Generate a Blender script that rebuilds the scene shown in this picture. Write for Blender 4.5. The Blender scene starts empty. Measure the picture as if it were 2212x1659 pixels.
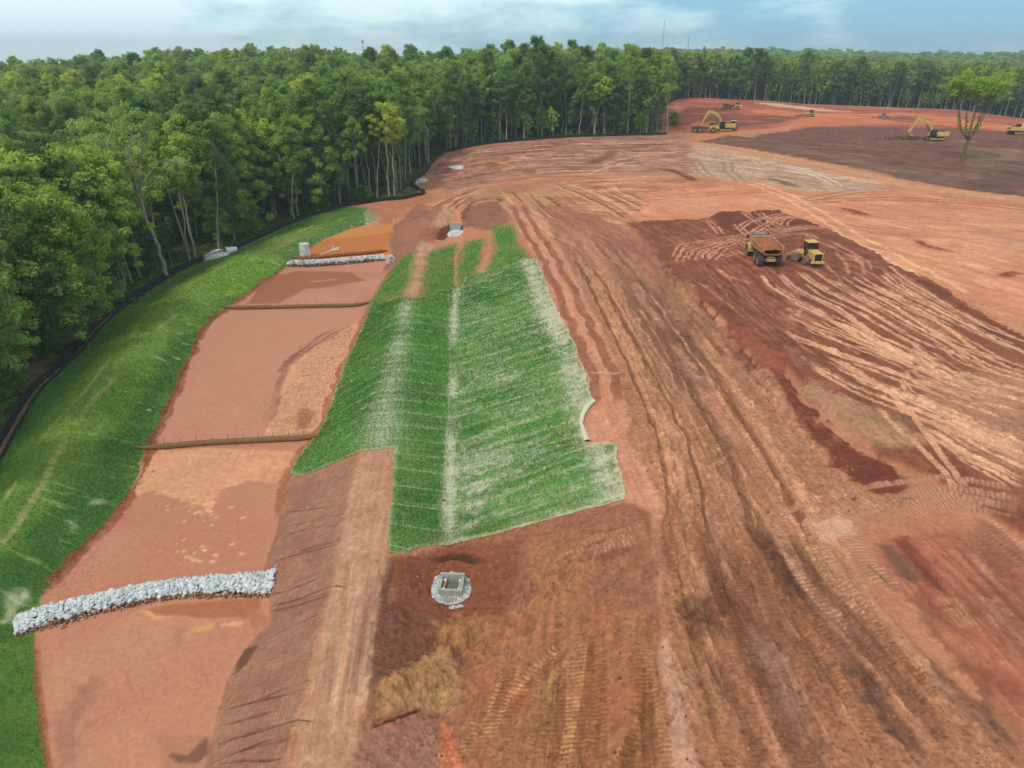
import bpy, bmesh, math, random
import numpy as np
from mathutils import Vector, Matrix
from mathutils.bvhtree import BVHTree
from mathutils.geometry import delaunay_2d_cdt

random.seed(7)
rng = np.random.default_rng(11)
scene = bpy.context.scene
COL = scene.collection

# ------------------------------------------------------------------ camera
CAMZ = 26.0
PITCH = math.radians(24.6)          # below the horizon
FPX, CX, CY = 1550.0, 1106.0, 829.5  # focal length / centre in photo units (2212 x 1659)
cd = bpy.data.cameras.new("camera")
cam = bpy.data.objects.new("camera", cd)
COL.objects.link(cam)
cam.location = (0, 0, CAMZ)
cam.rotation_euler = (math.pi / 2 - PITCH, 0, 0)
cd.sensor_width = 36.0
cd.lens = 36.0 * FPX / 2212.0
cd.clip_start = 0.5
cd.clip_end = 9000
scene.camera = cam

# ------------------------------------------------------------------ world, sun, exposure
SUN_EL, SUN_AZ = math.radians(52), math.radians(-142)   # azimuth from +Y towards +X
w = bpy.data.worlds.new("World")
scene.world = w
w.use_nodes = True
nt = w.node_tree
nt.nodes.clear()
N = nt.nodes.new
sky = N("ShaderNodeTexSky")
sky.sky_type = 'NISHITA'
sky.sun_disc = False
sky.sun_elevation = SUN_EL
sky.sun_rotation = SUN_AZ
sky.altitude = 100
sky.air_density = 1.0
sky.dust_density = 2.0
sky.ozone_density = 2.0
tc = N("ShaderNodeTexCoord")
sep = N("ShaderNodeSeparateXYZ")
nt.links.new(tc.outputs["Generated"], sep.inputs[0])
# cloud layer: project the direction onto a plane overhead so that clouds flatten to the horizon
add = N("ShaderNodeMath"); add.operation = 'ADD'; add.inputs[1].default_value = 0.13
nt.links.new(sep.outputs[2], add.inputs[0])
dx = N("ShaderNodeMath"); dx.operation = 'DIVIDE'
dy = N("ShaderNodeMath"); dy.operation = 'DIVIDE'
nt.links.new(sep.outputs[0], dx.inputs[0]); nt.links.new(add.outputs[0], dx.inputs[1])
nt.links.new(sep.outputs[1], dy.inputs[0]); nt.links.new(add.outputs[0], dy.inputs[1])
cmb = N("ShaderNodeCombineXYZ")
nt.links.new(dx.outputs[0], cmb.inputs[0]); nt.links.new(dy.outputs[0], cmb.inputs[1])
n1 = N("ShaderNodeTexNoise"); n1.inputs["Scale"].default_value = 0.75; n1.inputs["Detail"].default_value = 9
n1.inputs["Roughness"].default_value = 0.62; n1.inputs["Distortion"].default_value = 0.5
nt.links.new(cmb.outputs[0], n1.inputs["Vector"])
n2 = N("ShaderNodeTexNoise"); n2.inputs["Scale"].default_value = 9.0; n2.inputs["Detail"].default_value = 7
n2.inputs["Roughness"].default_value = 0.6
mp = N("ShaderNodeMapping"); mp.inputs["Scale"].default_value = (1, 1, 2.6)
nt.links.new(tc.outputs["Generated"], mp.inputs[0]); nt.links.new(mp.outputs[0], n2.inputs["Vector"])
mx = N("ShaderNodeMath"); mx.operation = 'MULTIPLY_ADD'; mx.inputs[1].default_value = 0.62
nt.links.new(n2.outputs[0], mx.inputs[0])
h1 = N("ShaderNodeMath"); h1.operation = 'MULTIPLY'; h1.inputs[1].default_value = 0.5
nt.links.new(n1.outputs[0], h1.inputs[0]); nt.links.new(h1.outputs[0], mx.inputs[2])
# thicker cloud towards the west (left), clearer to the east
sx = N("ShaderNodeMath"); sx.operation = 'MULTIPLY_ADD'; sx.inputs[1].default_value = -0.3
nt.links.new(sep.outputs[0], sx.inputs[0]); nt.links.new(mx.outputs[0], sx.inputs[2])
cr = N("ShaderNodeValToRGB")
cr.color_ramp.elements[0].position = 0.43; cr.color_ramp.elements[0].color = (0.08, 0.08, 0.08, 1)
cr.color_ramp.elements[1].position = 0.66; cr.color_ramp.elements[1].color = (0.92, 0.92, 0.92, 1)
nt.links.new(sx.outputs[0], cr.inputs[0])
base = N("ShaderNodeMix"); base.data_type = 'RGBA'; base.inputs[0].default_value = 0.8
nt.links.new(sky.outputs[0], base.inputs[6]); base.inputs[7].default_value = (2.1, 6.4, 9.3, 1)
mixc = N("ShaderNodeMix"); mixc.data_type = 'RGBA'
nt.links.new(cr.outputs[0], mixc.inputs[0])
nt.links.new(base.outputs[2], mixc.inputs[6])
mixc.inputs[7].default_value = (9.6, 12.0, 12.2, 1)
# unseen cloud deck overhead, added near-white to make the skylight less blue
zr = N("ShaderNodeMapRange"); zr.inputs[1].default_value = 0.16; zr.inputs[2].default_value = 0.5; zr.inputs[3].default_value = 0.0; zr.inputs[4].default_value = 0.85
nt.links.new(sep.outputs[2], zr.inputs[0])
mixo = N("ShaderNodeMix"); mixo.data_type = 'RGBA'
nt.links.new(zr.outputs[0], mixo.inputs[0]); nt.links.new(mixc.outputs[2], mixo.inputs[6])
mixo.inputs[7].default_value = (8.3, 7.9, 7.2, 1)
bg = N("ShaderNodeBackground"); bg.inputs["Strength"].default_value = 0.10
nt.links.new(mixo.outputs[2], bg.inputs[0])
wo = N("ShaderNodeOutputWorld")
nt.links.new(bg.outputs[0], wo.inputs[0])

sd = bpy.data.lights.new("sun", 'SUN')
sd.energy = 2.2
sd.angle = math.radians(7)
sd.color = (1.0, 0.90, 0.78)
so = bpy.data.objects.new("sun", sd)
COL.objects.link(so)
sv = Vector((math.cos(SUN_EL) * math.sin(SUN_AZ), math.cos(SUN_EL) * math.cos(SUN_AZ), math.sin(SUN_EL)))
so.rotation_euler = sv.to_track_quat('Z', 'Y').to_euler()
so.location = (-60, 0, 90)

scene.view_settings.view_transform = 'Standard'
scene.view_settings.look = 'None'
scene.view_settings.gamma = 1
scene.view_settings.exposure = 0.0
scene.render.engine = 'CYCLES'
scene.cycles.use_denoising = True
scene.cycles.denoiser = 'OPENIMAGEDENOISE'
scene.cycles.denoising_input_passes = 'RGB_ALBEDO_NORMAL'
scene.cycles.denoising_prefilter = 'ACCURATE'
scene.cycles.max_bounces = 8
scene.cycles.diffuse_bounces = 6
scene.cycles.transmission_bounces = 4
scene.cycles.transparent_max_bounces = 8
scene.cycles.volume_bounces = 0

# ------------------------------------------------------------------ helpers
def lin(c):
    c = np.asarray(c, dtype=np.float32) / 255.0
    return np.where(c <= 0.04045, c / 12.92, ((c + 0.055) / 1.055) ** 2.4).astype(np.float32)

K_ALB = 0.80
def C(r, g, b):
    return lin((r, g, b)) * K_ALB

def tag(o, label=None, cat=None, group=None, kind=None):
    if label: o["label"] = label
    if cat: o["category"] = cat
    if group: o["group"] = group
    if kind: o["kind"] = kind
    return o

def empty(name, loc=(0, 0, 0), rz=0.0, label=None, cat=None, group=None):
    o = bpy.data.objects.new(name, None)
    o.empty_display_size = 0.3
    COL.objects.link(o)
    o.location = loc
    o.rotation_euler = (0, 0, rz)
    return tag(o, label, cat, group)

def copy_tree(o, parent=None):
    c = o.copy()
    COL.objects.link(c)
    if parent is not None:
        c.parent = parent
    for ch in o.children:
        copy_tree(ch, c)
    return c

def fast_mesh(name, verts, faces_flat, nper, mats=(), smooth=False):
    """verts (n,3) float, faces_flat int array, nper verts per face"""
    me = bpy.data.meshes.new(name)
    verts = np.ascontiguousarray(verts, dtype=np.float32)
    ff = np.ascontiguousarray(faces_flat, dtype=np.int32).ravel()
    nf = len(ff) // nper
    me.vertices.add(len(verts)); me.vertices.foreach_set("co", verts.ravel())
    me.loops.add(len(ff)); me.loops.foreach_set("vertex_index", ff)
    me.polygons.add(nf)
    me.polygons.foreach_set("loop_start", np.arange(0, nf * nper, nper, dtype=np.int32))
    if smooth:
        me.polygons.foreach_set("use_smooth", np.ones(nf, dtype=bool))
    me.update(calc_edges=True)
    for m in mats: me.materials.append(m)
    return me

def link(name, me, parent=None, loc=None):
    o = bpy.data.objects.new(name, me)
    COL.objects.link(o)
    if parent is not None: o.parent = parent
    if loc is not None: o.location = loc
    return o

class MB:
    """collects primitive shapes into one mesh"""
    def __init__(self): self.v = []; self.f = []
    def add(self, vs, fs):
        b = len(self.v)
        self.v += [tuple(p) for p in vs]
        self.f += [tuple(i + b for i in f) for f in fs]
        return self
    def box(self, c, s, rot=None, taper=(1, 1), shift=(0, 0)):
        hx, hy, hz = s[0] / 2, s[1] / 2, s[2] / 2
        vs = []
        for z, k, sh in ((-hz, (1, 1), (0, 0)), (hz, taper, shift)):
            for x, y in ((-hx, -hy), (hx, -hy), (hx, hy), (-hx, hy)):
                vs.append(Vector((x * k[0] + sh[0], y * k[1] + sh[1], z)))
        if rot is not None:
            m = rot if isinstance(rot, Matrix) else Matrix.Rotation(rot[1], 3, rot[0])
            vs = [m @ p for p in vs]
        vs = [p + Vector(c) for p in vs]
        return self.add(vs, [(3, 2, 1, 0), (4, 5, 6, 7), (0, 1, 5, 4), (1, 2, 6, 5), (2, 3, 7, 6), (3, 0, 4, 7)])
    def hexa(self, pts):
        return self.add(pts, [(3, 2, 1, 0), (4, 5, 6, 7), (0, 1, 5, 4), (1, 2, 6, 5), (2, 3, 7, 6), (3, 0, 4, 7)])
    def tube(self, pts, r, n=8, cap=True):
        pts = [Vector(p) for p in pts]
        rs = r if isinstance(r, (list, tuple)) else [r] * len(pts)
        vs, fs = [], []
        prev = None
        for i, p in enumerate(pts):
            a = pts[max(i - 1, 0)]; b = pts[min(i + 1, len(pts) - 1)]
            t = (b - a).normalized()
            ref = prev if prev is not None else (Vector((0, 0, 1)) if abs(t.z) < 0.9 else Vector((1, 0, 0)))
            u = t.cross(ref).normalized(); vv = u.cross(t).normalized()
            prev = vv
            for k in range(n):
                ang = 2 * math.pi * k / n
                vs.append(p + (u * math.cos(ang) + vv * math.sin(ang)) * rs[i])
        for i in range(len(pts) - 1):
            for k in range(n):
                a = i * n + k; b = i * n + (k + 1) % n
                fs.append((a, b, b + n, a + n))
        if cap:
            fs.append(tuple(range(n - 1, -1, -1))); fs.append(tuple(range((len(pts) - 1) * n, len(pts) * n)))
        return self.add(vs, fs)
    def lathe(self, prof, axis='Z', n=24, loc=(0, 0, 0)):
        vs, fs = [], []
        for (r, h) in prof:
            for k in range(n):
                a = 2 * math.pi * k / n
                p = (r * math.cos(a), r * math.sin(a), h)
                if axis == 'Y': p = (p[0], p[2], -p[1])
                elif axis == 'X': p = (p[2], p[0], p[1])
                vs.append((p[0] + loc[0], p[1] + loc[1], p[2] + loc[2]))
        for i in range(len(prof) - 1):
            for k in range(n):
                a = i * n + k; b = i * n + (k + 1) % n
                fs.append((a, b, b + n, a + n))
        return self.add(vs, fs)
    def prism(self, poly, y0, y1, plane='XZ'):
        """extrude a 2-D polygon (x,z) between y0 and y1"""
        n = len(poly)
        vs = [(x, y0, z) for x, z in poly] + [(x, y1, z) for x, z in poly]
        if plane == 'YZ': vs = [(y, x, z) for x, y, z in vs]
        fs = [(i, (i + 1) % n, (i + 1) % n + n, i + n) for i in range(n)]
        fs += [tuple(range(n - 1, -1, -1)), tuple(range(n, 2 * n))]
        return self.add(vs, fs)
    def build(self, name, mat, parent=None, smooth=False, bevel=0.0, loc=None):
        me = bpy.data.meshes.new(name)
        me.from_pydata(self.v, [], self.f)
        bm = bmesh.new(); bm.from_mesh(me)
        bmesh.ops.recalc_face_normals(bm, faces=bm.faces)
        if bevel > 0:
            es = [e for e in bm.edges if len(e.link_faces) == 2 and e.calc_face_angle(0) > 0.5]
            bmesh.ops.bevel(bm, geom=es, offset=bevel, segments=1, affect='EDGES', clamp_overlap=True)
        bm.to_mesh(me); bm.free()
        if smooth:
            me.polygons.foreach_set("use_smooth", [True] * len(me.polygons))
            me.set_sharp_from_angle(angle=math.radians(40))
        me.materials.append(mat)
        return link(name, me, parent, loc)

def pmat(name, col, rough=0.6, metal=0.0, dirt=None, dirt_amt=0.0, dirt_scale=2.0, bump=0.0, spec=0.4, zdirt=False):
    m = bpy.data.materials.new(name); m.use_nodes = True
    t = m.node_tree; b = t.nodes["Principled BSDF"]
    b.inputs["Roughness"].default_value = rough; b.inputs["Metallic"].default_value = metal
    b.inputs["Specular IOR Level"].default_value = spec
    col = (float(col[0]), float(col[1]), float(col[2]), 1)
    co = t.nodes.new("ShaderNodeTexCoord")
    nz = t.nodes.new("ShaderNodeTexNoise"); nz.inputs["Scale"].default_value = dirt_scale; nz.inputs["Detail"].default_value = 6
    nz.inputs["Roughness"].default_value = 0.65
    t.links.new(co.outputs["Object"], nz.inputs["Vector"])
    mx = t.nodes.new("ShaderNodeMix"); mx.data_type = 'RGBA'
    mx.inputs[6].default_value = col
    d = dirt if dirt is not None else [c * 0.7 for c in col[:3]]
    mx.inputs[7].default_value = (float(d[0]), float(d[1]), float(d[2]), 1)
    mr = t.nodes.new("ShaderNodeMapRange"); mr.inputs[1].default_value = 0.42; mr.inputs[2].default_value = 0.68
    mr.inputs[3].default_value = 0.0; mr.inputs[4].default_value = max(dirt_amt, 0.12)
    t.links.new(nz.outputs[0], mr.inputs[0]); t.links.new(mr.outputs[0], mx.inputs[0])
    t.links.new(mx.outputs[2], b.inputs["Base Color"])
    if bump > 0:
        bp = t.nodes.new("ShaderNodeBump"); bp.inputs["Strength"].default_value = bump; bp.inputs["Distance"].default_value = 0.05
        t.links.new(nz.outputs[0], bp.inputs["Height"]); t.links.new(bp.outputs[0], b.inputs["Normal"])
    return m

# ------------------------------------------------------------------ numpy noise
def _hash(ix, iy, seed):
    n = (ix.astype(np.uint32) * np.uint32(374761393) + iy.astype(np.uint32) * np.uint32(668265263) + np.uint32((seed * 974634777) & 0xffffffff))
    n = (n ^ (n >> np.uint32(13))) * np.uint32(1274126177)
    n = n ^ (n >> np.uint32(16))
    return (n & np.uint32(0xffff)).astype(np.float32) / 32767.5 - 1.0

def vn(x, y, seed=0):
    xf = np.floor(x); yf = np.floor(y)
    fx = (x - xf).astype(np.float32); fy = (y - yf).astype(np.float32)
    ix = xf.astype(np.int64); iy = yf.astype(np.int64)
    fx = fx * fx * (3 - 2 * fx); fy = fy * fy * (3 - 2 * fy)
    a = _hash(ix, iy, seed); b = _hash(ix + 1, iy, seed); c = _hash(ix, iy + 1, seed); d = _hash(ix + 1, iy + 1, seed)
    return (a + (b - a) * fx) * (1 - fy) + (c + (d - c) * fx) * fy

def fbm(x, y, octv=4, seed=0, gain=0.5):
    s = np.zeros(np.shape(x), np.float32); a = 1.0; tot = 0
    for o in range(octv):
        s += a * vn(x * 2 ** o + 17.3 * o, y * 2 ** o - 9.1 * o, seed + o)
        tot += a; a *= gain
    return s / tot * 1.4

def sstep(a, b, x):
    t = np.clip((x - a) / (b - a), 0, 1)
    return t * t * (3 - 2 * t)
# ------------------------------------------------------------------ base terrain from survey points
CP, SP = math.cos(PITCH), math.sin(PITCH)
def ray(px, py):
    a = (px - CX) / FPX; b = -(py - CY) / FPX
    return Vector((a, CP + b * SP, -SP + b * CP))
def at_z(px, py, z):
    d = ray(px, py)
    t = (z - CAMZ) / d.z
    return (d.x * t, d.y * t, z)
def at_d(px, py, dist, drop=0.0):
    d = ray(px, py)
    t = dist / d.y
    return (d.x * t, dist, CAMZ + d.z * t - drop)

SURV = []
def line(pts, step=2.5):
    """breakline: (px, py, z) or a world point ('w', x, y, z) or ('d', px, py, dist[, drop])"""
    ws = []
    for p in pts:
        if p[0] == 'w': ws.append(Vector(p[1:4]))
        elif p[0] == 'd': ws.append(Vector(at_d(*p[1:])))
        else: ws.append(Vector(at_z(*p)))
    for a, b in zip(ws[:-1], ws[1:]):
        n = max(1, int((b - a).length / step))
        for i in range(n): SURV.append(a.lerp(b, i / n))
    SURV.append(ws[-1])

FLOOR_L = [(170, 1900, -6.3), (110, 1659, -6.3), (75, 1380, -6.2), (90, 1290, -6.1), (200, 1170, -6.05), (275, 1080, -6), (330, 960, -5.9), (375, 860, -5.8), (440, 715, -5.7), (490, 670, -5.6), (620, 578, -5.4), (652, 556, -5.2), (700, 520, -5.1), (760, 498, -5), (835, 487, -5)]
FLOOR_R = [(330, 1900, -6.3), (440, 1659, -6.3), (457, 1598, -6.3), (491, 1467, -6.25), (535, 1396, -6.2), (580, 1350, -6.2), (584, 1312, -6.15), (566, 1240, -6.1), (600, 1134, -6.05), (612, 1050, -6), (628, 1010, -5.95), (685, 930, -5.9), (720, 850, -5.8), (745, 785, -5.75), (800, 660, -5.6), (830, 578, -5.4), (848, 557, -5.2), (836, 522, -5.1), (850, 487, -5)]
line(FLOOR_L); line(FLOOR_R)
line([(250, 1900, -6.3), (300, 1500, -6.25), (350, 1200, -6.05), (450, 960, -5.9), (580, 760, -5.75), (690, 620, -5.5), (770, 520, -5.1)], 5)
line([(590, 1900, -3.2), (629, 1659, -3.1), (667, 1477, -3.1), (690, 1381, -3.1), (715, 1278, -3.1), (739, 1158, -3.0), (755, 1080, -3), (770, 1000, -3), (800, 890, -2.9), (830, 780, -2.8), (850, 690, -2.7), (868, 640, -2.7), (885, 560, -2.5), (905, 520, -2.3), (930, 480, -1.8), (960, 446, -1.2)])
line([(740, 1900, -3.1), (760, 1659, -3.0), (790, 1500, -2.9), (800, 1400, -2.9), (825, 1250, -2.9), (838, 1180, -2.9), (850, 1000, -2.9), (868, 870, -2.8), (885, 760, -2.7), (900, 650, -2.6), (925, 560, -2.4), (945, 500, -1.9), (985, 446, -1.0)])
line([(900, 1900, -3.2), (935, 1659, -3.3), (950, 1540, -3.5), (965, 1400, -3.9), (975, 1270, -4.1), (975, 1170, -4), (975, 1000, -3.9), (975, 850, -3.8), (980, 700, -3.7), (980, 620, -3.6), (985, 530, -3.3), (985, 505, -3.2)])
line([(1020, 470, -0.6), (1060, 428, 0.2)])
line([(1500, 1900, 0), (1450, 1659, -0.2), (1420, 1300, -0.2), (1400, 1180, -0.1), (1390, 1080, 0), (1370, 1000, 0), (1335, 900, 0), (1290, 800, 0), (1250, 700, 0), (1190, 570, 0), (1150, 500, 0), (1110, 460, 0.1), (1075, 432, 0.2)])
# the front of the tracked ramp by the catch basin
line([(1130, 1900, -2.0), (1130, 1659, -2.1), (1120, 1500, -2.6), (1130, 1350, -2.7)], 4)
line([(-130, 1250, -3.7), (34, 1069, -3.7), (120, 930, -3.8), (200, 838, -3.9), (271, 757, -4), (350, 680, -4), (441, 601, -3.9), (577, 532, -3.6), (660, 495, -3.2), (740, 463, -2.9), (800, 447, -2.6)])
line([(-180, 1400, -3.7), (-250, 1900, -3.7)])
FENCE = [(-200, 1420, -6.2), (-70, 1090, -6.2), (0, 960, -6.1), (68, 848, -6), (146, 777, -6), (210, 703, -6), (282, 648, -6), (367, 594, -5.8), (435, 563, -5.6), (509, 540, -5.2), (600, 497, -4.4), (660, 472, -3.9), (740, 448, -3.3), (820, 436, -2.8), (915, 422, -2.2)]
FENCE2 = [(885, 402, -2.0), (918, 375, -1.4), (935, 350, 0.0), (965, 328, 1.0), (1060, 310, 2.0), (1180, 300, 2.6), (1310, 294, 3.0), (1440, 290, 3.4)]
line(FENCE); line([FENCE[-1]] + FENCE2)
FAR_EDGE = [(1440, 290, 3.4), ('d', 1436, 262, 290), ('d', 1434, 228, 345), ('d', 1465, 212, 375), ('d', 1500, 207, 385), ('d', 1560, 205, 392), ('d', 1640, 211, 392), ('d', 1740, 222, 392), ('d', 1900, 230, 395), ('d', 2060, 234, 390), ('d', 2130, 242, 375), ('d', 2212, 256, 360), ('d', 2400, 275, 340), ('d', 2900, 330, 300)]
line(FAR_EDGE, 6)
# plateau and the hill beyond
for p in [(1650, 590, 0), (1400, 500, 0.1), (1900, 700, 0), (2212, 700, 0), (2212, 560, 0.3), (1750, 960, 0), (2212, 1100, 0), (2212, 1659, 0), (1800, 1659, 0), (1600, 1200, 0), (2700, 1900, 0), (2700, 900, 0), (2600, 600, 0.5), (1900, 1900, 0), (1300, 400, 1.0), (1150, 340, 1.8), (1500, 380, 1.0), (1600, 330, 2.2), (1850, 390, 1.2), (2212, 430, 1.3), (2078, 348, 2.8), (2025, 305, 3.6), (1560, 287, 3.6), (2212, 290, 3.7), (2212, 340, 2.9), (1750, 300, 3.4), (2600, 400, 1.5)]:
    SURV.append(Vector(at_z(*p)))
for p in [(1500, 255, 290), (1600, 255, 300), (1747, 252, 330), (1907, 256, 325), (2100, 268, 300), (1580, 238, 345), (1500, 225, 350), (1700, 235, 360), (2000, 250, 345), (2300, 275, 310), (1800, 268, 290), (2600, 300, 290)]:
    SURV.append(Vector(at_d(*p)))
# woodland floor and distant hills; canopy about 22 m above
for x, y, z in [(-20, 2, -4), (-40, 10, -7), (-60, 40, -7), (-90, 90, -8), (-120, 60, -8), (-90, 140, -8), (-160, 180, -6), (-60, 190, -4.5), (-110, 300, 1), (-30, 260, 1), (-300, 230, -6), (-200, 120, -8), (-260, 330, -3), (0, 0, 0), (20, 0, 0), (60, 10, 0), (-5, 4, -3.3)]:
    SURV.append(Vector((x, y, z)))
for p in [(20, 144, 330, 21), (60, 146, 400, 21), (130, 180, 560, 21), (210, 167, 520, 21), (300, 148, 480, 21), (400, 120, 440, 21), (480, 108, 420, 21), (570, 99, 410, 21), (680, 101, 410, 21), (760, 110, 430, 21), (830, 128, 460, 21), (900, 140, 380, 21), (1000, 111, 330, 21), (1100, 111, 330, 21), (1200, 102, 320, 21), (1330, 112, 340, 21), (1440, 124, 420, 21), (1560, 132, 520, 21), (1700, 143, 560, 21), (1850, 152, 560, 21), (2000, 160, 560, 21), (2150, 168, 520, 21), (2300, 168, 520, 21), (-200, 140, 330, 21), (-150, 160, 520, 21)]:
    SURV.append(Vector(at_d(*p)))
for p in [(-200, 162, 1500, 20), (130, 178, 1100, 20), (300, 174, 1000, 20), (600, 156, 900, 20), (870, 136, 1000, 20), (1000, 132, 1100, 20), (1250, 126, 1000, 20), (1450, 110, 1150, 20), (1600, 108, 1200, 20), (1700, 107, 1250, 20), (1820, 114, 1350, 20), (1950, 121, 1500, 20), (2080, 127, 1600, 20), (2220, 140, 1700, 20), (2450, 142, 1700, 20),
          (-300, 160, 2900, 20), (200, 158, 2900, 20), (600, 152, 2900, 20), (860, 122, 2300, 20), (940, 118, 2300, 20), (1100, 122, 2500, 20), (1500, 134, 2900, 20), (1900, 132, 2900, 20), (2100, 132, 2700, 20), (2500, 138, 2700, 20)]:
    SURV.append(Vector(at_d(*p)))
for x, y, z in [(-4200, 3700, -30), (-2000, 4200, -30), (0, 4200, -30), (2000, 4200, -30), (4200, 3700, -30), (-4200, 1500, -20), (4200, 1500, -15), (-700, 200, -8), (700, 200, 2), (-100, -20, -6), (100, -20, 0), (-60, -20, -6), (0, -20, -2), (400, 60, 0)]:
    SURV.append(Vector((x, y, z)))

_sv2 = [Vector((p.x, p.y)) for p in SURV]
_vo, _e, _fo, _ov, _oe, _of = delaunay_2d_cdt(_sv2, [], [], 0, 1e-3)
_tv = []
for v2, src in zip(_vo, _ov):
    z = SURV[src[0]].z if src else min(SURV, key=lambda q: (q.x - v2.x) ** 2 + (q.y - v2.y) ** 2).z
    _tv.append(Vector((v2.x, v2.y, z)))
TIN = BVHTree.FromPolygons(_tv, [tuple(f) for f in _fo])
CAMV = Vector((0, 0, CAMZ))
def W(px, py):
    h = TIN.ray_cast(CAMV, ray(px, py))
    if h[0] is None:
        return Vector(at_z(px, py, 0)) if ray(px, py).z < -0.02 else Vector(at_d(px, py, 400))
    return h[0]
def tin_z(x, y):
    h = TIN.ray_cast(Vector((x, y, 500)), Vector((0, 0, -1)))
    return h[0].z if h[0] is not None else 0.0

# fan-shaped grid: rows at even steps of view angle so that detail follows distance
FA, FB = 0.86, 12.0
def row_ys():
    ys = []
    th = math.atan(28 / 13.0)
    while True:
        y = 28 / math.tan(th)
        if y > 430: break
        ys.append(y)
        th -= math.radians(0.050 if y < 130 else 0.040)
    y = ys[-1]
    while y < 4000:
        y *= 1.018; ys.append(y)
    return np.array(ys, np.float64)
YR = row_ys(); NR = len(YR); NC = 1997
SC = np.linspace(-1, 1, NC)
# coarse heights
_rows = np.unique(np.concatenate([np.linspace(0, NR - 1, 330).astype(int)]))
_cols = np.arange(0, NC, 6)
_zc = np.zeros((len(_rows), len(_cols)))
for i, r in enumerate(_rows):
    y = YR[r]; hw = FA * y + FB
    for j, c in enumerate(_cols):
        _zc[i, j] = tin_z(SC[c] * hw, y)
def _blur(a, n):
    for _ in range(n):
        b = a.copy(); b[1:-1] = (a[:-2] + 2 * a[1:-1] + a[2:]) / 4
        a = b.copy(); a[:, 1:-1] = (b[:, :-2] + 2 * b[:, 1:-1] + b[:, 2:]) / 4
    return a
_zc = _blur(_zc, 2)
_t = np.stack([np.interp(np.arange(NC), _cols, _zc[i]) for i in range(len(_rows))])
Z = np.zeros((NR, NC), np.float32)
_ri = np.interp(np.arange(NR), _rows, np.arange(len(_rows)))
_i0 = np.clip(_ri.astype(int), 0, len(_rows) - 2); _fr = (_ri - _i0)[:, None]
Z[:] = _t[_i0] * (1 - _fr) + _t[_i0 + 1] * _fr
Y = np.repeat(YR[:, None], NC, 1).astype(np.float32)
X = (SC[None, :] * (FA * YR + FB)[:, None]).astype(np.float32)

def zat(x, y):
    """height of the finished ground"""
    r = np.clip(np.interp(y, YR, np.arange(NR)), 0, NR - 1.001)
    c = np.clip((np.asarray(x) / (FA * np.asarray(y) + FB) + 1) / 2 * (NC - 1), 0, NC - 1.001)
    r0 = np.floor(r).astype(int); c0 = np.floor(c).astype(int); fr = r - r0; fc = c - c0
    return (Z[r0, c0] * (1 - fr) * (1 - fc) + Z[r0 + 1, c0] * fr * (1 - fc) + Z[r0, c0 + 1] * (1 - fr) * fc + Z[r0 + 1, c0 + 1] * fr * fc)
def G(px, py, dz=0.0):
    """photo position -> point on the finished ground"""
    p = W(px, py)
    return Vector((p.x, p.y, float(zat(p.x, p.y)) + dz))
# ------------------------------------------------------------------ soil, mud and track marks of the ground (plan space, albedo + relief)
ALB = np.zeros((NR, NC, 3), np.float32)
DZ = np.zeros((NR, NC), np.float32)
WET = np.zeros((NR, NC), np.float32)
GRS = np.zeros((NR, NC), np.float32)
NF = fbm(X / 40, Y / 40, 3, 1)
NB = fbm(X / 7, Y / 7, 4, 2)
NM = fbm(X / 1.6, Y / 1.6, 4, 3)
NS = fbm(X / 0.42, Y / 0.42, 3, 4)
NG = vn(X / 0.13, Y / 0.13, 9)

def blk(x0, x1, y0, y1):
    r0 = max(0, int(np.searchsorted(YR, y0)) - 1); r1 = min(NR, int(np.searchsorted(YR, y1)) + 1)
    q = [x / (FA * max(y, 1.0) + FB) for x in (x0, x1) for y in (max(y0, YR[0]), max(y1, YR[0]))]
    c0 = max(0, int((min(q) + 1) / 2 * (NC - 1)) - 1); c1 = min(NC, int((max(q) + 1) / 2 * (NC - 1)) + 2)
    if r1 <= r0 or c1 <= c0: return None
    return slice(r0, r1), slice(c0, c1)

def w2(pts):
    out = []
    for p in pts:
        if p[0] == 'w': out.append((p[1], p[2]))
        elif p[0] == 'd': q = at_d(*p[1:4]); out.append((q[0], q[1]))
        else: q = W(p[0], p[1]); out.append((q.x, q.y))
    return np.array(out, np.float64)

def poly_sd(P, xs, ys):
    """signed distance to a polygon, positive inside"""
    inside = np.zeros(xs.shape, bool)
    d2 = np.full(xs.shape, 1e12, np.float32)
    n = len(P)
    for i in range(n):
        ax, ay = P[i]; bx, by = P[(i + 1) % n]
        ex, ey = bx - ax, by - ay
        L = ex * ex + ey * ey + 1e-9
        t = np.clip(((xs - ax) * ex + (ys - ay) * ey) / L, 0, 1)
        d2 = np.minimum(d2, (xs - ax - t * ex) ** 2 + (ys - ay - t * ey) ** 2)
        if ay != by:
            c = ((ay > ys) != (by > ys)) & (xs < (bx - ax) * (ys - ay) / (by - ay) + ax)
            inside ^= c
    return np.where(inside, 1, -1) * np.sqrt(d2)

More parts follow.
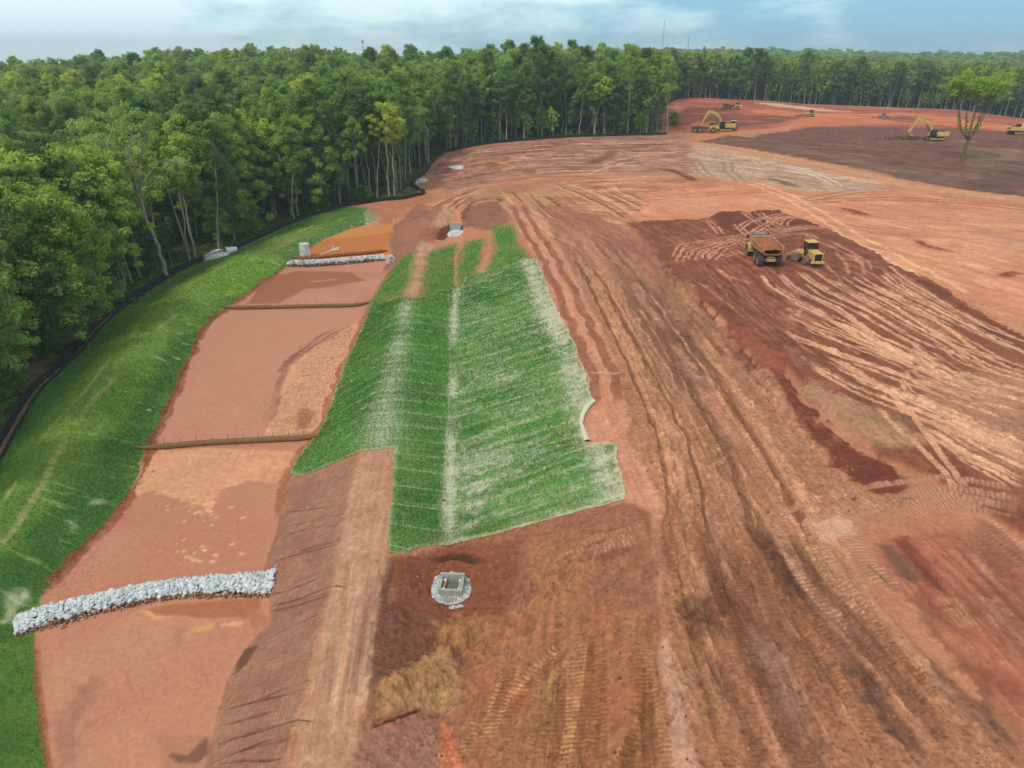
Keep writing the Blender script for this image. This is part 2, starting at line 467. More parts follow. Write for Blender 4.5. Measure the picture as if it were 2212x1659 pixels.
def region(pts, col, a=1.0, soft=0.5, en=0.6, es=None, col2=None, mix=NB, msc=1.2, dz=0.0, wet=None, grs=None, rough=None, P=None):
    P = w2(pts) if P is None else P
    pad = soft + en * 2
    b = blk(P[:, 0].min() - pad, P[:, 0].max() + pad, P[:, 1].min() - pad, P[:, 1].max() + pad)
    if b is None: return
    xs, ys = X[b], Y[b]
    sd = poly_sd(P, xs, ys) + en * (NB[b] * 0.7 + NM[b] * 0.5) + min(en, 1.2) * .35 * NS[b]
    m = sstep(-soft * .6, soft * .6, sd) * a
    c = np.asarray(col, np.float32)[None, None, :]
    if col2 is not None:
        k = np.clip(0.5 + mix[b] * msc, 0, 1)[..., None]
        c = c * (1 - k) + np.asarray(col2, np.float32) * k
    mm = m[..., None]
    ALB[b] = ALB[b] * (1 - mm) + c * mm
    if dz: DZ[b] += dz * m
    if rough: DZ[b] += rough * m * (NM[b] * 0.6 + NS[b] * 0.4)
    if wet is not None: WET[b] = WET[b] * (1 - m) + wet * m
    if grs is not None: GRS[b] = GRS[b] * (1 - m) + grs * m

def smooth_line(P, step):
    P = np.asarray(P, np.float64)
    if len(P) < 3:
        L = np.linalg.norm(P[1] - P[0]); n = max(2, int(L / step) + 1)
        return P[0] + (P[1] - P[0]) * np.linspace(0, 1, n)[:, None]
    Q = np.vstack([2 * P[0] - P[1], P, 2 * P[-1] - P[-2]])
    out = []
    for i in range(1, len(Q) - 2):
        p0, p1, p2, p3 = Q[i - 1:i + 3]
        n = max(1, int(np.linalg.norm(p2 - p1) / step))
        t = np.linspace(0, 1, n, endpoint=False)[:, None]
        out.append(0.5 * (2 * p1 + (p2 - p0) * t + (2 * p0 - 5 * p1 + 4 * p2 - p3) * t ** 2 + (3 * p1 - p0 - 3 * p2 + p3) * t ** 3))
    out.append(P[-1:])
    return np.vstack(out)

_D = np.full((NR, NC), 1e9, np.float32)
_T = np.zeros((NR, NC), np.float32)
def stroke(pts, wd, col=None, a=1.0, soft=0.4, dz=0.0, rim=0.0, cleat=0.0, per=0.25, ccol=None, off=0.0, wig=0.0, brk=0.0, seed=0, P=None, taper=True, wet=None, grs=None, jit=0.35, grit=.45):
    """a mark of width wd (m) along a line; cleat = depth of grouser marks across it"""
    P = w2(pts) if P is None else P
    step = max(0.6, wd * 0.8)
    P = smooth_line(P, step)
    if off or wig:
        t = np.gradient(P, axis=0); t /= np.linalg.norm(t, axis=1)[:, None] + 1e-9
        nrm = np.stack([-t[:, 1], t[:, 0]], 1)
        o = off + (wig * vn(np.arange(len(P)) * step / max(wig * 9, 1.0) + seed * 7.7, np.full(len(P), seed * 1.3), 5) if wig else 0)
        P = P + nrm * np.reshape(o, (-1, 1))
    pad = wd / 2 * 1.6 + soft * wd
    acc = 0.0
    bl = []
    for i in range(len(P) - 1):
        ax, ay = P[i]; bx, by = P[i + 1]
        ex, ey = bx - ax, by - ay
        L2 = ex * ex + ey * ey
        if L2 < 1e-9: continue
        b = blk(min(ax, bx) - pad, max(ax, bx) + pad, min(ay, by) - pad, max(ay, by) + pad)
        if b is not None:
            xs, ys = X[b] - ax, Y[b] - ay
            t = np.clip((xs * ex + ys * ey) / L2, 0, 1)
            d = np.sqrt((xs - t * ex) ** 2 + (ys - t * ey) ** 2).astype(np.float32)
            D = _D[b]; upd = d < D
            D[upd] = d[upd]
            _T[b][upd] = (acc + t * math.sqrt(L2))[upd]
            bl.append(b)
        acc += math.sqrt(L2)
    if not bl: return
    r0 = min(b[0].start for b in bl); r1 = max(b[0].stop for b in bl)
    c0 = min(b[1].start for b in bl); c1 = max(b[1].stop for b in bl)
    B = (slice(r0, r1), slice(c0, c1))
    idx = np.nonzero(_D[B] < pad)
    if len(idx[0]):
        d = _D[B][idx]; T = _T[B][idx]
        nm = NM[B][idx]; ns = NS[B][idx]
        soft_ = soft * .7; hw = wd / 2 * (1 + jit * nm + .35 * jit * ns)
        m = 1 - sstep(hw * (1 - soft_), hw * (1 + soft_), d)
        if taper:
            m = m * sstep(0, min(3 * wd, acc * .3), T + 0.01) * sstep(0, min(3 * wd, acc * .3), acc - T + 0.01)
        if brk:
            m = m * sstep(brk - 0.35, brk + 0.35, 0.5 + 0.8 * vn(T / 5 + seed * 3.1, d * 0 + seed, 8) + 0.35 * nm)
        am = np.clip(m * a * (1 + grit * ns), 0, 1)[:, None]
        if col is not None:
            c = np.broadcast_to(np.asarray(col, np.float32), (len(d), 3))
            if cleat and ccol is not None:
                k = (0.5 + 0.5 * np.sin(2 * math.pi * T / per + nm * 1.6))[:, None] * (.85 * np.clip(.75 + .8 * nm + .5 * ns, .1, 1))[:, None]
                c = c * (1 - k) + np.asarray(ccol, np.float32) * k
            cur = ALB[B][idx]
            ALB[B][idx] = cur * (1 - am) + c * am
        if dz: DZ[B][idx] += dz * m
        if rim: DZ[B][idx] += rim * np.exp(-((d - hw * 1.15) / (0.25 * wd)) ** 2) * (0.6 + 0.8 * ns)
        if cleat: DZ[B][idx] += cleat * m * np.sin(2 * math.pi * T / per + nm * 1.2)
        if wet is not None: WET[B][idx] = WET[B][idx] * (1 - m) + wet * m
        if grs is not None: GRS[B][idx] = GRS[B][idx] * (1 - m) + grs * m
    for b in bl: _D[b] = 1e9

def fan(A, Bp, n, wd, cols, a=(0.3, 0.7), tr=(0, 1), length=(0.3, 1.0), seed=1, **kw):
    """n marks spread between two guide lines"""
    rs = np.random.default_rng(seed)
    PA, PB = w2(A), w2(Bp)
    def res(P, m=14):
        s = np.concatenate([[0], np.cumsum(np.linalg.norm(np.diff(P, axis=0), axis=1))]); s /= s[-1]
        q = np.linspace(0, 1, m)
        return np.stack([np.interp(q, s, P[:, 0]), np.interp(q, s, P[:, 1])], 1)
    PA, PB = res(PA), res(PB)
    for i in range(n):
        t0 = rs.uniform(*tr); t1 = np.clip(t0 + rs.normal(0, 0.05), tr[0] - .02, tr[1] + .02)
        tt = np.linspace(t0, t1, 14)[:, None]
        P = PA * (1 - tt) + PB * tt
        ln = rs.uniform(*length); s0 = rs.uniform(0, 1 - ln) if ln < 1 else 0
        i0 = int(s0 * 13); i1 = min(13, max(i0 + 3, int((s0 + ln) * 13)))
        c = cols[rs.integers(len(cols))]
        stroke(None, wd * rs.uniform(0.6, 1.5), c, a=rs.uniform(*a), P=P[i0:i1 + 1], seed=int(rs.integers(999)), wig=0.25, **kw)

def heap(px, py, rx, ry, ang, h, rough=0.5, P=None):
    p = W(px, py) if P is None else P
    R = max(rx, ry) * 2.2
    b = blk(p[0] - R, p[0] + R, p[1] - R, p[1] + R)
    if b is None: return
    xs, ys = X[b] - p[0], Y[b] - p[1]
    ca, sa = math.cos(ang), math.sin(ang)
    u = (xs * ca + ys * sa) / rx; v = (-xs * sa + ys * ca) / ry
    r2 = u * u + v * v
    DZ[b] += h * np.exp(-r2 * 1.4) * (1 + rough * (NM[b] * 0.7 + NS[b] * 0.35))

# ---- base soil and woodland floor
k = np.clip(0.5 + NB * 0.8 + NF * 0.5, 0, 1)[..., None]
ALB[:] = C(186, 122, 92) * (1 - k) + C(206, 142, 110) * k
FENCE_W = [at_z(*p) for p in FENCE]
FENCE2_W = [at_z(*p) for p in FENCE2]
EDGE_W = [(at_d(*p[1:4]) if p[0] == 'd' else at_z(*p)) for p in FAR_EDGE]
SITE = np.array([(p[0], p[1]) for p in FENCE_W + FENCE2_W + EDGE_W] + [(700, 150), (300, 0), (0, -30), (-60, -30), (-70, 0)], np.float64)
SITE_SD = poly_sd(SITE, X, Y).astype(np.float32)
m = sstep(0.6, -0.6, SITE_SD + NM * 0.5)[..., None]
kk = np.clip(0.5 + NB * 0.9, 0, 1)[..., None]
k3 = np.clip(-0.1 + NM * 1.2 + NF * 0.8, 0, 1)[..., None]
fl = C(72, 62, 44) * (1 - kk) + C(48, 66, 30) * kk
fl = fl * (1 - k3) + C(74, 110, 38) * k3
far_leaf = sstep(-25, -60, SITE_SD)[..., None]
fl = fl * (1 - far_leaf) + C(40, 62, 28) * far_leaf
ALB[:] = ALB * (1 - m) + fl * m
# bare strips just behind the silt fence
stroke([(20, 900), (110, 800), (200, 690)], 3.0, C(120, 105, 82), a=0.7, off=2.0, wig=0.8)
stroke([(0, 900), (60, 820)], 4.0, C(122, 108, 84), a=0.7, off=3.0, wig=0.8)
stroke([(330, 622), (420, 570), (520, 530)], 2.0, C(110, 92, 66), a=0.6, off=1.5, wig=0.6, brk=.4)

_fw = np.array([(p[0], p[1]) for p in FENCE_W[:11]]); _tt = np.gradient(_fw, axis=0); _tt /= np.linalg.norm(_tt, axis=1)[:, None]
stroke(None, 1.3, C(150, 128, 104), a=.95, P=_fw + np.stack([_tt[:, 1], -_tt[:, 0]], 1) * .5, soft=.4)

# ---- far mound and brush land
def z3(pts): return [(1408.5 + x * .3634, 93.9 + y * .3634) for x, y in pts]
def z6(pts): return [(1461 + x * .3396, 526 + y * .3396) for x, y in pts]
def z2(pts): return [(732.4 + x * .3396, y * .3396) for x, y in pts]
def z7(pts): return [(x / 2.91, 1089.2 + y / 2.91) for x, y in pts]
def z8(pts): return [(732.4 + x / 2.91, 1089.2 + y / 2.91) for x, y in pts]
def z9(pts): return [(1461 + x / 2.91, 1089.2 + y / 2.91) for x, y in pts]
region(z3([(40, 540), (50, 400), (150, 330), (250, 308), (420, 303), (600, 333), (900, 353), (1400, 388), (1800, 393), (2212, 450), (2300, 470), (2300, 560), (1000, 500), (400, 520)]), C(168, 88, 66), soft=3, en=3, col2=C(185, 106, 80))
region(z3([(40, 540), (60, 400), (160, 340), (230, 440), (130, 500)]), C(178, 122, 100), soft=2, en=2, a=.8)
region(z3([(150, 412), (220, 382), (430, 388), (560, 424), (900, 434), (760, 470), (500, 500), (300, 475), (110, 500), (90, 470)]), C(118, 62, 50), soft=2, en=3, col2=C(136, 72, 56), a=.95)
region(z3([(500, 402), (700, 396), (900, 410), (1200, 420), (1500, 410), (1800, 440), (2300, 505), (2300, 540), (1700, 484), (1300, 482), (950, 492), (800, 472), (900, 442), (650, 418)]), C(214, 128, 88), soft=2.5, en=3, col2=C(200, 112, 76))
region(z3([(590, 350), (750, 350), (1000, 386), (1190, 406), (1050, 406), (850, 386), (700, 370)]), C(222, 186, 156), soft=2, en=2)
region(z3([(1250, 440), (1500, 430), (1700, 455), (1500, 470)]), C(130, 66, 50), soft=2, en=3, a=.8)
region(z3([(850, 428), (920, 420), (930, 436), (850, 438)]), C(120, 62, 46), soft=1, en=1)
fan(z3([(200, 340), (600, 345), (1200, 400), (2212, 470)]), z3([(200, 500), (700, 480), (1300, 480), (2212, 530)]), 46, 2.2, [C(205, 125, 90), C(150, 78, 58), C(218, 150, 112), C(132, 70, 54)], a=(.25, .6), length=(.08, .35), seed=3)
BR = z3([(280, 586), (450, 545), (600, 556), (800, 520), (1000, 494), (1400, 492), (1800, 504), (2300, 545), (2300, 935), (1900, 872), (1500, 805), (1200, 735), (900, 685), (600, 625), (400, 602)])
region(BR, C(132, 88, 72), soft=2, en=3, col2=C(104, 66, 54), mix=NM, msc=1.2, rough=.12)
for i in range(60):
    r_ = np.random.default_rng(900 + i)
    x0 = r_.uniform(600, 2150); y0 = r_.uniform(560, 860)
    if y0 > 600 + (x0 - 400) * 0.155 + 60: continue
    c_ = [C(160, 130, 110), C(138, 92, 76), C(150, 122, 96), C(92, 62, 52), C(130, 112, 84)][i % 5]
    stroke(z3([(x0 - r_.uniform(60, 220), y0 + r_.normal(0, 6)), (x0, y0), (x0 + r_.uniform(60, 260), y0 + r_.uniform(0, 30))]), r_.uniform(1.0, 3.2), c_, a=r_.uniform(.3, .65), wig=.8, seed=i, soft=.8)
region(z3([(640, 600), (900, 650), (1200, 700), (1500, 780), (1900, 850), (2212, 900), (2212, 800), (1800, 760), (1400, 720), (1100, 660), (800, 600)]), C(140, 116, 98), soft=3, en=4, a=.6, col2=C(118, 92, 76), mix=NM)
region(z3([(1800, 620), (2100, 630), (2212, 660), (2212, 700), (1900, 690)]), C(140, 118, 84), soft=3, en=4, a=.55)
region(z3([(560, 530), (640, 525), (640, 545), (560, 552)]), C(140, 130, 78), soft=2, en=2, a=.6)
region(z3([(1850, 800), (2212, 770), (2212, 900), (1900, 860)]), C(96, 66, 56), soft=3, en=4, a=.6)
# pale zone and haul road
region(z3([(-100, 640), (0, 620), (300, 600), (600, 655), (900, 705), (1200, 765), (1450, 832), (1400, 862), (1100, 885), (900, 872), (600, 815), (300, 800), (100, 765), (-100, 770)]), C(206, 178, 156), soft=7, en=6, col2=C(172, 136, 114), mix=NM, a=.85)
fan(z3([(0, 625), (400, 625), (900, 712), (1400, 835)]), z3([(0, 760), (400, 800), (900, 870), (1400, 870)]), 46, 1.2, [C(214, 190, 168), C(160, 122, 100), C(205, 170, 145), C(150, 128, 104)], a=(.3, .7), length=(.08, .35), seed=5)
stroke(z3([(620, 790), (750, 815), (880, 860)]), 2.4, C(108, 82, 64), a=.8, wig=.6, dz=-.15)
stroke(z3([(100, 755), (180, 780), (270, 825)]), 2.2, C(120, 72, 56), a=.9, wig=.5, dz=-.2)
stroke(z3([(-60, 560), (100, 585), (250, 592), (400, 610), (700, 668), (1000, 730), (1300, 800), (1500, 842), (1800, 885), (2300, 940)]), 5.5, C(206, 148, 108), a=.95, soft=.35, taper=False)
stroke(z3([(250, 600), (400, 620), (700, 680), (1000, 745), (1300, 815)]), 1.0, C(176, 112, 82), a=.6, off=1.5)
stroke(z3([(-100, 590), (200, 575), (400, 540), (650, 520), (800, 500), (900, 470)]), 4.5, C(204, 128, 92), a=.9, soft=.4, wig=.5)

for q in [[(100, 640), (350, 690), (560, 680), (640, 720)], [(420, 700), (440, 760), (520, 830)], [(230, 700), (260, 740), (330, 800)], [(0, 660), (200, 650), (420, 690), (700, 700)], [(50, 700), (300, 730), (700, 770), (1000, 850)], [(700, 720), (900, 760), (1100, 850)]]:
    for o in (0, 1.9):
        stroke(z3(q), .6, [C(146, 112, 92), C(226, 200, 178)][int(q[0][0]) // 100 % 2], a=.75, off=o, wig=.4, soft=.5)

# ---- middle ground beside the wood
region(z2([(560, 1090), (640, 1010), (760, 960), (960, 925), (1300, 890), (1700, 868), (2100, 850), (2250, 860), (2250, 1110), (1700, 1100), (1200, 1120), (900, 1160), (700, 1230)]), C(158, 108, 90), soft=2, en=3, col2=C(180, 132, 110), mix=NM)
fan(z2([(700, 985), (1000, 940), (1500, 900), (2250, 880)]), z2([(650, 1180), (1000, 1120), (1500, 1090), (2250, 1080)]), 70, 1.3, [C(132, 76, 60), C(210, 172, 150), C(190, 130, 100), C(116, 66, 52), C(206, 160, 134)], a=(.5, .9), length=(.06, .3), seed=8)
for q, wd, c in [([(900, 995), (1100, 975), (1400, 950)], 1.6, (120, 62, 48)), ([(1550, 1060), (1650, 1020), (1760, 960)], 3.0, (126, 78, 62)), ([(2000, 1085), (2100, 1080), (2230, 1130)], 1.8, (118, 70, 56)), ([(780, 1060), (930, 1050), (1150, 1000)], 3, (142, 74, 54)), ([(820, 1120), (950, 1100)], 1.2, (140, 78, 58)), ([(1250, 1130), (1450, 1125), (1730, 1140)], 1.0, (150, 92, 70)), ([(1640, 1060), (1900, 990), (2212, 960)], 1.2, (210, 170, 146)), ([(1560, 1120), (1800, 1040), (2212, 1000)], 1.0, (208, 160, 130)), ([(700, 1240), (850, 1190), (1000, 1170)], 1.2, (206, 160, 130)), ([(900, 1010), (1000, 1030), (1100, 1060)], 2.0, (205, 140, 84))]:
    stroke(z2(q), wd, C(*c), a=.85, wig=.5, soft=.6)
heap(*z2([(1120, 1005)])[0], 3.0, 2.0, 0, 1.0); heap(*z2([(930, 1055)])[0], 2.5, 1.5, 0, .8)
heap(*z2([(1740, 975)])[0], 4, 2, .5, 1.0)
# fans of track lines running down to the neck
region(z2([(300, 1390), (560, 1290), (800, 1230), (1050, 1180), (1500, 1150), (1750, 1290), (1900, 1420), (1250, 1400), (1000, 1260), (820, 1300), (640, 1400), (500, 1500)]), C(196, 144, 104), soft=1.5, en=1.5, col2=C(176, 118, 86))
fan(z2([(360, 1470), (600, 1300), (800, 1210), (950, 1160)]), z2([(560, 1620), (640, 1420), (780, 1290), (1060, 1200)]), 26, .8, [C(216, 160, 122), C(160, 102, 74), C(206, 160, 108), C(150, 90, 66)], a=(.6, .95), length=(.3, .9), seed=12, dz=-.06)
fan(z2([(1010, 1200), (1100, 1330), (1200, 1480), (1330, 1659)]), z2([(1250, 1240), (1450, 1380), (1640, 1520), (1800, 1659)]), 26, .7, [C(214, 158, 126), C(150, 92, 70), C(196, 150, 110), C(140, 82, 62)], a=(.55, .95), length=(.3, .9), seed=13, dz=-.07)
stroke(z2([(1290, 1240), (1420, 1310), (1560, 1400), (1680, 1480), (1750, 1530)]), 1.0, C(122, 72, 56), a=.9, wig=.3, dz=-.15, rim=.12)
stroke(z2([(780, 1310), (850, 1270), (1010, 1250), (1060, 1280)]), 1.6, C(150, 112, 80), a=.8, wig=.3)
region(z2([(800, 1310), (900, 1290), (1030, 1280), (1100, 1400), (980, 1470), (800, 1440)]), C(156, 104, 86), soft=.8, en=1, col2=C(140, 92, 74), mix=NM)
fan(z2([(1500, 1170), (1900, 1130), (2300, 1120)]), z2([(1600, 1320), (1900, 1360), (2300, 1400)]), 30, 1.0, [C(224, 176, 142), C(180, 112, 84), C(214, 160, 124), C(156, 90, 68)], a=(.45, .85), length=(.2, .7), seed=14)
fan(z2([(1300, 1250), (1700, 1240), (2300, 1230)]), z2([(1500, 1380), (1800, 1440), (2300, 1480)]), 34, .6, [C(226, 176, 142), C(166, 100, 76)], a=(.4, .8), length=(.2, .8), seed=15)
fan(z2([(1350, 1180), (1650, 1300), (1850, 1420)]), z2([(1700, 1160), (1950, 1280), (2200, 1390)]), 26, .6, [C(150, 88, 66), C(224, 170, 136)], a=(.4, .8), length=(.3, .9), seed=16)
fan(z2([(1060, 1290), (1150, 1450), (1300, 1659)]), z2([(1330, 1400), (1450, 1540), (1560, 1659)]), 30, .45, [C(140, 84, 64), C(214, 160, 130)], a=(.4, .8), length=(.2, .6), seed=17)
for q, wd in [([(1500, 1540), (1600, 1550), (1700, 1560)], 1.0), ([(1440, 1520), (1580, 1500), (1700, 1510)], .8), ([(1850, 1500), (1900, 1580), (2000, 1640)], .8), ([(800, 1420), (790, 1370), (830, 1300), (900, 1270), (1010, 1262), (1060, 1290)], 1.0)]:
    stroke(z2(q), wd, C(112, 68, 52), a=.85, wig=.3, dz=-.1, soft=.6, jit=.9)

# ---- plain to the east
region(z3([(-100, 1040), (0, 880), (600, 830), (1000, 900), (1500, 880), (2400, 1000), (2400, 1800), (2100, 1654), (1600, 1400), (1250, 1230), (1000, 1110), (700, 1000), (400, 1000), (250, 1060)]), C(222, 156, 118), soft=2, en=2.5, col2=C(208, 136, 100), mix=NB, a=.9)
fan(z3([(500, 840), (1100, 920), (2212, 950)]), z3([(1100, 1130), (1600, 1200), (2400, 1250)]), 60, 1.0, [C(234, 176, 136), C(190, 118, 88), C(172, 104, 80), C(226, 160, 120)], a=(.25, .6), length=(.1, .4), seed=21)
fan(z3([(1300, 1250), (1700, 1450), (2300, 1750)]), z3([(1300, 1080), (1800, 1180), (2400, 1350)]), 50, 1.1, [C(238, 180, 140), C(200, 130, 98), C(230, 166, 126), C(188, 122, 94)], a=(.25, .55), length=(.1, .5), seed=22)
for o in (0, 2.4):
    stroke(z3([(940, 950), (1200, 935), (1500, 930), (1800, 946), (2300, 998)]), .8, C(160, 92, 70), a=.85, off=o, wig=.3)
    stroke(z3([(-50, 935), (300, 905), (700, 885), (1000, 945), (1150, 935)]), .7, C(168, 98, 74), a=.6, off=o, wig=.3)
    stroke(z3([(560, 830), (750, 900), (900, 980), (1050, 1080), (1200, 1170), (1500, 1335), (1800, 1500)]), .8, C(240, 190, 152), a=.6, off=o, wig=.3)
    stroke(z3([(950, 940), (1200, 890), (1500, 870)]), .7, C(152, 88, 66), a=.7, off=o, wig=.3)
for q in [[(1080, 975), (1200, 1000), (1300, 1030)], [(1540, 1160), (1640, 1210), (1830, 1250)], [(1170, 1010), (1290, 1025)], [(2080, 1400), (2150, 1370), (2212, 1360)], [(1140, 985), (1260, 1020)]]:
    stroke(z3(q), 1.6, C(132, 74, 56), a=.9, wig=.4, soft=.7, dz=.1)
region(z3([(1400, 980), (2400, 990), (2400, 1080), (1500, 1070)]), C(196, 134, 108), soft=3, en=4, a=.55)
region(z3([(1850, 1080), (2400, 1100), (2400, 1240), (2000, 1230)]), C(196, 140, 116), soft=3, en=4, a=.5)

# ---- red loam lift being spread
FILL = z3([(-130, 1080), (0, 1060), (250, 1055), (345, 1040), (420, 1000), (560, 1008), (750, 1000), (900, 1060), (1040, 1110), (1280, 1225), (1400, 1318), (1600, 1390), (1800, 1515), (2000, 1640), (2400, 1860)]) + [(2300, 800), (2500, 1000), (2400, 1300), (2212, 1160), (2060, 1060), (1960, 1010), (1900, 990), (1830, 900), (1750, 870), (1700, 800), (1640, 770), (1560, 690), (1500, 640), (1440, 585), (1408, 548), (1372, 500)]
region(FILL, C(128, 72, 53), soft=.4, en=.8, col2=C(142, 82, 61), mix=NM, msc=.9, dz=.35, rough=.10)
region(z3([(345, 1040), (420, 1000), (560, 1008), (750, 1000), (980, 1090), (760, 1100), (520, 1150), (430, 1120)]), C(112, 56, 43), soft=.4, en=.6, a=.95, rough=.06)
# its compacted southern part is paler
region(z6([(620, 860), (900, 720), (1200, 700), (1500, 640), (1900, 600), (2400, 640), (2400, 1700), (1900, 1659), (1600, 1400), (1300, 1330), (1000, 1150), (760, 930)]), C(190, 132, 104), soft=5, en=3, col2=C(170, 112, 88), mix=NM, a=.15)
region(z6([(1600, 930), (1950, 860), (2400, 850), (2400, 1500), (1900, 1300), (1600, 1080)]), C(216, 164, 134), soft=6, en=3, a=.6, col2=C(200, 146, 118), mix=NM)
region(z6([(660, 900), (900, 890), (1000, 960), (1200, 1080), (1450, 1180), (1560, 1290), (1300, 1330), (1050, 1150), (850, 1000)]), C(186, 140, 108), soft=1.2, en=1, col2=C(176, 128, 100), mix=NM)
region(z6([(1180, 1120), (1400, 1080), (1600, 1180), (1500, 1200)]), C(150, 112, 84), soft=1.2, en=1, a=.6)
# fine tracks in the dark part
fan(z6([(100, 260), (300, 420), (560, 640), (700, 800)]), z6([(300, 150), (700, 400), (1100, 700), (1500, 900)]), 60, .35, [C(160, 100, 78), C(112, 62, 48), C(176, 118, 92)], a=(.3, .7), length=(.15, .6), seed=31, dz=-.03)
fan(z6([(560, 120), (900, 300), (1500, 600), (2100, 900)]), z6([(1000, 60), (1400, 150), (1900, 460), (2500, 760)]), 50, .4, [C(162, 102, 80), C(112, 62, 48), C(184, 124, 96)], a=(.3, .7), length=(.15, .6), seed=32, dz=-.03)
fan(z3([(-100, 1090), (100, 1180), (300, 1350), (500, 1654)]), z3([(250, 1060), (420, 1160), (800, 1400), (1100, 1654)]), 50, .35, [C(164, 100, 78), C(110, 60, 46), C(184, 120, 94)], a=(.3, .7), length=(.15, .5), seed=33, dz=-.03)
LT, LTC = C(224, 172, 138), C(196, 138, 108)
TR = [[(530, 210), (600, 290), (700, 350), (800, 400), (880, 440), (1000, 520), (1150, 620), (1300, 690), (1450, 760), (1600, 850), (1750, 920), (2000, 1000)],
      [(660, 200), (740, 280), (900, 370), (1050, 440), (1150, 520), (1280, 610), (1450, 680), (1700, 780)],
      [(760, 190), (850, 260), (950, 320), (1080, 380), (1200, 440), (1350, 530), (1500, 620), (1700, 700), (2000, 800)],
      [(1080, 320), (1200, 390), (1350, 450), (1500, 540), (1700, 640), (1900, 780), (2100, 880)],
      [(1120, 270), (1250, 340), (1400, 430), (1550, 530), (1700, 630), (1850, 720), (2000, 800), (2300, 900)],
      [(1240, 280), (1400, 370), (1550, 460), (1700, 550), (1850, 660), (2050, 780), (2300, 870)],
      [(1280, 240), (1450, 340), (1650, 440), (1850, 540), (2050, 640), (2300, 760)],
      [(1350, 150), (1450, 240), (1600, 330), (1750, 420), (1950, 540), (2300, 680)],
      [(680, 560), (760, 610), (900, 660), (1050, 720), (1250, 790), (1450, 860), (1650, 930), (1850, 1010), (2212, 1100)],
      [(800, 530), (900, 580), (1050, 650), (1200, 690), (1400, 770), (1600, 850), (1800, 900), (2100, 1010)],
      [(840, 510), (960, 560), (1100, 620), (1300, 710), (1500, 800)],
      [(850, 800), (950, 870), (1100, 950), (1250, 1020), (1450, 1100), (1650, 1180), (1900, 1290), (2212, 1400)],
      [(930, 720), (1050, 790), (1200, 880), (1320, 960), (1420, 1030), (1500, 1120), (1700, 1400), (1850, 1600)],
      [(1360, 1000), (1450, 1100), (1600, 1150), (1850, 1250), (2100, 1330), (2300, 1400)],
      [(1480, 640), (1650, 780), (1850, 860), (2030, 910), (2300, 1000)],
      [(1250, 1040), (1400, 1200), (1550, 1330), (1700, 1480), (1800, 1659)],
      [(1000, 740), (1150, 830), (1300, 930), (1500, 1000), (1700, 1080)],
      [(1000, 520), (1120, 560), (1300, 680), (1500, 760), (1700, 880)]]
for i, q in enumerate(TR):
    stroke(z6(q), .5, LT, a=.95, cleat=.03, per=.35, ccol=LTC, wig=.06, seed=i, soft=.3, dz=-.05, rim=.03, jit=.18, grit=.12)
    if i in (0, 2, 4, 6, 8, 9, 11, 14):
        stroke(z6(q), .34, LT, a=.8, cleat=.03, per=.35, ccol=LTC, wig=.06, seed=i * 3, soft=.3, dz=-.04, rim=.02, off=2.3, jit=.18, grit=.12)
def between(A, Bq, n, seed, wd=.32, a=(.55, .9), tr=(.05, .95), ln=(.4, .9)):
    r_ = np.random.default_rng(seed)
    PA, PB = smooth_line(w2(A), 3.0), smooth_line(w2(Bq), 3.0)
    def res(P, m=22):
        s_ = np.concatenate([[0], np.cumsum(np.linalg.norm(np.diff(P, axis=0), axis=1))]); s_ /= s_[-1]; q_ = np.linspace(0, 1, m)
        return np.stack([np.interp(q_, s_, P[:, 0]), np.interp(q_, s_, P[:, 1])], 1)
    PA, PB = res(PA), res(PB)
    for i in range(n):
        t0 = r_.uniform(*tr); t1 = np.clip(t0 + r_.normal(0, .12), 0, 1); tt = np.linspace(t0, t1, 22)[:, None]
        l_ = r_.uniform(*ln); s0 = r_.uniform(0, 1 - l_); i0 = int(s0 * 21); i1 = min(21, int((s0 + l_) * 21) + 1)
        stroke(None, wd * r_.uniform(.7, 1.4), LT if r_.random() < .75 else C(206, 150, 120), a=r_.uniform(*a), P=(PA * (1 - tt) + PB * tt)[i0:i1 + 1], soft=.3, dz=-.04, rim=.02, jit=.2, seed=i + seed, wig=.05, grit=.15)
between(z6(TR[0]), z6(TR[3] if len(TR[3]) else TR[2]), 6, 201)
between(z6(TR[2]), z6(TR[6]), 7, 202)
between(z6(TR[6]), z6(TR[7]), 4, 203)
between(z6(TR[8]), z6(TR[1]), 8, 204)
between(z6(TR[11]), z6(TR[8]), 13, 205)
between(z6(TR[13]), z6(TR[14]), 22, 206)
between(z6([(1500, 1200), (1800, 1420), (2250, 1659)]), z6([(1650, 1080), (1950, 1220), (2300, 1380)]), 22, 207)
for q in [[(1000, 60), (1080, 150), (1090, 220)], [(1100, 60), (1180, 150), (1190, 220)], [(240, 160), (320, 220), (440, 260)], [(920, 130), (1000, 200), (1060, 260)], [(770, 490), (780, 450), (820, 430)], [(770, 735), (830, 770)], [(690, 430), (720, 450)], [(980, 0), (1200, 120), (1240, 190)], [(900, 0), (1100, 90), (1220, 180)]]:
    stroke(z6(q), .5, C(200, 140, 112), a=.7, wig=.1, soft=.5)
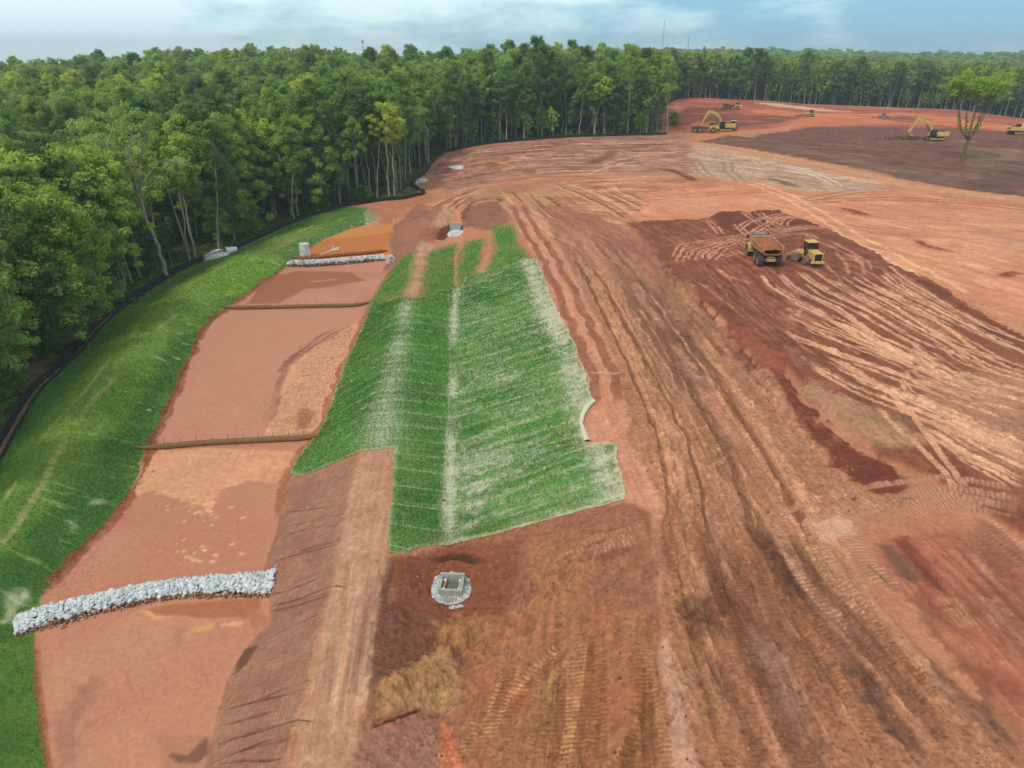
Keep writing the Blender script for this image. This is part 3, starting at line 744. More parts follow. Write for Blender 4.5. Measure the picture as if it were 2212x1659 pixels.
# arcs of turning machines
for q in [[(520, 1125), (600, 1070), (750, 1035), (830, 1020)], [(610, 1145), (700, 1085), (830, 1040)], [(720, 1095), (730, 1060), (860, 1040)], [(160, 1290), (200, 1215), (350, 1190), (560, 1150), (800, 1110), (1000, 1100)], [(180, 1320), (230, 1240), (420, 1200), (600, 1170), (860, 1120), (1050, 1110)], [(250, 1310), (300, 1240), (520, 1180)], [(330, 1300), (360, 1250), (500, 1200), (560, 1230)], [(370, 1310), (450, 1230), (540, 1220)], [(420, 1290), (520, 1260), (560, 1280)], [(800, 1100), (820, 1060), (900, 1050)], [(480, 1085), (560, 1160)], [(520, 1010), (700, 1130)], [(600, 1010), (760, 1110)], [(640, 1190), (760, 1160), (900, 1150), (960, 1180)], [(270, 1060), (330, 1080), (400, 1150)]]:
    for o in (0, .9):
        stroke(z3(q), .42, C(208, 144, 114), a=.75, off=o, wig=.12, soft=.4, jit=.35)
fan(z6([(560, 560), (640, 680), (700, 800), (740, 900)]), z6([(800, 700), (850, 760), (900, 850), (960, 940)]), 12, .5, [C(118, 74, 58)], a=(.5, .8), length=(.2, .5), seed=38, cleat=.04, per=.45, ccol=C(170, 116, 92))
# ragged red windrow / cut along the western edge of the lift
WR = [(1408, 552), (1440, 590), (1500, 648), (1545, 700), (1570, 720), (1615, 765), (1640, 800), (1680, 850), (1700, 900), (1760, 950), (1800, 985)]
stroke(WR, 1.6, C(104, 58, 44), a=.95, wig=.5, soft=.5, dz=-.25, jit=.9)
stroke([(1560, 690), (1600, 725), (1650, 770), (1690, 830), (1760, 900)], 2.4, C(150, 84, 64), a=.85, off=-.6, wig=.5, dz=.3, jit=.8)
stroke([(1630, 790), (1680, 850), (1740, 925), (1800, 985), (1870, 1020)], 2.0, C(112, 54, 40), a=.95, off=.3, wig=.4, dz=.3, jit=.9)
region([(1760, 985), (1830, 960), (1900, 1000), (1960, 1030), (1975, 1080), (1930, 1100), (1850, 1050), (1790, 1030)], C(132, 68, 52), soft=.6, en=.9, col2=C(112, 56, 44), mix=NM, rough=.2)

# ---- haul road and the worked strip between lift and grass slope
ROAD = [(1180, 470), (1300, 480), (1372, 500), (1408, 552), (1500, 650), (1560, 715), (1630, 800), (1690, 880), (1760, 960), (1830, 1030), (1930, 1100), (1760, 1130), (1820, 1260), (2000, 1420), (2212, 1610), (2400, 1800), (2400, 1950), (1500, 1950), (1440, 1659), (1420, 1300), (1420, 1100), (1390, 1010), (1350, 960), (1345, 880), (1330, 780), (1280, 680), (1230, 580), (1190, 500)]
region(ROAD, C(186, 130, 100), soft=.8, en=.8, col2=C(164, 110, 82), mix=NM, rough=.08)
region([(1150, 440), (1250, 450), (1400, 530), (1500, 660), (1480, 700), (1350, 560), (1240, 490)], C(176, 120, 94), soft=1.5, en=1.5, col2=C(160, 100, 78), a=.8)
fan([(1190, 480), (1260, 600), (1340, 760), (1400, 960)], [(1400, 545), (1500, 655), (1630, 800), (1800, 1010)], 70, .6, [C(172, 118, 92), C(118, 74, 56), C(186, 130, 104), C(130, 84, 58), C(150, 104, 72)], a=(.3, .7), length=(.12, .5), seed=41, dz=-.03, jit=.7)
region([(1370, 600), (1450, 640), (1500, 740), (1520, 850), (1440, 860), (1370, 760), (1340, 660)], C(128, 86, 66), soft=1.5, en=1.2, a=.6, col2=C(104, 72, 54), mix=NM)
region([(1450, 720), (1500, 720), (1530, 800), (1545, 860), (1490, 830)], C(100, 74, 60), soft=1.0, en=.8, a=.6)
region([(1480, 860), (1540, 880), (1600, 960), (1640, 1050), (1560, 1020), (1500, 940)], C(154, 108, 72), soft=1.2, en=.8, a=.6)
region([(1440, 618), (1490, 610), (1505, 650), (1470, 690), (1445, 650)], C(188, 142, 104), soft=.4, en=1.0, a=.32)
stroke([(1380, 580), (1420, 640), (1470, 700), (1540, 790), (1610, 880), (1680, 980)], 1.2, C(196, 140, 112), a=.6, off=-2, wig=.5, brk=.3)
stroke([(1560, 740), (1620, 830), (1680, 920), (1740, 1010)], 1.3, C(196, 140, 114), a=.55, off=1.4, wig=.5, brk=.3)
for q in [[(1345, 600), (1330, 640), (1355, 690), (1400, 680)], [(1300, 560), (1295, 600), (1320, 640)], [(1490, 930), (1540, 925), (1560, 960), (1520, 985), (1480, 970), (1490, 930)], [(1460, 1000), (1530, 1010), (1590, 980)]]:
    stroke(q, .5, C(198, 144, 116), a=.7, wig=.15, cleat=.03, per=.4, ccol=C(140, 90, 68))
# crest strip
CREST = [(1075, 436), (1120, 432), (1185, 490), (1235, 585), (1290, 690), (1335, 790), (1348, 880), (1352, 955), (1395, 1010), (1424, 1100), (1426, 1300), (1390, 1300), (1350, 1085), (1330, 960), (1268, 950), (1280, 860), (1255, 780), (1210, 660), (1160, 560), (1115, 480)]
region(CREST, C(210, 150, 122), soft=.5, en=.35, col2=C(196, 134, 106), mix=NM)
for o, wd in ((0, .9), (1.9, .9)):
    stroke([(1125, 440), (1165, 500), (1215, 580), (1270, 690), (1320, 790), (1345, 880)], wd, C(150, 90, 68), a=.85, off=-o, wig=.3, dz=-.06, rim=.05)
stroke([(1270, 803), (1310, 806), (1345, 803)], .25, C(236, 176, 140), a=.8)
region([(1345, 1180), (1410, 1170), (1424, 1290), (1380, 1310), (1352, 1260)], C(206, 160, 138), soft=.5, en=.4, a=.9)
region([(1400, 1340), (1440, 1380), (1480, 1480), (1500, 1659), (1520, 1800), (1440, 1800), (1430, 1560), (1405, 1440)], C(200, 156, 134), soft=.5, en=.5, a=.75)
# foreground road ruts
fan([(1240, 560), (1340, 760), (1420, 960), (1440, 1200), (1480, 1480), (1560, 1800)], [(1480, 660), (1640, 880), (1760, 1060), (1880, 1250), (2100, 1500), (2330, 1800)], 22, .42, [C(204, 150, 118), C(120, 78, 58), C(196, 142, 108), C(132, 86, 64)], a=(.45, .8), length=(.6, 1.0), seed=58, dz=-.07, jit=.35, grit=.2, rim=.05)
fan([(1430, 1110), (1440, 1300), (1480, 1480), (1560, 1800)], [(1760, 1130), (1900, 1320), (2100, 1520), (2330, 1800)], 60, .5, [C(190, 136, 104), C(116, 76, 58), C(176, 122, 84), C(160, 110, 88), C(104, 70, 54)], a=(.3, .75), length=(.15, .7), seed=51, dz=-.03, jit=.6)
fan([(1440, 1110), (1470, 1300), (1540, 1500), (1640, 1800)], [(1740, 1130), (1880, 1330), (2080, 1540), (2300, 1800)], 16, .8, [C(150, 100, 74), C(164, 110, 78)], a=(.6, .9), length=(.3, .9), seed=52, cleat=.045, per=.26, ccol=C(112, 72, 54))
for q, wd, c, dz in [([(1600, 1100), (1660, 1180), (1730, 1270), (1800, 1360), (1880, 1480), (1960, 1600), (2020, 1700)], .9, (92, 62, 50), -.1), ([(1850, 1180), (1870, 1230), (1960, 1270), (2060, 1400), (2150, 1540), (2230, 1659)], 1.2, (98, 70, 54), .12), ([(1475, 1130), (1540, 1230), (1620, 1330), (1690, 1440), (1740, 1540), (1800, 1680)], .7, (108, 68, 52), -.06), ([(1760, 1320), (1800, 1390), (1860, 1460)], .5, (204, 150, 116), 0), ([(1980, 1410), (2015, 1450)], .4, (204, 156, 122), 0), ([(1890, 1480), (1960, 1590), (2010, 1680)], .5, (180, 128, 92), 0), ([(1640, 1350), (1720, 1450), (1800, 1570), (1860, 1659)], .9, (168, 110, 82), 0), ([(1610, 1330), (1650, 1410), (1700, 1500), (1740, 1600)], 1.0, (150, 112, 96), 0), ([(1440, 1330), (1500, 1440), (1560, 1560), (1600, 1680)], .9, (182, 128, 92), -.04), ([(1500, 1260), (1530, 1340), (1540, 1400)], 1.6, (96, 62, 46), .05)]:
    stroke(q, wd, C(*c), a=.75, wig=.3, dz=dz, soft=.6, jit=1.0, brk=.38, seed=int(wd * 77))
# clay pad on the right with turning tracks
region([(1900, 1165), (2040, 1145), (2120, 1150), (2300, 1280), (2400, 1500), (2330, 1600), (2212, 1590), (2080, 1440), (1960, 1280), (1890, 1230)], C(164, 96, 74), soft=.8, en=.8, col2=C(178, 112, 88), mix=NM, rough=.06)
region([(1930, 1170), (1960, 1160), (2010, 1230), (2060, 1290), (2010, 1270)], C(120, 60, 46), soft=.6, en=.5, a=.8, rough=.12)
region([(1890, 1175), (1930, 1180), (1990, 1250), (1960, 1260)], C(110, 82, 62), soft=.5, en=.4, a=.8)
for o in (0, .7, 2.2):
    stroke([(2212, 1110), (2080, 1080), (1960, 1085), (1850, 1115), (1770, 1140), (1790, 1200), (1850, 1280), (1930, 1350)], .6, C(200, 150, 122), a=.75, off=-o, wig=.1, cleat=.03, per=.3, ccol=C(150, 100, 78))
    stroke([(2212, 1130), (2080, 1100), (1960, 1110), (1880, 1135), (1850, 1150), (1880, 1210), (1950, 1290)], .5, C(196, 146, 120), a=.7, off=-o, wig=.1, cleat=.03, per=.3, ccol=C(150, 98, 76))
region([(1745, 1130), (1790, 1115), (1840, 1125), (1850, 1150), (1790, 1170), (1760, 1160)], C(212, 166, 140), soft=.6, en=.5, a=.8)
fan([(2060, 1140), (2150, 1220), (2260, 1310)], [(2100, 1100), (2200, 1170), (2330, 1260)], 10, .6, [C(214, 166, 136), C(150, 100, 80)], a=(.5, .8), length=(.5, 1), seed=55, cleat=.04, per=.3, ccol=C(164, 112, 90))
fan([(2000, 1300), (2100, 1290), (2230, 1300)], [(2080, 1380), (2150, 1350), (2260, 1380)], 7, .6, [C(196, 146, 112)], a=(.5, .8), length=(.5, 1), seed=56, cleat=.04, per=.28, ccol=C(140, 92, 70))
fan([(1970, 1190), (2070, 1300), (2180, 1430), (2300, 1560)], [(2110, 1160), (2200, 1250), (2300, 1350), (2400, 1450)], 30, .6, [C(150, 84, 64), C(190, 130, 104), C(134, 74, 58), C(178, 120, 92)], a=(.3, .6), length=(.2, .6), seed=57)

# ---- swale, catch basin pit, ramp of tracked soil
region([(830, 1205), (900, 1195), (975, 1172), (1350, 1085), (1400, 1110), (1426, 1300), (1440, 1659), (1480, 1950), (700, 1950), (760, 1659), (795, 1450), (812, 1330)], C(164, 110, 84), soft=.4, en=.35, col2=C(148, 94, 72), mix=NM, rough=.08)
region([(850, 1210), (980, 1180), (1130, 1160), (1120, 1290), (1090, 1340), (930, 1340), (860, 1330)], C(142, 82, 58), soft=.8, en=.6, a=.85, col2=C(126, 70, 50), mix=NM)
region([(800, 1420), (812, 1330), (850, 1300), (930, 1340), (980, 1370), (1100, 1380), (1060, 1430), (960, 1450), (900, 1480), (830, 1500)], C(122, 78, 62), soft=.7, en=.6, a=.8, col2=C(104, 66, 52), mix=NM, rough=.1)
region([(810, 1500), (880, 1450), (955, 1405), (985, 1440), (1000, 1530), (960, 1545), (880, 1530), (812, 1555)], C(182, 140, 96), soft=.4, en=.4, col2=C(164, 118, 78), mix=NM, rough=.15)
region([(930, 1350), (990, 1325), (1060, 1335), (1105, 1370), (1080, 1420), (1010, 1420), (960, 1400)], C(166, 116, 74), soft=.7, en=.5, a=.8, rough=.15)
region([(1130, 1180), (1240, 1160), (1290, 1240), (1240, 1300), (1150, 1290)], C(172, 118, 78), soft=1.0, en=.7, a=.7)
region([(1010, 1420), (1100, 1330), (1200, 1290), (1300, 1300), (1400, 1320), (1440, 1659), (1480, 1950), (1010, 1950), (1000, 1600)], C(172, 117, 80), soft=1.0, en=.5, a=.85, col2=C(160, 102, 70), mix=NM)
region([(740, 1590), (830, 1570), (940, 1545), (950, 1620), (950, 1950), (700, 1950)], C(168, 122, 104), soft=.5, en=.4, a=.8, col2=C(152, 104, 88), mix=NM)
stroke(z8([(190, 1420), (280, 1380), (400, 1340), (540, 1305)]), .18, C(84, 50, 40), a=.9, wig=.1, dz=-.06)
region(z8([(620, 1330), (690, 1370), (740, 1480), (780, 1659), (800, 1900), (640, 1900), (630, 1500)]), C(206, 122, 88), soft=.25, en=.2, a=.95)
heap(890, 1490, 2.3, 1.4, 0.3, .75, .45); heap(1000, 1370, 2.5, 1.4, 0, .7, .45); heap(1180, 1270, 3.0, 2.0, 0.2, .6, .9)
heap(1300, 1200, 3.4, 1.6, .3, .3, .7); heap(965, 1450, 1.0, 2.0, 0, .4, .7)
# pit edge behind the catch basin, shade on its wall painted dark
stroke(z8([(600, 400), (615, 350), (700, 330), (850, 345), (970, 345)]), .55, C(80, 48, 36), a=.85, wig=.12, dz=-.12)
stroke(z8([(880, 130), (1100, 95), (1330, 60), (1600, 10)]), 1.0, C(128, 80, 64), a=.5, wig=.2)
p_ = W(976, 1272)
heap(0, 0, 2.6, 2.4, 0, -.4, .2, P=p_)
stroke([(838, 1195), (830, 1260), (816, 1340), (805, 1420), (800, 1500), (812, 1560)], .7, C(96, 62, 52), a=.85, wig=.15, dz=-.1, soft=.7, jit=.7)  # bench's right-facing drop, its shade painted as dark brown
# dozer track marks on the ramp
CT = C(118, 70, 46); CL = C(190, 138, 96)
for k_, (A, Bq, n, sd_) in enumerate([([(1010, 1659), (1040, 1560), (1080, 1480), (1100, 1420)], [(1090, 1659), (1110, 1560), (1130, 1470), (1140, 1400)], 3, 61), ([(1100, 1760), (1140, 1600), (1160, 1450), (1180, 1330)], [(1330, 1760), (1300, 1600), (1310, 1450), (1320, 1330)], 9, 62), ([(1200, 1760), (1280, 1650), (1370, 1520), (1430, 1400)], [(1380, 1760), (1410, 1650), (1440, 1560), (1470, 1480)], 7, 63), ([(1330, 1320), (1330, 1450), (1350, 1600), (1360, 1760)], [(1400, 1310), (1410, 1450), (1430, 1600), (1440, 1760)], 4, 64)]):
    fan(A, Bq, n, .62, [CL, C(164, 108, 70), C(158, 104, 70)], a=(.75, .95), length=(.6, 1.0), seed=sd_, cleat=.04, per=.25, ccol=CT, soft=.25, dz=-.03, jit=.25)
for q in [[(1095, 1520), (1130, 1470), (1180, 1420), (1225, 1385), (1245, 1370)], [(1150, 1530), (1180, 1480), (1210, 1440), (1250, 1400)]]:
    stroke(q, .55, C(196, 150, 104), a=.9, cleat=.06, per=.26, ccol=C(112, 64, 44), soft=.25, dz=-.05, rim=.05)
stroke([(1000, 1659), (1010, 1600), (1040, 1550)], .6, C(186, 140, 98), a=.85, cleat=.05, per=.25, ccol=C(120, 74, 50), soft=.25)
fan([(1180, 1190), (1300, 1150), (1420, 1120)], [(1220, 1240), (1320, 1210), (1430, 1180)], 6, .6, [C(196, 140, 108), C(128, 80, 62)], a=(.5, .85), length=(.5, 1), seed=66, cleat=.03, per=.28, ccol=C(140, 92, 68))
fan([(1425, 1060), (1430, 1200), (1450, 1330)], [(1520, 1060), (1540, 1200), (1560, 1320)], 9, .6, [C(172, 118, 88)], a=(.5, .85), length=(.4, .9), seed=67, cleat=.03, per=.26, ccol=C(120, 76, 58))

# ---- basin slope, bench
BL = [(590, 1900), (629, 1659), (667, 1477), (690, 1381), (715, 1278), (739, 1158), (755, 1080), (770, 1000), (800, 890), (830, 780), (850, 690), (868, 640), (885, 560), (905, 520), (930, 480), (960, 446)]
BRT = [(740, 1900), (760, 1659), (790, 1500), (800, 1400), (825, 1250), (838, 1180), (850, 1000), (868, 870), (885, 760), (900, 650), (925, 560), (945, 500), (985, 446)]
FR = [(p[0], p[1]) for p in FLOOR_R]; FL = [(p[0], p[1]) for p in FLOOR_L]
region(FR + BL[::-1], C(170, 124, 102), soft=.25, en=.2, col2=C(152, 106, 86), mix=NM)
region(BL + BRT[::-1], C(198, 154, 126), soft=.7, en=.4, col2=C(178, 130, 104), mix=NM)
region([(850, 560), (885, 560), (905, 520), (930, 480), (960, 446), (900, 440), (850, 490), (840, 520)], C(152, 100, 84), soft=.6, en=.6, col2=C(164, 112, 92), a=.8)
fan([(745, 1200), (720, 1400), (690, 1659)], [(830, 1200), (795, 1420), (750, 1659)], 26, .3, [C(206, 162, 136), C(158, 106, 86), C(200, 150, 110), C(180, 140, 120)], a=(.3, .7), length=(.2, .7), seed=71)
fan([(800, 960), (840, 760), (880, 600)], [(845, 960), (880, 760), (910, 600)], 12, .3, [C(206, 156, 120), C(158, 106, 86)], a=(.3, .6), length=(.2, .7), seed=72)
stroke([(739, 1158), (715, 1278), (690, 1381), (667, 1477), (636, 1571), (615, 1700)], .25, C(196, 136, 96), a=.6, wig=.12, brk=.35)
# net-like ripple on the bare slope: fine lines along the contour
Pb = smooth_line(w2(BL), 1.0)
pb0, pb1 = Pb[np.argmin(abs(Pb[:, 1] - 25))], Pb[np.argmin(abs(Pb[:, 1] - 60))]
ev = (pb1 - pb0) / np.linalg.norm(pb1 - pb0)
SL = w2(FR + BL[::-1])
b = blk(SL[:, 0].min(), SL[:, 0].max(), SL[:, 1].min(), 64)
sdv = poly_sd(SL, X[b], Y[b])
u_ = X[b] * ev[1] - Y[b] * ev[0]; v_ = X[b] * ev[0] + Y[b] * ev[1]
rp = np.sin(2 * math.pi * (u_ + NM[b] * .03) / .2) * .6 + np.sin(2 * math.pi * (v_ + .4 * u_) / .28) * .25
mk = sstep(0, .3, sdv)
DZ[b] += .012 * rp * mk
ALB[b] *= (1 + .14 * rp * mk * (1 + .4 * NS[b]))[..., None]
# erosion rills
def lerp_poly(P, t):
    P = np.asarray(P, float); s = np.concatenate([[0], np.cumsum(np.linalg.norm(np.diff(P, axis=0), axis=1))]); s /= s[-1]
    return np.array([np.interp(t, s, P[:, 0]), np.interp(t, s, P[:, 1])])
RILLS = [((2150, 200), (1700, 350)), ((2130, 235), (1700, 365)), ((2170, 60), (1790, 140)), ((2120, 10), (1780, 60)), ((2160, 530), (1670, 640)), ((2060, 590), (1690, 690)), ((2000, 700), (1660, 860)), ((1950, 1130), (1390, 1310)), ((1890, 1250), (1400, 1400)), ((1950, 1395), (1360, 1500)), ((1860, 1440), (1310, 1600)), ((1700, 1500), (1300, 1650)), ((1900, 1330), (1450, 1480)), ((1650, 880), (1500, 1060)), ((1760, 960), (1600, 1010)), ((2000, 460), (1700, 560)), ((2140, 120), (1800, 200)), ((1800, 1560), (1350, 1659))]
for i, (a_, b_) in enumerate(RILLS):
    aw, bw = w2(z7([a_, b_]))
    q = [aw * (1 - t) + bw * t for t in (0, .3, .6, 1)]
    stroke(None, .11, C(102, 66, 54), a=.75, P=np.array(q), wig=.32, seed=i, dz=-.06, soft=.7, jit=1.0, brk=.12)
    if i % 2: stroke(None, .07, C(100, 64, 52), a=.7, P=np.array(q[:3]) + np.array([.1, .35]), wig=.3, seed=i + 40, dz=-.04, soft=.8, jit=1.0, brk=.3)
region(z7([(1500, 900), (1640, 870), (1560, 1000), (1460, 1100)]), C(100, 64, 54), soft=.3, en=.25, a=.8)

# ---- grass bank: lit crest and shaded basin side painted into its greens
BERM = [(p[0], p[1]) for p in FENCE[:13]] + [(793, 447), (822, 470), (790, 486), (760, 497)] + FL[::-1][2:]
region(BERM, C(108, 148, 62), soft=.2, en=.25, col2=C(80, 124, 52), mix=NM, msc=.6, grs=1.0, rough=.05)
CRW = smooth_line(w2([(-130, 1250), (34, 1069), (120, 930), (200, 838), (271, 757), (350, 680), (441, 601), (577, 532), (660, 495), (740, 463)]), 1.0)
stroke(None, 7.0, C(136, 170, 72), a=.7, P=CRW, off=-.5, soft=.7, wig=.8)
stroke(None, 2.6, C(66, 122, 54), a=.5, P=CRW, off=4.8, soft=.8, wig=.5)
region([(500, 565), (560, 548), (612, 585), (560, 622), (520, 640), (440, 640)], C(116, 158, 54), soft=1.2, en=.6, a=.9)
region([(430, 720), (350, 880), (270, 1060), (200, 1150), (90, 1270), (-60, 1400), (60, 1180), (200, 1000), (300, 860), (380, 720)], C(64, 112, 48), soft=1.5, en=1.0, a=.8)
region([(585, 545), (640, 520), (760, 470), (800, 470), (750, 495), (660, 545), (630, 565)], C(96, 138, 76), soft=.8, en=.6, a=.7)
region([(793, 447), (822, 470), (795, 486), (783, 462)], C(160, 160, 128), soft=.4, en=.3, a=.8, grs=.2)
stroke([(500, 560), (545, 547), (585, 562), (615, 580)], .7, C(176, 176, 128), a=.7, wig=.2, soft=.7, brk=.25, grs=.3)
for o in (-1.1, .9):
    stroke(None, .5, C(184, 172, 116), a=.55, P=CRW, off=o, wig=.35, soft=.9, brk=.75, seed=int(o * 10), grs=.3)
region([(540, 548), (600, 520), (660, 494), (700, 480), (640, 520), (590, 545)], C(140, 140, 92), soft=.8, en=.5, a=.6, grs=.6)
for i in range(70):
    r_ = np.random.default_rng(820 + i)
    t = r_.uniform(.22, 1)
    p1 = lerp_poly(w2(FL[2:]), t); q1 = CRW[np.argmin(np.linalg.norm(CRW - p1, axis=1))]
    d_ = (q1 - p1); d_ = np.array([d_[0], d_[1] + .25 * abs(d_[0])])
    s0 = r_.uniform(.05, .75); s1 = s0 + r_.uniform(.08, .3)
    stroke(None, r_.uniform(.1, .25), C(178, 196, 150), a=r_.uniform(.35, .8), P=np.array([p1 + d_ * s0, p1 + d_ * s1]), soft=.9, grs=.5, jit=.9)
for i in range(260):
    r_ = np.random.default_rng(3000 + i)
    t = r_.uniform(.1, 1)
    p1 = lerp_poly(w2(FL[1:]), t); q1 = CRW[np.argmin(np.linalg.norm(CRW - p1, axis=1))]
    d_ = (q1 - p1); d_ = np.array([d_[0], d_[1] + .25 * abs(d_[0])])
    s0 = r_.uniform(.03, .7); s1 = s0 + r_.uniform(.15, .5)
    stroke(None, r_.uniform(.08, .2), [C(150, 180, 90), C(60, 112, 44), C(168, 186, 120)][i % 3], a=r_.uniform(.2, .5), P=np.array([p1 + d_ * s0, p1 + d_ * s1]), soft=.9, jit=.9)
for q, wd in [([(0, 1305), (40, 1300), (80, 1310)], .8), ([(0, 1335), (50, 1342)], .7), ([(185, 1095), (235, 1085), (270, 1100)], .5), ([(145, 1120), (170, 1160)], .5), ([(330, 770), (380, 790), (425, 805)], .3), ([(235, 1130), (275, 1120)], .6)]:
    stroke(q, wd, C(186, 190, 156), a=.75, soft=.9, jit=1.0, brk=.3, grs=.3, wig=.2)
# green sown patches on the slope above the blanket
stroke(None, 1.2, C(150, 128, 104), a=.9, P=_fw + np.stack([_tt[:, 1], -_tt[:, 0]], 1) * .5, soft=.4, grs=0.0)
# ---- mud floor
region(FL + FR[::-1], C(198, 138, 111), soft=.12, en=.12, col2=C(192, 130, 104), mix=NB, wet=.4)
region([(615, 580), (840, 580), (800, 662), (490, 662)], C(188, 128, 104), soft=.3, en=.2, a=.8, col2=C(198, 142, 118))
region([(560, 600), (640, 585), (760, 588), (790, 605), (720, 620), (660, 625), (600, 655), (540, 655)], C(160, 96, 68), soft=.4, en=.5, a=.85, wet=.7)
stroke([(660, 610), (700, 606), (740, 603)], .8, C(206, 150, 124), a=.7)
region([(500, 672), (790, 668), (770, 712), (690, 735), (620, 800), (590, 910), (570, 945), (340, 955), (440, 715)], C(200, 142, 116), soft=.4, en=.3, a=.7)
region([(772, 700), (735, 714), (700, 737), (650, 760), (622, 792), (605, 850), (588, 905), (570, 942), (684, 930), (724, 850), (748, 785)], C(222, 164, 128), soft=.15, en=.3, wet=0)
fan([(765, 705), (700, 738), (640, 775), (605, 850), (575, 940)], [(740, 700), (680, 730), (610, 790), (575, 870), (540, 945)], 16, .5, [C(156, 104, 88), C(146, 94, 78)], a=(.3, .7), length=(.15, .4), seed=81, jit=1.2)
region([(655, 880), (680, 890), (665, 925), (640, 930), (640, 900)], C(170, 104, 80), soft=.4, en=.4, a=.7)
region([(318, 972), (620, 972), (645, 985), (628, 1012), (600, 1040), (540, 1040), (480, 1055), (450, 1095), (390, 1080), (330, 1060), (285, 1070)], C(226, 166, 128), soft=.3, en=.5, col2=C(210, 152, 116), mix=NM, wet=.1)
for i in range(42):
    r_ = np.random.default_rng(700 + i)
    cx_, cy_ = z7([(r_.normal(1230, 130), r_.choice([r_.normal(60, 40), r_.normal(290, 70)]))])[0]
    stroke([(cx_ - 6, cy_ + 3), (cx_ + 8 * r_.random(), cy_ - 4)], r_.uniform(.15, .4), C(226, 172, 132), a=.8, jit=1.0)
# below the near rock dam
region(z7([(870, 670), (1100, 620), (1640, 590), (1650, 660), (1560, 720), (1300, 720), (1000, 700)]), C(174, 106, 70), soft=.25, en=.25, a=.9, wet=.7)
region(z7([(1190, 770), (1350, 740), (1370, 790), (1200, 815)]), C(206, 158, 104), soft=.15, en=.2)
region(z7([(1380, 740), (1540, 730), (1520, 770), (1380, 780)]), C(224, 160, 120), soft=.15, en=.2)
region(z7([(1560, 680), (1640, 640), (1700, 720), (1660, 780), (1570, 780)]), C(186, 120, 92), soft=.2, en=.3)
stroke(z7([(860, 660), (930, 690), (960, 715), (1060, 720)]), .3, C(222, 160, 112), a=.8, wig=.1)
stroke(z7([(650, 1010), (560, 1130), (480, 1240), (420, 1400), (400, 1560), (400, 1800)]), 1.1, C(158, 108, 92), a=.6, wig=.3, soft=.8, jit=1.2)
stroke(z7([(440, 1160), (540, 1150), (640, 1060)]), .7, C(162, 114, 98), a=.5, soft=.9, jit=1.2)
stroke(z7([(1140, 740), (1120, 860), (1110, 960)]), .5, C(168, 116, 98), a=.5, soft=.9, jit=1.2)
for i in range(26):
    r_ = np.random.default_rng(760 + i)
    x_, y_ = r_.uniform(600, 1300), r_.uniform(780, 1400)
    an = r_.uniform(0, 3.1); ln = r_.uniform(40, 150)
    stroke(z7([(x_, y_), (x_ + ln * .5 * math.cos(an), y_ + ln * .5 * math.sin(an)), (x_ + ln * math.cos(an + .3), y_ + ln * math.sin(an + .3))]), .07, C(150, 96, 76), a=.35, wig=.08, soft=.8)
region(z7([(960, 1440), (1200, 1430), (1350, 1460), (1330, 1560), (1250, 1700), (1000, 1700)]), C(176, 122, 98), soft=.3, en=.3, a=.6)
region(z7([(1080, 1520), (1180, 1560), (1270, 1480), (1320, 1440), (1330, 1560), (1240, 1640), (1080, 1640), (1020, 1600)]), C(118, 76, 62), soft=.25, en=.35, a=.8, rough=.1)
stroke([(75, 1382), (88, 1500), (110, 1659), (140, 1800)], .4, C(176, 104, 76), a=.6, wig=.1)
stroke([(p[0], p[1]) for p in FLOOR_L[3:11]], .7, C(150, 84, 60), a=.85, wig=.2, jit=.9, dz=.04)
stroke([(p[0], p[1]) for p in FLOOR_R[8:15]], .7, C(164, 100, 72), a=.8, wig=.2, jit=.9)
# mud cracks
def cracks(pts, cell, amt, a):
    P = w2(pts); b = blk(P[:, 0].min(), P[:, 0].max(), P[:, 1].min(), P[:, 1].max())
    if b is None: return
    xs, ys = X[b] / cell, Y[b] / cell
    xs = xs + .35 * NM[b]; ys = ys + .35 * np.roll(NM[b], 9, 1)
    d1 = np.full(xs.shape, 9, np.float32); d2 = d1.copy()
    ix, iy = np.floor(xs), np.floor(ys)
    for oy in (-1, 0, 1):
        for ox in (-1, 0, 1):
            gx, gy = (ix + ox).astype(np.int64), (iy + oy).astype(np.int64)
            px_ = gx + .5 + .45 * _hash(gx, gy, 3); py_ = gy + .5 + .45 * _hash(gx, gy, 4)
            d = np.sqrt((xs - px_) ** 2 + (ys - py_) ** 2)
            n1_ = np.minimum(d1, d); d2 = np.minimum(np.maximum(d1, d), d2); d1 = n1_
    e = 1 - sstep(.02, amt, d2 - d1)
    m_ = e * sstep(0, .5, poly_sd(P, X[b], Y[b])) * a
    ALB[b] *= (1 - .55 * m_)[..., None]; DZ[b] -= .02 * m_
cracks([(772, 700), (650, 760), (605, 850), (570, 942), (684, 930), (748, 785)], .28, .28, .8)
cracks(z7([(280, 530), (500, 330), (640, 200), (650, 420), (560, 560), (300, 680)]), .8, .09, .6)
cracks(z8([(620, 1330), (740, 1480), (800, 1900), (640, 1900)]), .3, .16, .9)
# orange pond bed
region([(640, 560), (700, 520), (760, 498), (845, 486), (850, 500), (838, 522), (846, 556)], C(206, 130, 74), soft=.3, en=.2, wet=.8)
region([(700, 520), (760, 498), (850, 486), (848, 500), (770, 512)], C(220, 150, 84), soft=.6, en=.3, a=.7, wet=.6)
region([(855, 490), (905, 470), (950, 500), (930, 520), (870, 520)], C(176, 118, 88), soft=.8, en=.6, a=.6)
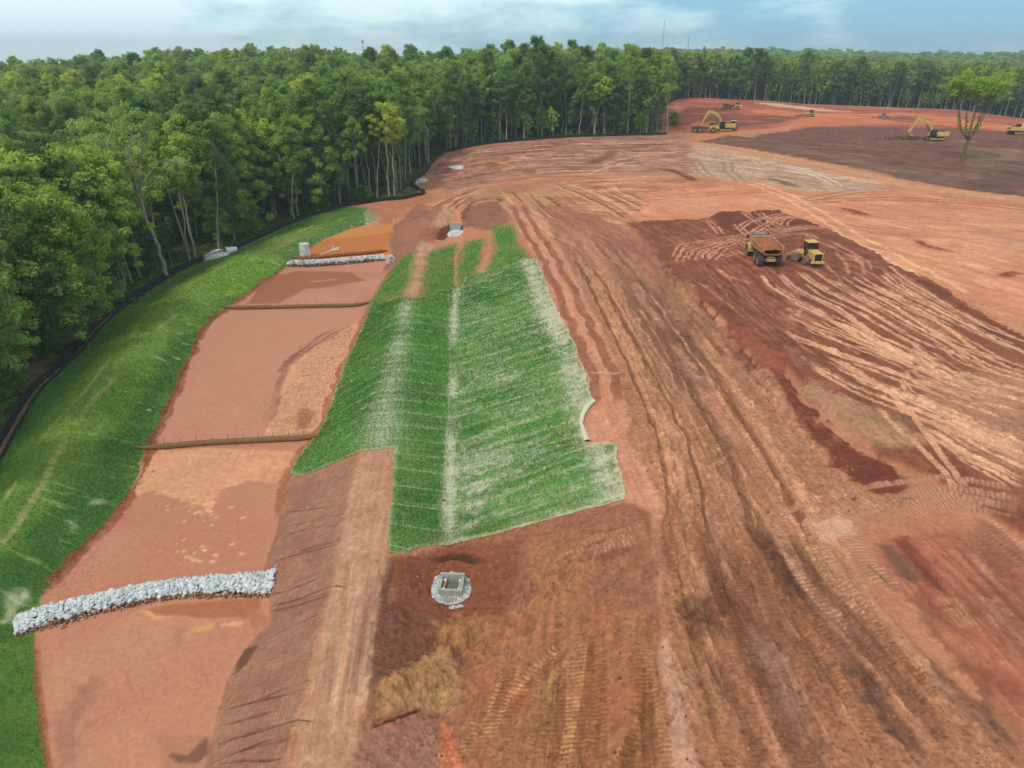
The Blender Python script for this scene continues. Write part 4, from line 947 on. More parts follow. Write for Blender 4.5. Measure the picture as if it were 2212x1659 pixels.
# pit beside the far inlet; dark crescent paints the shade on its wall
region(z2([(590, 1480), (640, 1445), (720, 1440), (790, 1440), (785, 1465), (740, 1475), (700, 1500), (660, 1530), (600, 1520)]), C(104, 60, 46), soft=.4, en=.4, rough=.1)
stroke(z2([(590, 1480), (640, 1450), (720, 1442), (790, 1446)]), .9, C(84, 48, 38), a=.9, dz=-.3)
region(z2([(500, 1490), (560, 1440), (640, 1440), (600, 1540), (520, 1530)]), C(160, 96, 68), soft=.6, en=.6, a=.8)

for q in [[(888, 546), (866, 558), (795, 655), (795, 672), (862, 662), (874, 640), (892, 560)], [(930, 545), (985, 528), (992, 560), (992, 630), (915, 656), (902, 645)], [(1005, 520), (1048, 515), (1040, 560), (1012, 612), (994, 632), (992, 560)], [(1062, 492), (1105, 484), (1125, 530), (1156, 572), (1130, 580), (1100, 590), (1046, 602), (1068, 540)]]:
    region(q, C(78, 138, 48), soft=1.6, en=.7, col2=C(118, 138, 70), mix=NM, grs=.55)
stroke([(985, 540), (985, 600), (988, 640)], .5, C(190, 140, 110), a=.8, wig=.1)

def aniso(pts, p0, p1, amp, wa, wl, soft=1.5, seed=0, rel=.05, P=None):
    P = w2(pts) if P is None else P
    q = w2([p0, p1]); d = (q[1] - q[0]) / np.linalg.norm(q[1] - q[0])
    b = blk(P[:, 0].min(), P[:, 0].max(), P[:, 1].min(), P[:, 1].max())
    if b is None: return
    xs, ys = X[b], Y[b]
    m = sstep(-soft, soft, poly_sd(P, xs, ys))
    ul = xs * d[0] + ys * d[1]; ua = -xs * d[1] + ys * d[0]
    ua = ua + .5 * vn(ul / 9, ua / 9, seed + 5)
    f = fbm(ua / wa, ul / wl, 4, seed + 91, gain=.6)
    g_ = vn(ua / (wa * .35), ul / (wl * .5), seed + 95)
    f = np.clip(f * 1.25 + .35 * g_, -1, 1)
    warm = np.array([1.0, .96, .9], np.float32)
    ALB[b] *= (1 + amp * (f * m)[..., None] * warm)
    DZ[b] += rel * f * m * .5
aniso(FILL, (1700, 640), (1990, 800), .10, .5, 9, seed=1)
aniso(FILL, (1600, 640), (1760, 860), .12, .3, 7, seed=2)
aniso(ROAD, (1330, 560), (1640, 1100), .14, .55, 8, seed=3)
aniso(ROAD, (1500, 1100), (1850, 1659), .13, .28, 6, seed=4)
aniso(CREST, (1180, 500), (1340, 800), .14, .4, 7, seed=5, soft=.6)
aniso(BL + BRT[::-1], (800, 1200), (740, 1600), .14, .25, 6, seed=6, soft=.4)
aniso(z3([(-100, 1040), (0, 880), (600, 830), (1000, 900), (1500, 880), (2400, 1000), (2400, 1800), (2100, 1654), (1600, 1400), (1250, 1230), (1000, 1110), (700, 1000), (400, 1000), (250, 1060)]), (1700, 480), (2212, 600), .16, .8, 14, seed=7)
aniso(z2([(560, 1090), (640, 1010), (760, 960), (960, 925), (1300, 890), (1700, 868), (2100, 850), (2250, 860), (2250, 1290), (1700, 1250), (1200, 1160), (900, 1200)]), (1000, 350), (1400, 330), .30, 1.1, 14, seed=8)
aniso(z2([(300, 1390), (560, 1290), (800, 1230), (1050, 1180), (1500, 1150), (1800, 1400), (1900, 1659), (1250, 1659), (1000, 1300), (700, 1450)]), (1130, 430), (1330, 540), .22, .5, 8, seed=9)
aniso(z3([(-100, 640), (300, 600), (900, 705), (1450, 832), (1400, 870), (900, 880), (300, 810), (-100, 780)]), (1500, 350), (1900, 400), .25, .8, 10, seed=10)
aniso(BR, (1600, 310), (2100, 370), .38, 1.0, 9, seed=11)
aniso([(1010, 1420), (1100, 1330), (1200, 1290), (1300, 1300), (1400, 1320), (1440, 1659), (1480, 1950), (1010, 1950)], (1150, 1659), (1180, 1400), .2, .3, 3, seed=12, soft=.6)
aniso(z3([(40, 540), (50, 400), (150, 330), (250, 308), (600, 333), (900, 353), (1400, 388), (1800, 393), (2300, 470), (2300, 560), (1000, 500)]), (1500, 240), (2100, 260), .22, 1.2, 16, seed=13, soft=3)
aniso([(1900, 1165), (2040, 1145), (2120, 1150), (2300, 1280), (2400, 1500), (2330, 1600), (2212, 1590), (2080, 1440), (1960, 1280)], (1950, 1200), (2200, 1500), .2, .35, 5, seed=14)
Z += DZ * np.clip(1.0 - (Y - 140) / 200, .35, 1.0)
DRYM = 1 - sstep(.05, .3, WET)
RUF = np.full((NR, NC), .35, np.float32)
for pts, v in ((FILL, .75), (ROAD, 1.0), ([(830, 1205), (975, 1172), (1350, 1085), (1426, 1300), (1440, 1659), (1480, 1950), (700, 1950), (760, 1659), (795, 1450), (812, 1330)], 1.0), (BL + BRT[::-1], .5)):
    P_ = w2(pts); b = blk(P_[:, 0].min(), P_[:, 0].max(), P_[:, 1].min(), P_[:, 1].max())
    RUF[b] = np.maximum(RUF[b], v * sstep(-.5, .5, poly_sd(P_, X[b], Y[b])))
CRUMB = fbm(X / .24, Y / .24, 3, 41, gain=.7)
SPK = np.clip(vn(X / .17, Y / .17, 43) * 1.4 - .45, 0, 1) - np.clip(-vn(X / .2, Y / .2, 44) * 1.4 - .5, 0, 1)
DRYM = DRYM * (1 - np.clip(GRS, 0, 1))
Z += CRUMB * .045 * RUF * DRYM * np.clip((120 - Y) / 60, 0, 1)
ALB *= (1 + DRYM * RUF * (.20 * CRUMB + .30 * SPK + .14 * NM))[..., None]
Z += (NM * .022 + NS * .02 + NG * .006) * np.clip((110 - Y) / 60, 0, 1) * DRYM
far_ = SITE_SD < 0
ALB *= (1 + (.12 * NS + .08 * NG + .07 * NM) * (.25 + .75 * DRYM))[..., None]
ALB[:] = np.clip(ALB, 0.004, .95)

def ground_mat(name, attr="soil", rough=0.95, bump=.8):
    m = bpy.data.materials.new(name); m.use_nodes = True
    t = m.node_tree; b = t.nodes["Principled BSDF"]
    at = t.nodes.new("ShaderNodeAttribute"); at.attribute_name = attr
    co = t.nodes.new("ShaderNodeTexCoord")
    n = t.nodes.new("ShaderNodeTexNoise"); n.inputs["Scale"].default_value = 3.5; n.inputs["Detail"].default_value = 8; n.inputs["Roughness"].default_value = .72
    t.links.new(co.outputs["Object"], n.inputs["Vector"])
    mr = t.nodes.new("ShaderNodeMapRange"); mr.inputs[1].default_value = .25; mr.inputs[2].default_value = .75; mr.inputs[3].default_value = .78; mr.inputs[4].default_value = 1.2
    t.links.new(n.outputs[0], mr.inputs[0])
    vm = t.nodes.new("ShaderNodeVectorMath"); vm.operation = 'SCALE'
    t.links.new(at.outputs["Color"], vm.inputs[0]); t.links.new(mr.outputs[0], vm.inputs["Scale"])
    # small pale stones and dark crumbs
    v = t.nodes.new("ShaderNodeTexVoronoi"); v.inputs["Scale"].default_value = 5.0
    t.links.new(co.outputs["Object"], v.inputs["Vector"])
    lt = t.nodes.new("ShaderNodeMath"); lt.operation = 'LESS_THAN'; lt.inputs[1].default_value = .13
    t.links.new(v.outputs["Distance"], lt.inputs[0])
    sepc = t.nodes.new("ShaderNodeSeparateColor"); t.links.new(v.outputs["Color"], sepc.inputs[0])
    gt = t.nodes.new("ShaderNodeMath"); gt.operation = 'GREATER_THAN'; gt.inputs[1].default_value = .72
    t.links.new(sepc.outputs[0], gt.inputs[0])
    mu = t.nodes.new("ShaderNodeMath"); mu.operation = 'MULTIPLY'; t.links.new(lt.outputs[0], mu.inputs[0]); t.links.new(gt.outputs[0], mu.inputs[1])
    wt = t.nodes.new("ShaderNodeAttribute"); wt.attribute_name = "wet"
    inv = t.nodes.new("ShaderNodeMath"); inv.operation = 'LESS_THAN'; inv.inputs[1].default_value = .05; t.links.new(wt.outputs["Fac"], inv.inputs[0])
    mu2 = t.nodes.new("ShaderNodeMath"); mu2.operation = 'MULTIPLY'; t.links.new(mu.outputs[0], mu2.inputs[0]); t.links.new(inv.outputs[0], mu2.inputs[1])
    mu3 = t.nodes.new("ShaderNodeMath"); mu3.operation = 'MULTIPLY'; mu3.inputs[1].default_value = .55; t.links.new(mu2.outputs[0], mu3.inputs[0])
    mx = t.nodes.new("ShaderNodeMix"); mx.data_type = 'RGBA'
    rp_ = t.nodes.new("ShaderNodeMix"); rp_.data_type = 'RGBA'; rp_.inputs[6].default_value = (.12, .06, .04, 1); rp_.inputs[7].default_value = (.55, .36, .25, 1)
    t.links.new(sepc.outputs[1], rp_.inputs[0])
    t.links.new(mu3.outputs[0], mx.inputs[0]); t.links.new(vm.outputs[0], mx.inputs[6]); t.links.new(rp_.outputs[2], mx.inputs[7])
    t.links.new(mx.outputs[2], b.inputs["Base Color"])
    rr = t.nodes.new("ShaderNodeMapRange"); rr.inputs[3].default_value = rough; rr.inputs[4].default_value = .3
    t.links.new(wt.outputs["Fac"], rr.inputs[0]); t.links.new(rr.outputs[0], b.inputs["Roughness"])
    b.inputs["Specular IOR Level"].default_value = .25
    bp = t.nodes.new("ShaderNodeBump"); bp.inputs["Distance"].default_value = .06
    bs = t.nodes.new("ShaderNodeMapRange"); bs.inputs[2].default_value = .3; bs.inputs[3].default_value = bump; bs.inputs[4].default_value = .03
    t.links.new(wt.outputs["Fac"], bs.inputs[0]); t.links.new(bs.outputs[0], bp.inputs["Strength"])
    t.links.new(n.outputs[0], bp.inputs["Height"]); t.links.new(bp.outputs[0], b.inputs["Normal"])
    return m

def grid_sheet(name, mask, zoff, alb, wet, mat, zarr=None):
    """sheet made of the grid cells whose four corners are in the mask"""
    cell = mask[:-1, :-1] & mask[1:, :-1] & mask[:-1, 1:] & mask[1:, 1:]
    rr, cc = np.nonzero(cell)
    ids = np.stack([rr * NC + cc, rr * NC + cc + 1, (rr + 1) * NC + cc + 1, (rr + 1) * NC + cc], 1)
    used, inv = np.unique(ids.ravel(), return_inverse=True)
    zz = (Z if zarr is None else zarr).ravel()[used] + (zoff if np.isscalar(zoff) else zoff.ravel()[used])
    vs = np.stack([X.ravel()[used], Y.ravel()[used], zz], 1)
    me = fast_mesh(name, vs, inv, 4, [mat], smooth=True)
    a = me.attributes.new("soil", 'FLOAT_COLOR', 'POINT')
    rgba = np.ones((len(used), 4), np.float32); rgba[:, :3] = alb.reshape(-1, 3)[used]
    a.data.foreach_set("color", rgba.ravel())
    a = me.attributes.new("wet", 'FLOAT', 'POINT'); a.data.foreach_set("value", np.ascontiguousarray(wet.ravel()[used], dtype=np.float32))
    return link(name, me)
ground = grid_sheet("ground", np.ones((NR, NC), bool), 0.0, ALB, WET, ground_mat("soil"))
ground["kind"] = "structure"
# ------------------------------------------------------------------ erosion blanket on the upper slope
BLK_PX = [(838, 1196), (841, 1110), (848, 1040), (852, 968), (800, 974), (720, 1002), (640, 1034), (626, 1016), (690, 930), (700, 905), (722, 850), (745, 787), (775, 722), (802, 658), (850, 648), (898, 645), (925, 640), (968, 620), (996, 622), (1005, 598), (1060, 582), (1105, 570), (1130, 558), (1162, 560), (1192, 640), (1240, 740), (1268, 812), (1282, 865), (1256, 905), (1266, 957), (1333, 957), (1340, 1010), (1352, 1080), (1200, 1120), (1090, 1150), (985, 1174), (920, 1182), (880, 1196)]
BP = w2(BLK_PX)
bb = blk(BP[:, 0].min() - 1, BP[:, 0].max() + 1, BP[:, 1].min() - 1, BP[:, 1].max() + 1)
mask = np.zeros((NR, NC), bool)
sdb = poly_sd(BP, X[bb], Y[bb]) + .16 * NM[bb] + .12 * NS[bb]
mask[bb] = sdb > 0
e1 = np.array(w2([(1350, 1080)])[0]) - np.array(w2([(840, 1195)])[0]); e1 /= np.linalg.norm(e1)
e2 = np.array([-e1[1], e1[0]])
xs, ys = X[bb], Y[bb]
U = xs * e1[0] + ys * e1[1]; V = xs * e2[0] + ys * e2[1]
V = V + .25 * vn(U / 6, V / 4, 55)
def dist_line(pts, x, y):
    P = w2(pts); d = np.full(x.shape, 1e9, np.float32)
    for (ax, ay), (bx, by) in zip(P[:-1], P[1:]):
        ex, ey = bx - ax, by - ay
        t = np.clip(((x - ax) * ex + (y - ay) * ey) / (ex * ex + ey * ey + 1e-9), 0, 1)
        d = np.minimum(d, np.hypot(x - ax - t * ex, y - ay - t * ey))
    return d
d_sw = dist_line([(968, 1178), (972, 1000), (978, 850), (980, 700), (985, 620)], xs, ys)
d_li = dist_line([(955, 1178), (962, 1000), (972, 850), (972, 700), (968, 620)], xs, ys)
d_be = dist_line([(815, 975), (838, 860), (858, 760), (872, 690), (878, 650)], xs, ys)
d_rt = dist_line([(1325, 1085), (1312, 1000), (1250, 860), (1232, 790), (1195, 690), (1150, 600), (1140, 560)], xs, ys)
streak = fbm(U / 4.0, V / .45, 4, 61); patch = fbm(xs / 4.5, ys / 6, 3, 62); fine = fbm(U / .9, V / .13, 3, 63); spk = fbm(xs / .35, ys / .35, 3, 66)
rib = np.sin(2 * math.pi * U / .42 + NM[bb])
right = sstep(-.5, 1.5, U - np.interp(V, *[np.array(t) for t in zip(*sorted((float(p @ e2), float(p @ e1)) for p in w2([(968, 1178), (972, 1000), (978, 850), (980, 700), (985, 620)])))]))
T = .95 - .20 * right                                     # thick grass west of the swale, thinner on the upper slope
T = T - .22 * right * sstep(.15, .6, fbm(xs / 5, ys / 9, 2, 67))
T = T + .20 * right * sstep(.15, .5, fbm(xs / 4, ys / 5 + 40, 2, 68))
T = T - .75 * np.exp(-(d_sw / (.6 + .35 * streak)) ** 2) * np.clip(.8 + .8 * fbm(U * 0 + 3, V / 4, 2, 64), .15, 1)
T = T - .55 * np.exp(-(d_be / (1.25 + .6 * sstep(75, 50, ys))) ** 2) * np.clip(.9 + .5 * patch + .3 * fine, .3, 1)
T = T - .62 * np.exp(-(d_rt / (1.15 + .5 * streak)) ** 2)
T = T - .35 * sstep(.6, 0, sdb) * right
seam_ph = (V / 2.35) - np.floor(V / 2.35)
seam = np.exp(-((seam_ph - .5) * 2.35 / .06) ** 2) * (fbm(U / 3, V / 9, 2, 69) > -.25)
halo = np.exp(-np.abs(seam_ph - .62) * 2.35 / .25) * .35
g = T + .30 * streak * (.35 + .65 * right) + .22 * fine + .34 * spk * (.4 + .6 * right) - halo * (.5 + .8 * streak)
dens = np.clip(np.clip(g * .98, 0, 1) + .07 * rib, 0.02, 1)[..., None]
straw = C(196, 200, 178) * (1 - .35 * np.clip(.5 + NM[bb], 0, 1))[..., None] + C(176, 156, 132) * (.35 * np.clip(.5 + NM[bb], 0, 1))[..., None]
straw = straw * (1 + .10 * rib + .12 * fine)[..., None]
gk = np.clip(.45 + .7 * patch + .5 * spk, 0, 1)[..., None]
green = C(58, 124, 38) * (1 - gk) + C(92, 148, 62) * gk
green = green * (1 + .22 * fine + .08 * rib + .15 * spk)[..., None]
thin = np.clip(.35 * (1 - sdb / 2.0), 0, .35)[..., None] * np.clip(.5 + spk, 0, 1)[..., None]
bal = straw * (1 - dens) + green * dens
bal = bal * (1 - thin) + C(176, 132, 104) * thin
sm = np.clip(seam * (.8 + .35 * streak), 0, 1)[..., None] * .75
bal = bal * (1 - sm) + C(208, 216, 176) * sm
ln = np.exp(-(d_li / .1) ** 2)[..., None] * .45
bal = bal * (1 - ln) + C(206, 196, 170) * ln
edge = sstep(.16, .02, sdb)[..., None] * .5
bal = bal * (1 - edge) + C(196, 206, 140) * edge
BAL = np.zeros((NR, NC, 3), np.float32); BAL[bb] = np.clip(bal, .01, .9)
zo = np.zeros((NR, NC), np.float32)
zo[bb] = .05 + .05 * np.maximum(fine, -.3) * dens[..., 0] + .03 * seam + .012 * rib + .02 * NS[bb] * dens[..., 0]
bmat = ground_mat("straw_blanket", bump=.6)
blanket = grid_sheet("erosion_blanket", mask, zo, BAL, np.zeros((NR, NC), np.float32), bmat)
tag(blanket, "pale straw erosion blanket on the long slope with green grass sprouting through", "erosion blanket")
DENS = np.zeros((NR, NC), np.float32); DENS[bb] = dens[..., 0] * (sdb > .3)

m_straw = pmat("straw_net", C(216, 220, 198), .9, dirt=C(170, 160, 120), dirt_amt=.5, dirt_scale=8)
fl_pts = [(1281, 866), (1266, 880), (1257, 898), (1254, 918), (1260, 940), (1266, 957)]
mb = MB()
ps = [G(*p) for p in fl_pts]
vs, fs = [], []
for i, p in enumerate(ps):
    t = (ps[min(i + 1, len(ps) - 1)] - ps[max(i - 1, 0)]).normalized(); n_ = Vector((t.y, -t.x, 0))
    wv = .2 + .07 * math.sin(i * 1.7)
    for k in range(7):
        a = -.3 + k * .55
        vs.append(p + n_ * (wv * (math.cos(a) - .4)) + Vector((0, 0, .12 + wv * .55 * (math.sin(a) + .3))))
for i in range(len(ps) - 1):
    for k in range(6): fs.append((i * 7 + k, i * 7 + k + 1, (i + 1) * 7 + k + 1, (i + 1) * 7 + k))
mb.add(vs, fs)
fo_ = mb.build("loose_edge", m_straw, blanket, smooth=True)
fo_["label"] = "pale loose edge curled back over the bare soil"

# ------------------------------------------------------------------ rock check dams, gravel
ICO_V, ICO_F = None, None
def _ico():
    global ICO_V, ICO_F
    bm = bmesh.new(); bmesh.ops.create_icosphere(bm, subdivisions=1, radius=1)
    ICO_V = np.array([v.co[:] for v in bm.verts], np.float32)
    ICO_F = np.array([[v.index for v in f.verts] for f in bm.faces], np.int32); bm.free()
_ico()
def stones(name, pos, size, mat, parent=None, flat=.7, seed=1):
    r = np.random.default_rng(seed); n = len(pos); nv = len(ICO_V)
    v = np.repeat(ICO_V[None], n, 0) * (1 + r.uniform(-.38, .34, (n, nv, 1)))
    v *= (np.asarray(size).reshape(-1, 1, 1) * .5) * r.uniform([.7, .5, flat * .6], [1.4, 1.0, flat * 1.25], (n, 3))[:, None, :]
    a = r.uniform(0, 6.28, n); b = r.uniform(-.6, .6, n)
    ca, sa, cb, sb = np.cos(a), np.sin(a), np.cos(b), np.sin(b)
    x, y, z = v[..., 0], v[..., 1], v[..., 2]
    y, z = y * cb[:, None] - z * sb[:, None], y * sb[:, None] + z * cb[:, None]
    x, y = x * ca[:, None] - y * sa[:, None], x * sa[:, None] + y * ca[:, None]
    v = np.stack([x, y, z], -1) + np.asarray(pos)[:, None, :]
    f = (ICO_F[None] + (np.arange(n) * nv)[:, None, None])
    me = fast_mesh(name, v.reshape(-1, 3), f.reshape(-1), 3, [mat])
    at = me.attributes.new("tint", 'FLOAT', 'POINT')
    at.data.foreach_set("value", np.repeat(r.random(n).astype(np.float32), nv))
    return link(name, me, parent)
def stone_mat(name, c1, c2, c3):
    m = pmat(name, c1, .9, bump=.5, dirt_scale=9)
    t = m.node_tree; b = t.nodes["Principled BSDF"]
    at = t.nodes.new("ShaderNodeAttribute"); at.attribute_name = "tint"
    cr = t.nodes.new("ShaderNodeValToRGB"); e = cr.color_ramp.elements
    e[0].color = (*map(float, c1), 1); e[1].color = (*map(float, c2), 1)
    k = e.new(.5); k.color = (*map(float, c3), 1)
    t.links.new(at.outputs["Fac"], cr.inputs[0])
    mx = [n for n in t.nodes if n.bl_idname == "ShaderNodeMix"][0]
    t.links.new(cr.outputs[0], mx.inputs[6])
    return m
m_rip = stone_mat("granite_riprap", C(172, 184, 192), C(232, 240, 244), C(212, 222, 228))
m_ripd = stone_mat("mud_stained_stone", C(112, 74, 56), C(206, 186, 168), C(156, 112, 86))
m_gravel = stone_mat("grey_gravel", C(120, 126, 128), C(236, 242, 244), C(190, 200, 202))
m_gravelw = stone_mat("pale_gravel", C(196, 202, 204), C(238, 242, 244), C(220, 226, 230))

def rock_dam(name, px, width, height, n, size, label, seed, stain=.32, endw=1.0):
    P = [G(*p) for p in px]
    L = smooth_line(np.array([[p.x, p.y] for p in P]), .25)
    r = np.random.default_rng(seed)
    t = np.gradient(L, axis=0); t /= np.linalg.norm(t, axis=1)[:, None]
    nr = np.stack([-t[:, 1], t[:, 0]], 1)          # left of travel = away from the camera when drawn left to right
    root = empty(name, (float(P[len(P) // 2].x), float(P[len(P) // 2].y), float(P[len(P) // 2].z)), 0, label, "rock dam", "rock check dams across the basin")
    i = r.integers(0, len(L), n); v = r.uniform(-1, 1, n)
    wloc = width * (1 + (endw - 1) * np.clip(1 - i / (len(L) * .25), 0, 1))
    wloc = wloc * (1 + .12 * np.sin(i * .045 + seed) + .08 * np.sin(i * .13))
    v = np.where(r.random(n) < .03, v * 1.35, v)
    xy = L[i] + nr[i] * (v * wloc)[:, None] + r.normal(0, .08, (n, 2))
    fa = np.minimum(1, np.minimum(i, len(L) - 1 - i) / 6 + .45)
    h = height * (1 + .12 * np.sin(i * .06)) * np.clip(1 - np.abs(v) ** 2.2, 0, 1) * fa * r.uniform(.82, 1.0, n)
    z = zat(xy[:, 0], xy[:, 1]) + h
    sz = size * np.clip(r.lognormal(0, .38, n), .45, 2.0)
    low = (v < -1 + stain * 2 * r.uniform(.8, 1.2, n))
    loc = np.array(root.location)
    pos = np.column_stack([xy, z]) - loc
    a = stones("stones", pos[~low], sz[~low], m_rip, root, seed=seed); a["kind"] = "stuff"
    b = stones("muddy_stones", pos[low], sz[low] * .8, m_ripd, root, seed=seed + 1); b["kind"] = "stuff"; b["label"] = "mud stained stones along the near foot"
    # solid core closes the gaps; its dark colour paints the shade between stones
    vs, fs = [], []
    for j in range(0, len(L), 2):
        wj = width * (1 + (endw - 1) * max(0, 1 - j / (len(L) * .25)))
        for q in (-.95, -.55, 0, .55, .95):
            p = L[j] + nr[j] * q * wj; fj = min(1, min(j, len(L) - 1 - j) / 6 + .45)
            vs.append((p[0] - loc[0], p[1] - loc[1], float(zat(p[0], p[1])) + (height * (1 - abs(q) ** 2.2) * fj - .2) - loc[2]))
    m = len(vs) // 5
    for j in range(m - 1):
        for q in range(4): fs.append((j * 5 + q, j * 5 + q + 1, j * 5 + q + 6, j * 5 + q + 5))
    MB().add(vs, fs).build("core", pmat("core_gap_shade", C(70, 60, 54), .95), root)
    return root
rock_dam("rock_check_dam", [(40, 1352), (95, 1336), (150, 1321), (260, 1296), (350, 1278), (450, 1269), (540, 1266), (586, 1258)], .95, .5, 4200, .235, "broad curved dam of white rocks across the muddy basin in the foreground", 5, stain=.13, endw=1.25)
rock_dam("rock_check_dam", [(624, 573), (680, 573), (740, 569), (790, 564), (836, 559)], 1.0, .8, 2600, .24, "straight white rock dam below the orange pond, its near face brown with mud", 9, stain=.15)

def gravel_patch(name, poly, n, size, mat, label, seed, rise=.0, hole=None, cat="gravel"):
    P = w2(poly); r = np.random.default_rng(seed)
    lo, hi = P.min(0), P.max(0)
    q = r.uniform(lo, hi, (n * 3, 2))
    sd = poly_sd(P, q[:, 0], q[:, 1])
    k = sd > 0
    if hole is not None:
        k &= hole(q)
    q = q[k][:n]; sd = sd[k][:n]
    z = zat(q[:, 0], q[:, 1]) + rise * sstep(0, .9, sd) * r.uniform(.85, 1.05, len(q)) + .02
    o = stones(name, np.column_stack([q, z]), size * r.uniform(.5, 1.4, len(q)), mat, None, seed=seed)
    o["kind"] = "stuff"; o["label"] = label; o["category"] = cat
    return o
gravel_patch("gravel", [(432, 561), (441, 554), (455, 546), (468, 541), (478, 541), (490, 543), (493, 551), (464, 560), (440, 564)], 1700, .34, m_gravelw, "white outlet gravel beside the black silt fence under the trees", 21, rise=.35)
gravel_patch("gravel", [(898, 392), (905, 387), (918, 386), (926, 389), (914, 394), (900, 396)], 500, .4, m_gravelw, "small pale gravel pile at the corner of the far silt fence", 22, rise=.25)
gravel_patch("gravel", [(970, 362), (985, 358), (1002, 361), (998, 366), (980, 367)], 500, .4, m_gravelw, "flat patch of pale gravel beside the dark soil heaps by the wood", 23, rise=.15)

# ------------------------------------------------------------------ catch basins
m_conc = pmat("concrete", C(176, 180, 176), .9, dirt=C(120, 122, 116), dirt_amt=.6, dirt_scale=4, bump=.2)
m_concd = pmat("dark_grey_concrete", C(112, 116, 112), .8, dirt=C(70, 74, 70), dirt_amt=.7, dirt_scale=3)  # darker grey for the basin floor and pipe end
m_block = pmat("pale_block", C(220, 222, 214), .85, dirt=C(190, 180, 160), dirt_amt=.5, dirt_scale=6)
m_rust = pmat("clay_stain", C(206, 150, 112), .9, dirt=C(190, 120, 84), dirt_amt=.6, dirt_scale=6)
def catch_basin(loc, rz, s, label):
    r = empty("catch_basin", loc, rz, label, "catch basin", "concrete catch basins in the swale")
    wl = MB()
    H = .82
    for cx_, cy_, sx_, sy_ in ((0, -.66, 1.5, .16), (-.67, 0, .16, 1.16), (.67, 0, .16, 1.16)):
        wl.box((cx_ * s, cy_ * s, H / 2 * s - .1), (sx_ * s, sy_ * s, H * s + .2))
    wl.build("wall", m_conc, r, bevel=.02)
    bk = MB(); bk.box((0, .68 * s, (H + .14) / 2 * s - .1), (1.56 * s, .2 * s, (H + .14) * s + .2)); bk.build("headwall", m_conc, r, bevel=.03)
    fl = MB(); fl.box((0, .0, .06 * s), (1.17 * s, 1.15 * s, .1 * s)); fl.build("floor", m_concd, r)
    sl = MB(); sl.box((.05 * s, .02 * s, .28 * s), (.72 * s, .62 * s, .3 * s)); sl.box((.05 * s, .36 * s, .46 * s), (.72 * s, .08 * s, .06 * s)); sl.build("pipe_end", m_concd, r, bevel=.03)
    for x_, y_, mt in ((-.46, .42, m_block), (-.46, -.42, m_block), (.5, .42, m_block), (.5, -.42, m_block)):
        MB().box((x_ * s, y_ * s, .36 * s), (.2 * s, .2 * s, .62 * s)).build("corner_block", mt, r, bevel=.015)
    MB().box((-.47 * s, 0, .3 * s), (.16 * s, .6 * s, .5 * s)).build("side_slab", m_rust, r, bevel=.01)["label"] = "side slab stained with orange clay"
    MB().box((.5 * s, 0, .3 * s), (.18 * s, .6 * s, .5 * s)).build("side_slab", m_conc, r, bevel=.01)
    for x_ in (-.78, .78):
        MB().tube([(x_ * s, .72 * s, 0), (x_ * s, .72 * s, 1.35 * s)], .012, 6).build("rebar_stake", pmat("rusty_steel", C(90, 62, 50), .8), r)
    return r
pc = G(976, 1272)
catch_basin(pc, math.radians(-3), 1.0, "open square concrete inlet in the brown pit at the near end of the grass slope")
GR = [(932, 1262), (938, 1244), (955, 1235), (975, 1232), (1000, 1234), (1014, 1246), (1018, 1268), (1012, 1284), (996, 1294), (968, 1298), (945, 1293), (934, 1282)]
gravel_patch("gravel", GR, 6000, .115, m_gravel, "ring of crushed grey stone heaped around the near concrete inlet", 24, rise=.62, hole=lambda q: (np.abs(q[:, 0] - pc.x) > .72) | (np.abs(q[:, 1] - pc.y) > .74))
gb = MB(); n_ = 44   # bedding under the ring
vs, fs = [], []
for k in range(n_):
    a = 2 * math.pi * k / n_
    for rr_, hh in ((.78, .28), (1.0, .06), (1.25, -.3)):
        sq_ = rr_ * (1 + .16 * abs(math.sin(2 * a)) + .07 * math.sin(3 * a + 1) + .05 * math.sin(7 * a)); x_, y_ = pc.x + sq_ * math.cos(a), pc.y + sq_ * 1.02 * math.sin(a)
        vs.append((x_, y_, float(zat(x_, y_)) + hh))
for k in range(n_):
    for j in range(2):
        a = k * 3 + j; b = ((k + 1) % n_) * 3 + j
        fs.append((a, b, b + 1, a + 1))
bed = gb.add(vs, fs).build("gravel_bedding", pmat("stone_dust", C(156, 158, 154), .95, dirt=C(120, 96, 80), dirt_amt=.8, bump=.6, dirt_scale=5), None, smooth=True)
bed["kind"] = "stuff"; bed["label"] = "bedding of grey stone dust around the near concrete inlet"; bed["category"] = "gravel"
gravel_patch("gravel", z8([(690, 635), (720, 622), (770, 618), (780, 630), (740, 645), (700, 648)]), 350, .09, m_gravel, "small spill of grey stone in front of the near concrete inlet", 25, rise=.04)
pf = G(986, 506)
catch_basin(pf, math.radians(-8), 1.25, "concrete inlet ringed by white gravel at the far top of the grass slope")
gravel_patch("gravel", [(966, 507), (975, 501), (990, 498), (999, 499), (1000, 505), (994, 511), (978, 513), (970, 512)], 2200, .18, m_gravelw, "white gravel around the far concrete inlet", 26, rise=.5, hole=lambda q: (np.abs(q[:, 0] - pf.x) > .95) | (np.abs(q[:, 1] - pf.y) > .95))

